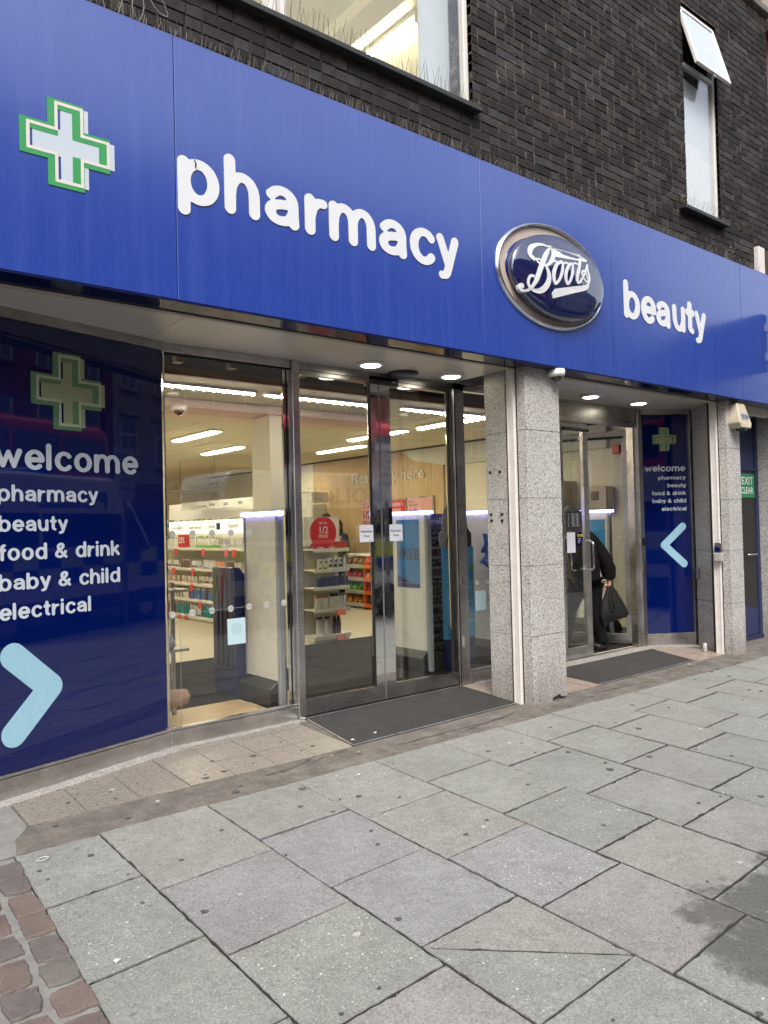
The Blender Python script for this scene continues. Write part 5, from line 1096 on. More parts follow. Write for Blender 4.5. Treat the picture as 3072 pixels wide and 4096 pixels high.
# ------------------------------------------------------------------ navy stand behind the left window
nv = thing('navy_stand', 'dark navy floor stand with vertical slots behind the left window', 'display stand', (3.32, 2.2, FZ))
NAVS = mat('stand_navy', (.010, .016, .095), .35, var=.1); mbn = MB()
mbn.prism([(3.29, 2.44, FZ + .005), (3.29, 2.44, 1.20), (3.29, 2.04, 1.20), (3.29, 2.04, FZ + .005)], (.06, 0, 0)).build('side_panel', NAVS, nv, bevel=.02, seg=2)
fp = [(3.292, 1.2)] + [(3.292 + .145 * math.sin(t) , .99 + .21 * math.cos(t)) for t in [math.pi / 2 * k / 6 for k in range(1, 7)]] + [(3.437, FZ + .005), (3.292, FZ + .005)]
MB().prism([(x, 2.038, z) for x, z in fp], (0, -.03, 0)).build('front_panel', NAVS, nv)
for k in range(3): MB().box(3.282, 3.289, 2.14 + .09 * k, 2.15 + .09 * k, .30, 1.12).build('slot', BLACK, nv)
sr = thing('wire_rack', 'narrow grey wire rack at the left edge of the shop window', 'rack', (2.53, 1.55, FZ))
MB().box(2.60, 2.63, 1.78, 1.81, FZ + .006, 1.12).build('upright', STEELD, sr); MB().box(2.3, 2.62, 1.50, 1.80, 1.06, 1.08).build('shelf', STEELD, sr); MB().box(2.3, 2.62, 1.5, 1.80, .60, .62).build('shelf', STEELD, sr)
bgm = MB().lathe((2.46, 1.42, .20), [(.02, 0), (.10, .02), (.125, .07), (.10, .12), (.03, .13)], 12, sx=1, sy=.7); tag(bgm.build('basket', mat('tan_wicker', (.42, .27, .15), .8), None, True), 'tan round basket low at the left edge of the window', 'basket')
tag(MB().lathe((2.47, 1.6, .625), [(.06, 0), (.08, .05), (.05, .10), (.02, .12)], 9).build('tissue_pack', LIT), 'crumpled white tissue pack on the wire rack', 'tissue pack')

# ------------------------------------------------------------------ products
GLM = {}
def pm(name, col): return mat('pack_' + name, col, .35, var=.06, vs=20)
PC = dict(white=(.60, .585, .54), cream=(.62, .55, .40), orange=(.70, .25, .03), navy=(.012, .02, .085), red=(.42, .015, .03), maroon=(.085, .008, .02), green=(.12, .42, .06), teal=(.03, .26, .30), grey=(.36, .37, .37), blue=(.03, .13, .42), dark=(.03, .03, .03), olive=(.20, .24, .04), purple=(.14, .04, .16), brown=(.16, .07, .03))
def prod(kind, body, cap, h=.16, w=.05):
    key = (kind, body, cap, round(h, 3), round(w, 3))
    if key in GLM: return GLM[key]
    m = MB(); r = w / 2
    if kind == 'aerosol': m.lathe((0, 0, 0), [(r * .9, 0), (r, .006), (r, h * .72), (r * .8, h * .78)], 10); m.lathe((0, 0, h * .785), [(r * .82, 0), (r * .86, h * .03), (r * .78, h * .14), (r * .45, h * .205)], 10, 1)
    elif kind == 'bottle': m.lathe((0, 0, 0), [(r * .9, 0), (r * 1.0, .008), (r * 1.05, h * .45), (r * .72, h * .84), (r * .6, h * .88)], 10, sy=.6); m.lathe((0, 0, h * .882), [(r * .62, 0), (r * .62, h * .10), (r * .5, h * .118)], 10, 1, sy=.7)
    elif kind == 'pump': m.lathe((0, 0, 0), [(r * .9, 0), (r, .006), (r, h * .62), (r * .35, h * .70), (r * .3, h * .78)], 10); m.box(-r * .7, r * .25, -r * .2, r * .2, h * .90, h, 1); m.cyl((0, 0, h * .781), (0, 0, h * .9), r * .15, 6, mi=1)
    elif kind == 'tube': m.add([(-r * .7, -r * .5, 0), (r * .7, -r * .5, 0), (r * .7, r * .5, 0), (-r * .7, r * .5, 0), (-r, -.004, h), (r, -.004, h), (r, .004, h), (-r, .004, h)], [(0, 3, 2, 1), (4, 5, 6, 7), (0, 1, 5, 4), (1, 2, 6, 5), (2, 3, 7, 6), (3, 0, 4, 7)]); m.box(-r * .62, r * .62, -r * .52, r * .45, .0, h * .16, 1)
    else: m.box(-r, r, -r * .7, r * .7, 0, h); m.box(-r * .8, r * .8, -r * .7 - .0015, -r * .7 - .0005, h * .12, h * .4, 1)
    me = m.mesh(kind, [pm(body, PC[body]), pm(cap, PC[cap])], kind in ('aerosol', 'bottle', 'pump')); GLM[key] = me; return me
def item(kind, body, cap, x, y, z, h, w, rot, label, group, name=None, tilt=0):
    o = put(name or {'aerosol': 'spray_can', 'bottle': 'bottle', 'pump': 'pump_bottle', 'tube': 'cream_tube', 'carton': 'carton'}[kind], prod(kind, body, cap, h, w), (x, y, z), None, rot)
    return tag(o, label, {'aerosol': 'spray can', 'bottle': 'bottle', 'pump': 'bottle', 'tube': 'tube', 'carton': 'carton'}[kind], group)
# front promotion gondola
gd = thing('promotion_gondola', 'white shelf unit with red UP TO 1/2 PRICE sign behind the left automatic door', 'shelf unit', (5.88, 4.35, FZ))
GY = 4.43
MB().box(5.595, 6.175, GY, GY + .03, FZ, 1.685).build('back_panel', SHELFW, gd); MB().box(5.60, 6.17, GY - .22, GY - .001, FZ + .006, .115).build('base', SHELFW, gd)
for x in (5.60, 6.155):
    for k in range(36): pass
    MB().box(x, x + .012, GY - .004, GY - .001, .12, 1.29).build('slotted_upright', STEELD, gd)
hdp = MB().box(5.60, 6.17, GY - .035, GY - .012, 1.30, 1.683).build('header_sign', SHELFW, gd); hdp['label'] = 'cream sign with red disc reading UP TO 1/2 PRICE'
flat([[(5.685 + .0, 1.30), (6.10, 1.30)] + [(5.905 + .215 * math.cos(math.radians(a)), 1.475 + .215 * math.sin(math.radians(a))) for a in range(-40, 70, 10)] + [(5.99, 1.679), (5.83, 1.679)] + [(5.905 + .215 * math.cos(math.radians(a)), 1.475 + .215 * math.sin(math.radians(a))) for a in range(115, 225, 10)]], fr((0, GY - .037, 0)), REDP, hdp, 'red_disc', .002)
for s, z, sz in (('UP TO', 1.585, .045), ('1/2', 1.465, .13), ('PRICE', 1.405, .06)): text(s, sz, WHITEP, fr((5.905, GY - .040, z)), hdp, align='CENTER', bold=.015)
shz = [1.262, .995, .760, .470, .130]; SD = .24
for k, z in enumerate(shz):
    sh = MB().box(5.60, 6.17, GY - SD, GY - .006, z - .02, z).build('shelf', SHELFW, gd); MB().box(5.60, 6.172, GY - SD - .012, GY - SD - .001, z - .045, z + .004).build('price_rail', SHELFW, sh)
    for x in (5.72, 5.9, 6.06): MB().box(x, x + .05, GY - SD - .0145, GY - SD - .0125, z - .034, z - .008).build('price_label', pm('white', PC['white']), sh)
for k, (x, z) in enumerate(((5.93, .455), (5.93, .115))): tag(MB().prism([(x, GY - SD - .016, z), (x + .14, GY - SD - .016, z), (x + .14, GY - SD - .05, z - .075), (x, GY - SD - .05, z - .075)], (0, -.002, 0)).build('price_card', mat('card_orange', (.62, .17, .08), .4)), 'tilted orange price card on the ' + ('fourth' if k == 0 else 'lowest') + ' shelf of the promotion unit', 'price card')
Z = shz; yf = GY - SD + .06
for k in range(2):
    o = tag(MB().box(5.66 + .17 * k, 5.825 + .17 * k, yf - .03, yf + .02, Z[0], Z[0] + .042).build('toothpaste_box', pm('red', PC['red'])), 'red toothpaste box lying on the top shelf, ' + ('left one' if k == 0 else 'right one'), 'carton', 'red boxes on the top shelf'); text('Colgate', .034, WHITEP, fr((5.685 + .17 * k, yf - .032, Z[0] + .01)), o, bold=.01)
for j in range(2):
    for k in range(4): tag(MB().box(6.00 + .045 * k, 6.043 + .045 * k, yf - .03, yf + .04, Z[0] + .046 * j, Z[0] + .044 + .046 * j).build('toothpaste_box', pm('red', PC['red'])), 'red toothpaste box end in the stacked block on the top shelf', 'carton', 'red boxes stacked on the top shelf')
for k, (kd, bd, cp_, h, w) in enumerate((('tube', 'white', 'dark', .125, .065), ('tube', 'white', 'dark', .125, .065), ('carton', 'white', 'dark', .14, .06), ('carton', 'white', 'dark', .14, .062), ('carton', 'white', 'dark', .145, .062), ('aerosol', 'white', 'grey', .165, .036))):
    item(kd, bd, cp_, 5.735 + .081 * k, yf, Z[1], h, w, 0, ('white cream tube with dark print, first on the second shelf', 'white cream tube with dark print, second on the second shelf', 'white carton with dark roundel, left on the second shelf', 'white carton with dark roundel, middle on the second shelf', 'white carton with dark roundel, right on the second shelf', 'slim white and grey spray can ending the second shelf')[k], 'white skincare on the second shelf')
    if kd != 'aerosol': tag(MB().cyl((5.735 + .081 * k, yf - .037, Z[1] + h * .72), (5.735 + .081 * k, yf - .0385, Z[1] + h * .72), .016, 12).build('brand_roundel', NAVS), 'dark round logo label on a white pack of the second shelf', 'label', 'round logo labels on white packs')
for k, (kd, h, w) in enumerate((('tube', .11, .058), ('carton', .125, .062), ('carton', .12, .05), ('carton', .125, .075), ('carton', .13, .04), ('carton', .13, .04), ('aerosol', .165, .036), ('aerosol', .165, .036))):
    item(kd, 'navy', 'grey' if kd == 'aerosol' else 'navy', 5.725 + .064 * k, yf, Z[2], h, w, 0, 'dark navy ' + ('tube' if kd == 'tube' else 'carton' if kd == 'carton' else 'spray can') + ' on the third shelf, ' + ('first', 'second', 'third', 'fourth', 'fifth', 'sixth', 'seventh', 'last')[k] + ' from the left', 'navy packs on the third shelf')
for k in range(11):
    cpn = 'orange' if k < 5 else 'navy' if k < 8 else 'grey'
    item('aerosol', 'white', cpn, 5.665 + .043 * k + (.028 if k > 4 else 0), yf, Z[3], .185 if k < 5 else .20, .041, 0, 'white spray can with %s cap on the fourth shelf' % cpn, cpn + ' capped spray cans on the fourth shelf')
for k in range(4): item('bottle', 'white', 'navy', 5.70 + .062 * k, yf + (.04 if k % 2 else 0), Z[4], .235, .066, 0, 'white shower bottle with navy cap on the lowest shelf', 'white bottles on the lowest shelf')
for k in range(2): item('bottle', 'maroon', 'maroon', 5.955 + .07 * k, yf, Z[4], .24, .07, 0, 'dark red shower bottle on the lowest shelf, ' + ('left' if k == 0 else 'right') + ' one', 'dark red bottles on the lowest shelf')

# skincare wall seen through the left window
sk = thing('skincare_gondola', 'long lit skincare shelf run seen through the left window', 'shelf unit', (5.8, 7.3, FZ))
MB().box(6.02, 6.06, 5.5, 9.6, FZ, 1.72).build('back_panel', SHELFW, sk); MB().box(5.66, 6.019, 5.5, 9.6, FZ, .105).build('base', SHELFW, sk)
sz_ = [.125, .405, .668, .918, 1.262]
for z in sz_:
    sh = MB().box(5.64, 6.019, 5.5, 9.6, z - .02, z).build('shelf', SHELFW, sk); MB().box(5.625, 5.639, 5.5, 9.6, z - .04, z + .004).build('price_rail', SHELFW, sk)
LITP = NB('lit_header').P(col=(.8, .78, .68), em=(1, .92, .72), ems=.4)
for k, (s, sz) in enumerate((('Eucerin', .11), ('CeraVe', .085), ('Expert skincare', .075), ('LA ROCHE-POSAY', .06))):
    y1_ = 6.62 + .72 * k; hb = MB().box(5.80, 5.83, y1_ - .355, y1_ + .355, 1.49, 1.71).build('lit_header', LITP, sk)
    text(s, sz, mat('header_ink', (.03, .03, .05), .5), XF(5.797, y1_ + .25, 1.575), hb, bold=.006)
    if k == 1: MB().box(5.7955, 5.799, y1_ - .19, y1_ - .06, 1.55, 1.66).build('logo_block', mat('logo_blue', (.01, .06, .25), .4), hb)
    if k == 3: MB().box(5.7955, 5.799, y1_ - .09, y1_ - .06, 1.55, 1.66).build('logo_block', mat('logo_sky', (.02, .22, .45), .4), hb)
MB().box(5.80, 5.83, 5.5, 6.26, 1.49, 1.71).build('lit_header', LITP, sk)
rp = random.Random(15)
styles = [[('tube', 'white', 'blue', .17, .05), ('bottle', 'white', 'navy', .2, .06), ('bottle', 'teal', 'white', .2, .06), ('bottle', 'red', 'white', .19, .055), ('tube', 'navy', 'white', .17, .05)],
          [('pump', 'white', 'white', .19, .06), ('bottle', 'white', 'navy', .19, .06), ('bottle', 'white', 'teal', .18, .055), ('bottle', 'blue', 'white', .18, .06)],
          [('carton', 'white', 'orange', .11, .06), ('carton', 'white', 'navy', .12, .05), ('tube', 'white', 'navy', .14, .05), ('carton', 'white', 'red', .07, .06)],
          [('carton', 'white', 'navy', .12, .05), ('carton', 'white', 'orange', .12, .045), ('tube', 'white', 'blue', .14, .045), ('bottle', 'brown', 'white', .14, .05), ('carton', 'orange', 'white', .12, .05)],
          [('pump', 'white', 'green', .19, .055), ('bottle', 'white', 'green', .17, .055), ('pump', 'olive', 'green', .18, .05), ('carton', 'grey', 'white', .14, .05), ('carton', 'white', 'grey', .13, .05)]]
ORD = ['', 'first', 'second', 'third', 'fourth', 'fifth', 'sixth', 'seventh', 'eighth', 'ninth', 'tenth', 'eleventh', 'twelfth', 'thirteenth', 'fourteenth', 'fifteenth', 'sixteenth', 'seventeenth', 'eighteenth', 'nineteenth', 'twentieth']
rows = ['lowest', 'second', 'third', 'fourth', 'top']
for k, z in enumerate(sz_):
    y = 9.35; run = 0; cn_ = 0
    while y > 5.7:
        if run <= 0: stl = rp.choice(styles[k]); run = rp.randint(3, 7); cn_ += 1
        kd, bd, cp_, h, w = stl; 
        item(kd, bd, cp_, 5.70 + rp.uniform(-.01, .02), y, z, h, w, -math.pi / 2 + rp.gauss(0, .1), '%s %s in the %s cluster from the left on the %s skincare shelf' % (bd, {'aerosol': 'spray can', 'bottle': 'bottle', 'pump': 'pump bottle', 'tube': 'tube', 'carton': 'carton'}[kd], ORD[cn_], rows[k]), 'cluster %d on the %s skincare shelf' % (cn_, rows[k]))
        run -= 1; y -= w + rp.uniform(.012, .03) + (.06 if run == 0 else 0)
for k, (y, z) in enumerate(((8.4, 1.2), (7.35, 1.2), (6.55, 1.2), (6.3, 1.2), (8.5, .87), (7.75, .87), (6.4, .87), (7.8, .61), (6.45, .61), (7.5, .35), (8.3, .07), (8.05, .07))):
    tag(MB().prism([(5.62, y, z + .04), (5.62, y + .11, z + .04), (5.605, y + .11, z - .07), (5.605, y, z - .07)], (-.002, 0, 0)).build('offer_card', mat('offer_red', (.55, .05, .04), .4)), 'small red offer card on the skincare shelf edge, ' + ordw(k + 1) + ' counted from the top left', 'price card', 'red offer cards on the skincare shelves')
pr_ = tag(MB().box(5.66, 5.68, 8.05, 8.45, 1.27, 1.48).build('offer_sign', REDP), 'red 25 percent offer sign on the top skincare shelf', 'sign'); text('25%', .14, WHITEP, XF(5.657, 8.42, 1.34), pr_, bold=.02)
tag(MB().box(5.645, 5.69, 6.95, 7.75, 1.265, 1.30).build('green_shelf_tray', pm('green', PC['green'])), 'bright green display tray under the pump bottles', 'tray')
# haircare shelf behind it
hc = thing('haircare_gondola', 'cream haircare shelf run with brand boards behind the skincare shelves', 'shelf unit', (6.9, 9, FZ))
MB().box(7.05, 7.09, 6.4, 12, FZ, 2.12).build('back_panel', SHELFW, hc); MB().box(6.7, 7.04, 6.4, 12, 1.60, 1.62).build('shelf', SHELFW, hc); MB().box(6.7, 7.04, 6.4, 12, FZ, .1).build('base', SHELFW, hc)
for k, s in enumerate(('', 'RISSE', 'GLISS', 'ELVIVE', 'shampoo & conditioner', '')):
    y1_ = 7.4 + .56 * k; hb = MB().box(6.66, 6.69, y1_ - .27, y1_ + .27, 1.955, 2.105).build('brand_board', SHELFW, hc)
    if s: text(s, .075 if len(s) < 9 else .045, MATS['header_ink'], XF(6.657, y1_ + .17, 2.0), hb, bold=.004)
y = 11.5; hn = 0
while y > 6.5:
    hn += 1
    kd = rp.choice(['bottle', 'aerosol', 'bottle']); bd = rp.choice(['dark', 'teal', 'purple', 'cream', 'brown', 'grey']); item(kd, bd, rp.choice(['dark', 'cream', 'grey']), 6.76, y, 1.62, rp.uniform(.13, .16), .06, -math.pi / 2, '%s hair product, %s from the left on the upper haircare shelf' % (bd, ordw(hn)), 'products on the haircare shelf'); y -= .085
hs = thing('hanging_sign', 'hanging sign lettering reading HAIRCARE above the shelves', 'sign', (6.6, 9.4, 2.35)); text('HAIRCARE', .115, BLACK, XF(6.6, 10.0, 2.365), hs, width=1.25); text('CARE', .115, BLACK, XF(6.6, 10.95, 2.40), hs, width=.4); MB().cyl((6.6, 11, 2.35), (6.6, 8.5, 2.345), .008, 6).build('rail', BLACK, hs)
MB().cyl((6.6, 10.4, 2.35), (6.6, 10.4, CZ), .004, 5).cyl((6.6, 8.9, 2.35), (6.6, 8.9, CZ), .004, 5).build('suspension_wire', BLACK, hs)
sp = tag(MB().box(3.66, 3.72, 5.9, 5.94, FZ, 2.05).build('slotted_post', SHELFW), 'tall pale slotted shelf post at the left edge of the window view', 'post')

# umbrella and sunglasses rack
rk = thing('sunglasses_rack', 'dark stand of sunglasses under a board reading umbrellas', 'rack', (5.75, 2.05, FZ))
MB().box(5.47, 5.98, 2.06, 2.10, FZ, 1.66).build('back_board', BLACK, rk); hb = MB().box(5.47, 5.98, 2.02, 2.059, 1.50, 1.66).build('header_board', NAVS, rk); text('umbrellas', .085, WHITEP, fr((5.515, 2.018, 1.555)), hb, bold=.012, width=.42)
TRAY = mat('tray_grey', (.13, .13, .125), .4); LENSD = mat('dark_lens', (.012, .011, .010), .08, coat=.5)
for k in range(13):
    z = 1.40 - .105 * k
    tr_ = MB().prism([(5.48, 2.0, z), (5.48, 2.055, z + .012), (5.48, 2.055, z - .012), (5.48, 2.0, z - .02)], (.49, 0, 0)).build('tray', TRAY, rk)
    for j in range(5):
        if R.random() < .9: MB().lathe((5.53 + .095 * j, 2.02, z + .045), [(.001, -.004), (.036, -.003), (.036, .003), (.001, .004)], 14, ax='Y', sy=.8).build('lens', LENSD, tr_, True)
# cut-out figure
sd2 = thing('cardboard_standee', 'cardboard cut-out figure holding a light blue board, back of card showing', 'standee', (5.7, 1.65, FZ))
CARD = mat('card_back', (.42, .37, .30), .7, var=.04); LB = mat('board_lightblue', (.08, .36, .60), .35); SKN = mat('skin_light', (.50, .29, .21), .5)
fp = [(5.465, 1.305), (5.462, 1.45), (5.505, 1.475), (5.51, 1.60), (5.535, 1.70), (5.60, 1.748), (5.68, 1.74), (5.76, 1.735), (5.83, 1.70), (5.865, 1.60), (5.875, 1.48), (5.93, 1.44), (5.928, 1.29)]
flat([fp], fr((0, 1.652, 0)), CARD, sd2, 'figure_card', .006)
flat([[(5.555, 1.335), (5.565, 1.405), (5.60, 1.425), (5.66, 1.435), (5.66, 1.32), (5.58, 1.32)], ], fr((0, 1.645, 0)), BLACK, sd2, 'printed_sleeve', .002); flat([[(5.78, 1.30), (5.79, 1.70), (5.83, 1.68), (5.87, 1.5), (5.92, 1.44), (5.92, 1.30)]], fr((0, 1.645, 0)), BLACK, sd2, 'printed_jacket', .002)
MB().box(5.47, 5.905, 1.60, 1.635, .36, 1.302).build('blue_board', LB, sd2); MB().box(5.475, 5.90, 1.602, 1.63, FZ + .006, .358).build('navy_foot', NAVS, sd2)
hm = MB()
for k in range(4): hm.tube([(5.555 + .021 * k, 1.62, 1.33), (5.553 + .021 * k, 1.592, 1.31), (5.552 + .021 * k, 1.590, 1.275 - .006 * (k in (1, 2))), (5.553 + .021 * k, 1.596, 1.262)], [.010, .010, .009, .006], 8)
hm.tube([(5.64, 1.62, 1.335), (5.648, 1.60, 1.32), (5.650, 1.593, 1.30)], [.011, .011, .008], 8); hm.box(5.548, 5.645, 1.605, 1.633, 1.303, 1.345)
hm.build('printed_hand', SKN, sd2, True)
MB().box(5.862, 5.872, 1.593, 1.5995, .95, 1.22).box(5.845, 5.889, 1.591, 1.5975, 1.06, 1.10).build('green_plus', GREEN, sd2)
for s, z, t in (('diagnosis', .93, 5.865), ('and', .86, 5.865), ('your blood', .72, 5.865), ('your', .58, 5.865), ('options', .52, 5.865)): text(s, .04, VTXT, fr((5.80, 1.597, z)), sd2)
text('No\nneed', .07, NAVS, fr((5.50, 1.597, .45)), sd2)
MB().box(5.565, 5.575, 1.595, 1.5995, 1.08, 1.14).build('printed_slot', NAVS, sd2); MB().cyl((5.57, 1.5985, 1.02), (5.57, 1.5995, 1.02), .009, 10).build('printed_dot', mat('ivory', (.5, .45, .36)), sd2)
# bags on a clip strip
for k, (x, z, a, c) in enumerate(((5.79, 1.33, .2, 'blue'), (5.82, 1.24, -.5, 'red'), (5.77, 1.20, .5, 'blue'), (5.84, 1.14, .1, 'cream'), (5.80, 1.10, -.2, 'blue'))):
    mb = MB(); M_ = Matrix.Translation((x, 1.3 - .012 * k, z)) @ Matrix.Rotation(a, 4, 'Y'); w, h = .075, .10
    vs = [(-w, 0, -h), (-w * .4, -.02, -h * 1.0), (w * .4, -.02, -h), (w, 0, -h), (-w * .9, -.03, -h * .3), (w * .9, -.03, -h * .3), (-w * .9, -.035, h * .3), (w * .9, -.035, h * .3), (-w, 0, h), (w, 0, h), (0, .03, 0)]
    mb.add([M_ @ Vector(v) for v in vs], [(0, 1, 4), (1, 2, 5, 4), (2, 3, 5), (4, 5, 7, 6), (6, 7, 9, 8), (0, 4, 10), (4, 6, 10), (6, 8, 10), (3, 10, 5), (5, 10, 7), (7, 10, 9), (8, 9, 10), (0, 10, 3, 2, 1)])
    o = tag(mb.build('snack_bag', pm(c, PC[c])), ('top blue snack bag', 'red snack bag', 'left hanging blue snack bag', 'gold snack bag', 'lowest blue snack bag')[k] + ' on the clip strip beside the pillar', 'snack bag', 'snack bags behind the side glass')
text('CH', .05, WHITEP, fr((5.785, 1.235, 1.20)), o)
# counter, snack stands
ct = thing('till_counter', 'cream till counter with curved edge before the oak wall', 'counter', (9.1, 6.8, FZ))
MB().box(8.75, 9.45, 6.2, 8.0, .98, 1.03).build('counter_top', SHELFW, ct, bevel=.02, seg=2); MB().box(8.85, 9.42, 6.25, 7.95, FZ, .978).build('counter_front', mat('counter_cream', (.55, .50, .38), .5), ct)
lf = tag(MB().box(8.84, 8.86, 6.98, 7.12, 1.035, 1.24).build('leaflet_stand', PINK), 'pink leaflet card standing on the till counter', 'leaflet')
for u, (y0, y1_, x, cols, lb) in enumerate(((7.0, 7.62, 8.60, ('orange', 'green', 'red', 'brown'), 'grey stand of crisp bags before the till counter'), (6.55, 6.98, 8.55, ('brown', 'red', 'orange', 'red'), 'orange snack stand nearest the automatic door'))):
    T = thing('snack_stand', lb, 'snack stand', (x, (y0 + y1_) / 2, FZ), 'snack stands at the till'); body = mat('stand_grey', (.35, .33, .29), .5) if u == 0 else mat('stand_orange', (.60, .12, .02), .5)
    MB().box(x + .22, x + .24, y0, y1_, FZ, 1.02).build('back', body, T)
    for yy in (y0, y1_ - .012): MB().prism([(x, yy, FZ), (x + .22, yy, FZ), (x + .22, yy, 1.02), (x + .1, yy, 1.0), (x, yy, .8)], (0, .012, 0)).build('side', body, T)
    for k in range(4):
        z = .10 + .235 * k; MB().box(x, x + .219, y0 + .013, y1_ - .013, z - .012, z).build('shelf', body, T); MB().box(x - .012, x - .001, y0 + .013, y1_ - .013, z - .02, z + .05).build('front_lip', body, T)
        nb_ = 4 if u == 0 else 3
        for j in range(nb_):
            yy = y0 + (j + .5) * (y1_ - y0) / nb_; c = cols[k]; mb = MB(); w, h = (y1_ - y0) / nb_ * .48, .17; X0 = x + .05 + rp.uniform(-.01, .02)
            mb.add([(X0, yy - w, z), (X0, yy + w, z), (X0 + .04, yy + w, z + h), (X0 + .04, yy - w, z + h), (X0 - .035, yy, z + h * .45), (X0 + .06, yy, z + h * .5)], [(0, 4, 1), (1, 4, 2), (2, 4, 3), (3, 4, 0), (1, 5, 0), (2, 5, 1), (3, 5, 2), (0, 5, 3)])
            tag(mb.build('crisp_bag', pm(c, PC[c]), None, True), '%s crisp bag on the %s row of the %s' % (c, ('lowest', 'second', 'third', 'top')[k], 'grey crisp stand' if u == 0 else 'orange snack stand'), 'crisp bag', '%s bags row %s %s' % (c, k, u))
# inside the right entrance
kb = thing('key_cabinet', 'beige electrical cabinet on the wall inside the right entrance', 'cabinet', (9.5, 2.5, 1.87))
MB().box(9.40, 9.59, 2.36, 2.70, 1.70, 2.04).build('cabinet_body', mat('cabinet_beige', (.40, .34, .25), .5), kb, bevel=.006); MB().box(9.394, 9.399, 2.48, 2.62, 1.84, 1.97).build('dark_window', mat('cab_window', (.10, .08, .06), .3), kb)
tag(MB().box(9.52, 9.59, 2.2, 2.33, 2.50, 2.62).build('fire_alarm_sounder', REDP, bevel=.008), 'small red fire alarm box high on the entrance wall', 'alarm')
tag(MB().box(9.56, 9.597, 2.05, 2.12, FZ, 2.94).build('shelf_track', STEELD), 'slotted metal track on the wall inside the right entrance', 'track')
tag(MB().box(8.80, 9.58, 3.0, 3.06, FZ, 2.15).build('partition_panel', m_wood('partition_oak', (.42, .30, .16), (.5, .37, .21), (10, 10, .5))), 'tan partition panel inside the right entrance', 'partition')
# ------------------------------------------------------------------ people
def skinned(name, nodes, edges, root, m, parent=None, sub=2, flat_=1.0):
    keys = list(nodes); me = bpy.data.meshes.new(name); me.from_pydata([nodes[k][:3] for k in keys], [(keys.index(a), keys.index(b2)) for a, b2 in edges], []); me.materials.append(m)
    o = bpy.data.objects.new(name, me); COL.objects.link(o); adopt(o, parent)
    sm = o.modifiers.new('skin', 'SKIN'); sm.use_smooth_shade = True
    lay = me.skin_vertices[0] if me.skin_vertices else None
    if lay is None:
        bpy.context.view_layer.objects.active = o; bpy.ops.mesh.customdata_skin_add(); lay = me.skin_vertices[0]
    for i, k in enumerate(keys):
        r = nodes[k][3]; r = r if hasattr(r, '__len__') else (r, r); lay.data[i].radius = r; lay.data[i].use_root = (k == root)
    sb = o.modifiers.new('sub', 'SUBSURF'); sb.levels = sub; sb.render_levels = sub
    return o
def chain(*k): return list(zip(k[:-1], k[1:]))
SKIN = mat('skin_tone', (.42, .22, .15), .5, var=.1, vs=25); SKIN2 = mat('skin_brown', (.24, .12, .07), .5, var=.08, vs=25)
JACK = mat('black_jacket', (.0042, .0032, .0032), .7, var=.25, vs=9, bump=.25, bs=22, spec=.25); TROU = mat('black_trousers', (.004, .004, .0045), .85, var=.2, vs=9, bump=.2, bs=25, spec=.2); HAIRG = mat('grey_hair', (.16, .15, .14), .7, var=.3, vs=60, bump=.8, bs=90); HAIRK = mat('black_hair', (.012, .011, .011), .5, var=.3, vs=60); SHOE = mat('black_shoe', (.01, .01, .01), .4)
def head_nodes(c, fwd, up, s=1.0):
    """head chain with nose, chin and ears; c = skull centre"""
    c, f, u = Vector(c), Vector(fwd).normalized(), Vector(up).normalized(); l = u.cross(f).normalized(); P = lambda a, b2, d, r: (*(c + f * a * s + l * b2 * s + u * d * s), r * s if not hasattr(r, '__len__') else tuple(q * s for q in r))
    return {'hb': P(-.01, 0, -.085, .062), 'hm': P(0, 0, -.01, .083), 'ht': P(-.012, 0, .062, .072), 'hc': P(-.012, 0, .10, .035), 'jaw': P(.055, 0, -.085, .036), 'nose': P(.098, 0, -.025, .013), 'nost': P(.112, 0, -.04, .010), 'earl': P(-.005, .083, -.02, (.012, .022)), 'earr': P(-.005, -.083, -.02, (.012, .022))}
HEAD_E = chain('hb', 'hm', 'ht', 'hc') + [('hb', 'jaw'), ('hm', 'nose'), ('nose', 'nost'), ('hm', 'earl'), ('hm', 'earr')]
def face(c, fwd, up, parent, s=1.0, lip=(.28, .10, .08)):
    c, f, u = Vector(c), Vector(fwd).normalized(), Vector(up).normalized(); l = u.cross(f).normalized()
    for sg in (-1, 1):
        p = c + f * .079 * s + l * .032 * sg * s + u * .002 * s
        MB().lathe(p, [(.001, -.011), (.009, -.006), (.011, 0), (.009, .006), (.001, .011)], 10).build('eye', mat('eye_white', (.6, .58, .55), .2), parent, True); MB().lathe(p + f * .0085, [(.001, -.005), (.005, 0), (.001, .005)], 8).build('pupil', HAIRK, parent, True)
        MB().tube([p + u * .018 - l * .014 + f * .006, p + u * .022 + f * .010, p + u * .017 + l * .014 + f * .005], .0035, 6).build('brow', HAIRK, parent, True)
    q = c + f * .086 * s - u * .066 * s
    MB().tube([q - l * .022 - f * .006, q + f * .004, q + l * .022 - f * .006], [.003, .0055, .003], 6).build('mouth', mat('lips', lip, .5), parent, True)
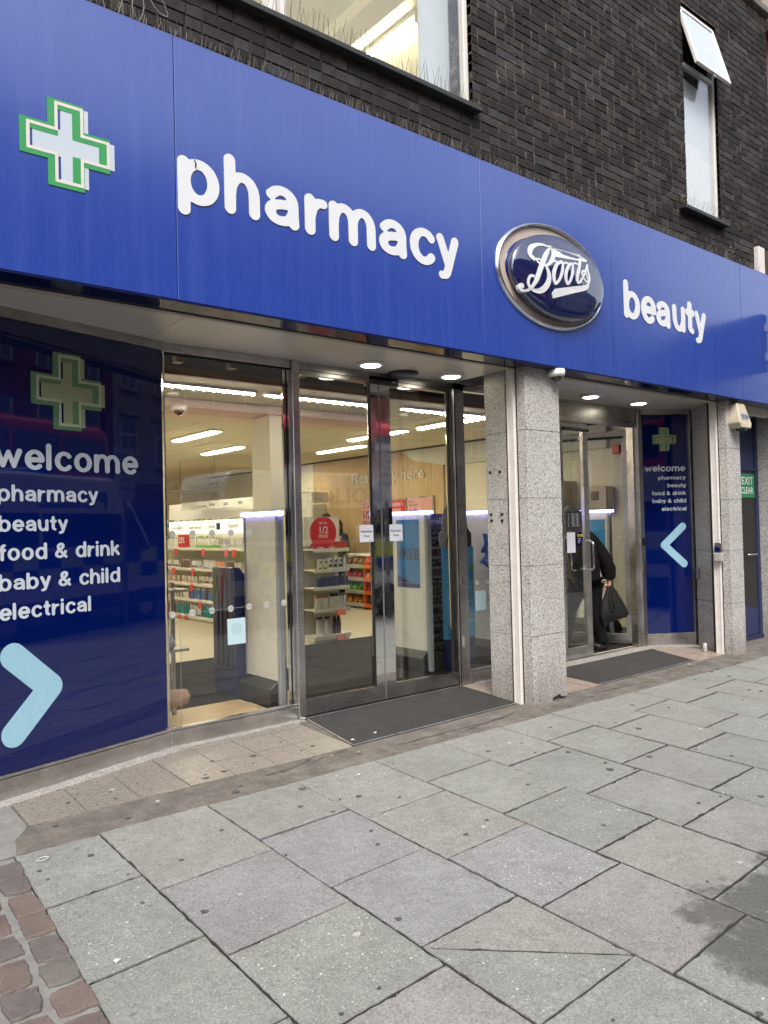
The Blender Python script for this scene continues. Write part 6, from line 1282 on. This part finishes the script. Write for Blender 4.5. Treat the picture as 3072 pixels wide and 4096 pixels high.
def hair_cap(name, c, fwd, up, m, parent, front=.25, back=-.9, k=1.08, s=1.0):
    c, f, u = Vector(c), Vector(fwd).normalized(), Vector(up).normalized(); l = u.cross(f).normalized(); mb = MB(); nu, nv = 20, 10; vs = []
    for j in range(nv + 1):
        for i in range(nu):
            a = 2 * math.pi * i / nu; lim = (1 - math.cos(a)) / 2; low = math.radians(90) - math.asin(max(-1, min(1, front + (back - front) * lim * .7))); ph = low * j / nv
            r = Vector((math.sin(ph) * math.cos(a) * .098, math.sin(ph) * math.sin(a) * .088, math.cos(ph) * .112)) * k * s
            vs.append(c + f * (r.x - .008) + l * r.y + u * (r.z + .012))
    fs = [(j * nu + i, j * nu + (i + 1) % nu, (j + 1) * nu + (i + 1) % nu, (j + 1) * nu + i) for j in range(nv) for i in range(nu)]
    o = mb.add(vs, fs).build(name, m, parent, True); so_ = o.modifiers.new('s', 'SOLIDIFY'); so_.thickness = .008; return o
def fingers(nodes, edges, wrist_key, palm, dirv, across, curl, n=4, L=.075, r=.0105, tag_='f'):
    """four unequal fingers and a thumb, bent towards curl, rooted in the palm"""
    palm, d, a, c = Vector(palm), Vector(dirv).normalized(), Vector(across).normalized(), Vector(curl).normalized()
    for k in range(n):
        ln = L * (.92, 1.06, 1.0, .8)[k]; b0 = palm + a * (.03 - .02 * k) + d * .028
        p1 = b0 + d * ln * .42 + c * ln * .12; p2 = p1 + (d * .25 + c * .95).normalized() * ln * .34; p3 = p2 + (c * .6 - d * .8).normalized() * ln * .28
        for i, p in enumerate((b0, p1, p2, p3)): nodes[f'{tag_}{k}{i}'] = (*p, r * (1.1, 1, .95, .8)[i])
        edges += [(wrist_key, f'{tag_}{k}0')] + chain(*[f'{tag_}{k}{i}' for i in range(4)])
    t0 = palm + a * .038 - d * .012; t1 = t0 + (a * .5 + d * .6 + c * .5).normalized() * .032; t2 = t1 + (d * .4 + c * .9 - a * .5).normalized() * .028
    for i, p in enumerate((t0, t1, t2)): nodes[f'{tag_}t{i}'] = (*p, .0105 - .001 * i)
    edges += [(wrist_key, f'{tag_}t0')] + chain(*[f'{tag_}t{i}' for i in range(3)])
# man with the black bag in the right doorway, leaning in
man = thing('person', 'person in black jacket and trousers stepping into the right entrance, black bag in hand', 'person', (7.5, 1.35, FZ))
HCm = (7.275, 1.36, 1.585); fw = Vector((-.80, .35, -.42)); up = Vector((-.38, .12, .92)); up = (up - fw.normalized() * up.dot(fw.normalized())).normalized()
N = {'pel': (7.47, 1.33, .88, .08), 'sp': (7.455, 1.33, 1.05, .10), 'ch': (7.42, 1.33, 1.25, .115), 'nk': (7.355, 1.34, 1.44, .052), **head_nodes(HCm, fw, up),
     'shr': (7.49, 1.23, 1.34, .065), 'elr': (7.665, 1.15, 1.03, .042), 'wrr': (7.672, 1.15, .835, .027), 'plr': (7.665, 1.15, .79, (.036, .02)), 'shl': (7.34, 1.46, 1.36, .065), 'ell': (7.13, 1.56, 1.12, .042), 'wrl': (6.98, 1.62, 1.02, .027), 'pll': (6.94, 1.64, 1.0, (.034, .02)),
     'hpr': (7.49, 1.27, .82, .06), 'knr': (7.50, 1.235, .47, .05), 'anr': (7.60, 1.215, .135, .042), 'tor': (7.47, 1.22, .075, .036), 'hpl': (7.43, 1.39, .82, .06), 'knl': (7.275, 1.43, .52, .05), 'anl': (7.30, 1.52, .14, .042), 'tol': (7.16, 1.53, .085, .036)}
E_ = chain('pel', 'sp', 'ch', 'nk', 'hb') + HEAD_E + chain('ch', 'shr', 'elr', 'wrr', 'plr') + chain('ch', 'shl', 'ell', 'wrl', 'pll') + chain('pel', 'hpr', 'knr', 'anr', 'tor') + chain('pel', 'hpl', 'knl', 'anl', 'tol')
fingers(N, E_, 'plr', (7.665, 1.15, .785), (0, 0, -1), (-1, .1, 0), (-.2, .85, .1), tag_='r'); fingers(N, E_, 'pll', (6.93, 1.64, .995), (-.8, .3, -.5), (0, -.4, 1), (.1, 1, 0), tag_='l')
body = skinned('body', N, E_, 'pel', SKIN, man); face(HCm, fw, up, man)
hair_cap('hair', HCm, fw, up, HAIRG, man)
J = {'hem': (7.50, 1.31, .765, .15), 'pel': (7.485, 1.32, .86, .162), 'sp': (7.455, 1.33, 1.02, .165), 'ch': (7.41, 1.33, 1.24, .17), 'co': (7.365, 1.34, 1.41, .08), 'shr': (7.47, 1.225, 1.325, .10), 'mr': (7.575, 1.185, 1.17, .095), 'elr': (7.655, 1.155, 1.02, .095), 'fr': (7.668, 1.15, .93, .09), 'wrr': (7.668, 1.15, .845, .075), 'shl': (7.34, 1.46, 1.34, .095), 'ell': (7.14, 1.56, 1.12, .07), 'wrl': (7.0, 1.615, 1.03, .05)}
jk = skinned('jacket', J, chain('hem', 'pel', 'sp', 'ch', 'co') + chain('ch', 'shr', 'mr', 'elr', 'fr', 'wrr') + chain('ch', 'shl', 'ell', 'wrl'), 'sp', JACK, man)
dt = bpy.data.textures.new('folds', 'CLOUDS'); dt.noise_scale = .11; dm_ = jk.modifiers.new('folds', 'DISPLACE'); dm_.texture = dt; dm_.strength = .04; dm_.mid_level = .5; dm_.texture_coords = 'GLOBAL'
T_n = {'pel': (7.47, 1.33, .90, .145), 'hpr': (7.49, 1.265, .78, .125), 'knr': (7.50, 1.235, .47, .092), 'shr': (7.55, 1.225, .28, .085), 'anr': (7.605, 1.215, .10, .085), 'hpl': (7.42, 1.40, .78, .12), 'knl': (7.275, 1.43, .52, .095), 'shl': (7.29, 1.48, .30, .078), 'anl': (7.30, 1.52, .10, .07)}
tr2 = skinned('trousers', T_n, chain('pel', 'hpr', 'knr', 'shr', 'anr') + chain('pel', 'hpl', 'knl', 'shl', 'anl'), 'pel', TROU, man); d2_ = tr2.modifiers.new('folds', 'DISPLACE'); d2_.texture = dt; d2_.strength = .02; d2_.texture_coords = 'GLOBAL'
for k, (a, t) in enumerate((((7.63, 1.215, .095), (7.47, 1.22, .085)), ((7.32, 1.52, .10), (7.16, 1.53, .09)))):
    skinned('shoe', {'c': (a[0], a[1], .15, .05), 'h': (*a, .056), 'm': ((a[0] + t[0]) / 2, (a[1] + t[1]) / 2, .092, .052), 't': (*t, .044)}, chain('c', 'h', 'm', 't'), 'm', SHOE, man)
bag = thing('drawstring_bag', 'black drawstring bag hanging from the hand of the person in the doorway', 'bag', (7.9, 1.22, .35))
rows_ = [(.785, 7.635, 7.675, .018), (.755, 7.60, 7.71, .03), (.71, 7.555, 7.765, .045), (.64, 7.515, 7.825, .06), (.56, 7.475, 7.885, .07), (.49, 7.45, 7.935, .075), (.435, 7.455, 7.975, .07), (.395, 7.47, 7.985, .045), (.368, 7.478, 7.93, .012)]
mb = MB(); n = 20; rw = random.Random(6)
for z, a, b2, th in rows_:
    for i in range(n):
        t = 2 * math.pi * i / n; c = math.cos(t); x = (a + b2) / 2 + (b2 - a) / 2 * (abs(c) ** .75) * (1 if c > 0 else -1); mb.v.append((x, 1.12 + th * math.sin(t) + rw.gauss(0, .006), z + (.015 if z < .5 else 0) * math.sin(5 * t) * .5 + (.04 * ((x - 7.48) / .5) if z < .40 else 0)))
mb.f = [(j * n + (i + 1) % n, j * n + i, (j + 1) * n + i, (j + 1) * n + (i + 1) % n) for j in range(len(rows_) - 1) for i in range(n)] + [tuple(range(n)), tuple(range((len(rows_) - 1) * n, len(rows_) * n))[::-1]]; mb.mi = [0] * len(mb.f)
bo = mb.build('bag_body', mat('bag_black', (.0048, .0036, .0032), .8, var=.3, vs=8, bump=.5, bs=14), bag, True)
MB().tube(crom([(7.65, 1.12, .78), (7.58, 1.08, .75), (7.53, 1.06, .67), (7.52, 1.045, .59), (7.54, 1.04, .52), (7.58, 1.04, .50), (7.60, 1.04, .53), (7.58, 1.05, .63), (7.61, 1.08, .73), (7.66, 1.12, .78)], 5), .005, 6).build('cord', JACK, bag, True)
# two people at the till
def standing(x, y, h, yaw, label, top, bottom, skin, hair, scarf=False, z0=FZ):
    P = thing('person', label, 'person', (x, y, z0)); k = h / 1.7; c, s = math.cos(yaw), math.sin(yaw)
    W_ = lambda a, b2, z, r: (x + (c * a - s * b2) * k, y + (s * a + c * b2) * k, z0 + z * k, (r * k if not hasattr(r, '__len__') else tuple(q * k for q in r)))
    f = Vector((c, s, -.08)); u = Vector((.08 * c, .08 * s, 1)); hc_ = Vector(W_(.03, 0, 1.575, 0)[:3])
    n_ = {'pel': W_(0, 0, .92, .12), 'sp': W_(0, 0, 1.1, .115), 'ch': W_(0, 0, 1.28, .125), 'nk': W_(.01, 0, 1.43, .05), **head_nodes(hc_, f, u, k), 'shr': W_(0, -.17, 1.36, .06), 'elr': W_(.05, -.22, 1.1, .04), 'wrr': W_(.22, -.18, 1.02, .027), 'plr': W_(.27, -.17, 1.02, (.034, .02)), 'shl': W_(0, .17, 1.36, .06), 'ell': W_(.03, .22, 1.08, .04), 'wrl': W_(.18, .17, .98, .027), 'pll': W_(.23, .16, .98, (.034, .02)),
          'hpr': W_(0, -.09, .88, .09), 'knr': W_(.02, -.09, .48, .06), 'anr': W_(0, -.1, .08, .042), 'tor': W_(.14, -.1, .04, .036), 'hpl': W_(0, .09, .88, .09), 'knl': W_(.02, .09, .48, .06), 'anl': W_(0, .1, .08, .042), 'tol': W_(.14, .1, .04, .036)}
    e_ = chain('pel', 'sp', 'ch', 'nk', 'hb') + HEAD_E + chain('ch', 'shr', 'elr', 'wrr', 'plr') + chain('ch', 'shl', 'ell', 'wrl', 'pll') + chain('pel', 'hpr', 'knr', 'anr', 'tor') + chain('pel', 'hpl', 'knl', 'anl', 'tol')
    d = Vector((c, s, 0)); a_ = Vector((-s, c, 0))
    fingers(n_, e_, 'plr', n_['plr'][:3], d, a_, (0, 0, -1), tag_='r', L=.065, r=.007); fingers(n_, e_, 'pll', n_['pll'][:3], d, -a_, (0, 0, -1), tag_='l', L=.065, r=.007)
    skinned('body', n_, e_, 'pel', skin, P); face(hc_, f, u, P, k)
    g = lambda kk, r: (*n_[kk][:3], r * k)
    skinned('top', {'pel': g('pel', .16), 'sp': g('sp', .145), 'ch': g('ch', .15), 'nk': g('nk', .07), 'shr': g('shr', .085), 'elr': g('elr', .06), 'wrr': g('wrr', .042), 'shl': g('shl', .085), 'ell': g('ell', .06), 'wrl': g('wrl', .042)}, chain('pel', 'sp', 'ch', 'nk') + chain('ch', 'shr', 'elr', 'wrr') + chain('ch', 'shl', 'ell', 'wrl'), 'sp', top, P)
    skinned('trousers', {'pel': g('pel', .15), 'hpr': g('hpr', .115), 'knr': g('knr', .085), 'anr': g('anr', .075), 'hpl': g('hpl', .115), 'knl': g('knl', .085), 'anl': g('anl', .075)}, chain('pel', 'hpr', 'knr', 'anr') + chain('pel', 'hpl', 'knl', 'anl'), 'pel', bottom, P)
    for q in ('r', 'l'): skinned('shoe', {'h': (*n_['an' + q][:2], z0 + .05, .045), 't': (*n_['to' + q][:2], z0 + .042, .036)}, [('h', 't')], 'h', SHOE, P, 1)
    if scarf:
        hair_cap('headscarf', hc_, f, u, hair, P, .42, -1.2, 1.2, k)
        skinned('scarf_drape', {'a': W_(-.07, 0, 1.53, .085), 'b': W_(-.03, 0, 1.42, .105), 'c': W_(.02, 0, 1.33, .15), 'd': W_(.03, 0, 1.22, .15)}, chain('a', 'b', 'c', 'd'), 'b', hair, P)
    else: hair_cap('hair', hc_, f, u, hair, P, .3, -1.0, 1.12, k)
    return P
SCARF = mat('black_scarf', (.014, .013, .014), .7, var=.2, vs=9); STAFF = mat('staff_navy', (.012, .014, .03), .7)
standing(8.98, 8.35, 1.64, math.radians(215), 'person in black headscarf and black top behind the till counter', SCARF, TROU, SKIN2, SCARF, True)
standing(8.50, 7.78, 1.66, math.radians(60), 'person in dark clothes with black hair standing before the till, back turned', STAFF, TROU, SKIN, HAIRK)
standing(9.22, 9.05, 1.78, math.radians(190), 'person with black hair far back under the Fragrances board', STAFF, TROU, SKIN, HAIRK)
# ------------------------------------------------------------------ across the street (seen in the glass, steel and glossy fascia)
RBRICK = NB('red_brick'); pos = RBRICK.pos()
bt_ = RBRICK.n('TexBrick', {'Vector': RBRICK.n('Mapping', {'Vector': pos, 'Rotation': (math.pi / 2, 0, 0)}).outputs[0], 'Scale': 4.4, 'Color1': (.32, .095, .06, 1), 'Color2': (.24, .07, .045, 1), 'Mortar': (.20, .15, .12, 1), 'Mortar Size': .012, 'Brick Width': .98, 'Row Height': .33})
RBRICK = RBRICK.P(col=RBRICK.mix(RBRICK.noise(pos, .8, 4), bt_.outputs[0], (.10, .035, .025)), rough=.85)
STONE = mat('pale_stone', (.34, .30, .25), .8, var=.25, vs=1.5); SLATE = mat('slate', (.05, .052, .06), .7); WGL = mat('dark_window_glass', (.02, .025, .03), .08, coat=.3); RTRIM = mat('terracotta_trim', (.20, .055, .035), .8)
OY = -18.0; z0 = road_z + .12
struct(sheet('far_pavement', [(-60, -18.2, z0), (80, -18.2, z0), (80, -15.6, z0), (-60, -15.6, z0)], m_ground('far_paving', (.20, .2, .19), (.25, .25, .235), 2), None, .2))
def house(x0, x1, h, wm, tm, nb, storeys, arched, label, gable=False):
    T = thing('street_building', label, 'building', ((x0 + x1) / 2, OY - 4, z0), 'buildings across the street')
    MB().box(x0 + .01, x1 - .01, OY - 8, OY, z0, z0 + h).build('wall', wm, T); MB().box(x0 - .05, x1 + .05, OY + .0, OY + .35, z0 + h - .5, z0 + h).build('cornice', tm, T); MB().box(x0, x1, OY + .001, OY + .12, z0 + 3.9, z0 + 4.2).build('string_course', tm, T)
    MB().box(x0 + .1, x1 - .1, OY + .0, OY + .08, z0 + 3.0, z0 + 3.7).build('shop_fascia', R.choice([mat('sign_green', (.03, .09, .06), .4), mat('sign_black', (.02, .02, .02), .4), mat('sign_maroon', (.12, .02, .03), .4)]), T); MB().box(x0 + .3, x1 - .3, OY + .001, OY + .05, z0 + .5, z0 + 2.9).build('shop_window', WGL, T)
    if gable:
        xc = (x0 + x1) / 2; MB().prism([(x0, OY - 7.8, z0 + h), (x1, OY - 7.8, z0 + h), (xc, OY - 7.8, z0 + h + 3.4)], (0, 7.6, 0)).build('roof', SLATE, T)
    else: MB().prism([(x0, OY - .3, z0 + h), (x0, OY - 7.6, z0 + h), (x0, OY - 6, z0 + h + 1.8), (x0, OY - 1.6, z0 + h + 1.8)], (x1 - x0, 0, 0)).build('roof', SLATE, T)
    for cx in (x0 + .8, x1 - .8): MB().box(cx - .4, cx + .4, OY - 4.5, OY - 3.6, z0 + h + 1.0, z0 + h + 3.2).build('chimney', wm, T)
    bay = (x1 - x0) / nb
    for s in range(storeys):
        zb = z0 + 4.75 + s * 3.3
        for k in range(nb):
            xc = x0 + bay * (k + .5); w, hh = .55, 2.0
            wi = MB().box(xc - w, xc + w, OY + .005, OY + .03, zb, zb + hh).build('window', FRAMEW, T); MB().box(xc - w + .07, xc - .03, OY + .031, OY + .036, zb + .07, zb + hh * .62).box(xc + .03, xc + w - .07, OY + .031, OY + .036, zb + .07, zb + hh * .62).box(xc - w + .07, xc + w - .07, OY + .031, OY + .036, zb + hh * .66, zb + hh - .06).build('pane', WGL, wi)
            MB().box(xc - w - .12, xc + w + .12, OY + .004, OY + .22, zb - .14, zb - .002).build('sill', tm, wi)
            if arched: MB().prism([(xc + (w + .28) * math.cos(t), OY + .003, zb + hh + (.62) * math.sin(t)) for t in [math.pi * i / 10 for i in range(11)]] , (0, .12, 0)).build('arch', RTRIM, wi)
            else: MB().box(xc - w - .18, xc + w + .18, OY + .004, OY + .25, zb + hh + .05, zb + hh + .3).build('hood', tm, wi)
    for xx in (x0 + .2, x1 - .2): MB().box(xx - .18, xx + .18, OY + .002, OY + .16, z0 + 4.25, z0 + h - .52).build('pilaster', tm, T)
house(-16, -5, 10.5, STONE, STONE, 5, 2, False, 'pale stone terrace across the street at far left'); house(-4.9, 6, 13, RBRICK, STONE, 5, 2, True, 'red brick building with arched windows across the street, left of centre', True); house(6.1, 24, 12.2, RBRICK, RTRIM, 8, 2, True, 'long red brick building with arched sash windows across the street')
house(24.1, 36, 12.8, STONE, STONE, 5, 2, False, 'pale stone building with hooded windows across the street at right', True); house(36.1, 52, 11, RBRICK, STONE, 6, 2, False, 'red brick building across the street at far right')
# double-decker bus
bus = thing('bus', 'red double-decker bus on the far side of the road', 'bus', (8.2, -10.4, road_z)); RED = mat('bus_red', (.50, .014, .025), .2, coat=.4)
bx0, bx1, by0, by1 = 2.8, 13.7, -11.7, -9.2; zr = road_z
mb = MB(); pr = [(by0, zr + .35), (by1, zr + .35), (by1, zr + 4.2), (by1 - .12, zr + 4.46), (by1 - .4, zr + 4.58), (by0 + .4, zr + 4.58), (by0 + .12, zr + 4.46), (by0, zr + 4.2)]
mb.prism([(bx0, y, z) for y, z in pr], (bx1 - bx0, 0, 0)).build('body', RED, bus, bevel=.12, seg=3)
for zz, hh in ((1.3, .95), (3.36, .84)):
    for k in range(7):
        x = bx0 + .35 + k * 1.49
        wi = MB().box(x, x + 1.38, by1 + .001, by1 + .02, zr + zz, zr + zz + hh).build('window', WGL, bus, bevel=.05, seg=2)
MB().box(bx0 + .1, bx1 - .1, by1 + .001, by1 + .012, zr + 2.45, zr + 2.75).build('advert_strip', mat('bus_band', (.30, .010, .016), .3), bus); MB().box(bx1 - .02, bx1 + .02, by0 + .25, by1 - .25, zr + 1.2, zr + 2.3).build('rear_window', WGL, bus)
for x in (bx0 + 1.9, bx1 - 2.6): MB().cyl((x, by1 - .25, zr + .5), (x, by1 + .01, zr + .5), .5, 24).build('wheel', RUBBER, bus, True)
# police van
van = thing('police_van', 'white police van with blue and yellow chequers parked at the kerb', 'van', (9.2, -6.9, road_z)); VW = mat('van_white', (.66, .67, .70), .2, coat=.4, var=.03); VY = mat('van_yellow', (.55, .62, .03), .3); VB = mat('van_blue', (.01, .035, .25), .3); VO = mat('van_orange', (.65, .12, .02), .3)
vx0, vx1, vy0, vy1 = 6.35, 11.9, -7.95, -6.0
side = [(vx0, zr + .4), (vx1, zr + .4), (vx1, zr + 1.2), (vx1 - .75, zr + 1.55), (vx1 - 1.45, zr + 2.6), (vx1 - 1.9, zr + 2.92), (vx0 + .12, zr + 2.92), (vx0, zr + 2.7)]
MB().prism([(x, vy0, z) for x, z in side], (0, vy1 - vy0, 0)).build('body', VW, van, bevel=.10, seg=3)
for k in range(10):
    x = vx0 + .08 + .54 * k
    for j in range(2): MB().box(x, x + .52, vy1 + .001, vy1 + .008, zr + .95 + .30 * j, zr + 1.245 + .30 * j).build('chequer', VY if (k + j) % 2 else VB, van)
text('POLICE', .42, VB, fr((vx1 - 2.1, vy1 + .012, zr + 2.33), (-1, 0, 0)), van, width=1.7, bold=.02); text('POLICE', .30, VB, fr((vx0 - .012, vy1 - .25, zr + 2.35), (0, -1, 0)), van, width=.62, bold=.02); text('POLICE', .30, VB, fr((vx0 - .012, vy1 - 1.12, zr + 2.35), (0, -1, 0)), van, width=.62, bold=.02)
MB().box(vx0 - .012, vx0 - .001, vy0 + .15, vy1 - .15, zr + 1.35, zr + 2.05).build('rear_window', WGL, van); 
for k in range(6): MB().prism([(vx0 - .006, vy0 + .1 + .3 * k, zr + .55), (vx0 - .006, vy0 + .25 + .3 * k, zr + .55), (vx0 - .006, vy0 + .4 + .3 * k, zr + 1.2), (vx0 - .006, vy0 + .25 + .3 * k, zr + 1.2)], (-.008, 0, 0)).build('rear_chevron', VO if k % 2 else VY, van)
MB().prism([(vx1 - 1.55, vy1 + .002, zr + 1.5), (vx1 - .85, vy1 + .002, zr + 1.5), (vx1 - 1.42, vy1 + .002, zr + 2.3), (vx1 - 1.55, vy1 + .002, zr + 2.35)], (0, .012, 0)).build('cab_window', WGL, van); MB().box(vx0 + .3, vx0 + 1.7, vy1 + .001, vy1 + .012, zr + 1.62, zr + 2.22).build('side_window', WGL, van); MB().box(vx0 + 1.8, vx1 - 1.65, vy1 + .001, vy1 + .012, zr + 1.62, zr + 2.22).build('side_window', WGL, van); MB().box(vx0 + .1, vx1 - .1, vy1 + .001, vy1 + .02, zr + .42, zr + .68).build('side_skirt', BLACK, van)
MB().box(vx0 + 2.0, vx0 + 2.35, vy0 + .25, vy1 - .25, zr + 2.93, zr + 3.06).build('light_bar', mat('blue_lamp', (.02, .08, .45), .15), van, bevel=.03)
for x in (vx0 + 1.0, vx1 - 1.05):
    for yy in (vy1 - .16, vy0 + .16): wh = MB().cyl((x, yy - .17, zr + .36), (x, yy + .17, zr + .36), .36, 24).build('wheel', RUBBER, van, True); MB().cyl((x, yy + .171, zr + .36), (x, yy + .18, zr + .36), .2, 16).build('rim', STEELD, wh)
ps = thing('parking_sign', 'grey parking sign on a pole at the kerb', 'street sign', (9.3, -5.2, GZ(-5.2)))
MB().cyl((9.3, -5.2, GZ(-5.2)), (9.3, -5.2, 3.2), .038, 12).build('pole', mat('pole_grey', (.12, .12, .125), .5), ps); pl_ = MB().box(9.05, 9.55, -5.16, -5.15, 2.15, 3.1).build('sign_plate', mat('sign_grey', (.55, .55, .55), .4), ps)
for s, z in (('RED ROUTE', 2.92), ('No stopping', 2.75), ('Mon - Sat', 2.62), ('7am - 7pm', 2.49), ('Loading max 20 mins', 2.32)): text(s, .075, BLACK, fr((9.5, -5.145, z), (-1, 0, 0)), pl_, width=.4 if len(s) > 9 else None)
# neighbour on the right
nbd = thing('neighbour_building', 'red brick neighbour building with stone cornice beyond the dark brick shop', 'building', (13, 3, 0))
MB().box(9.95, 17, .25, 8, 2.9, 9.0).build('wall', RBRICK, nbd); MB().box(9.93, 17.1, -.12, .25, 7.75, 8.25).build('cornice', STONE, nbd, bevel=.04); MB().box(10.71, 17, .2, 8, 0, 2.9).build('shop_front', WGL, nbd)
for k in range(4):
    for zz in (3.6, 5.75):
        wi = MB().box(11.0 + 1.5 * k, 11.9 + 1.5 * k, .20, .249, zz, zz + 1.5).build('window', FRAMEW, nbd); MB().box(11.07 + 1.5 * k, 11.83 + 1.5 * k, .192, .199, zz + .07, zz + 1.43).build('pane', WGL, wi); MB().box(10.9 + 1.5 * k, 12.0 + 1.5 * k, .12, .249, zz - .12, zz - .002).build('sill', STONE, wi)
lft = thing('left_building', 'plain dark brick building to the left of the shop', 'building', (-12, 3, 0)); MB().box(-20, -6.05, .16, 8, 0, 9).build('wall', MORTAR, lft)
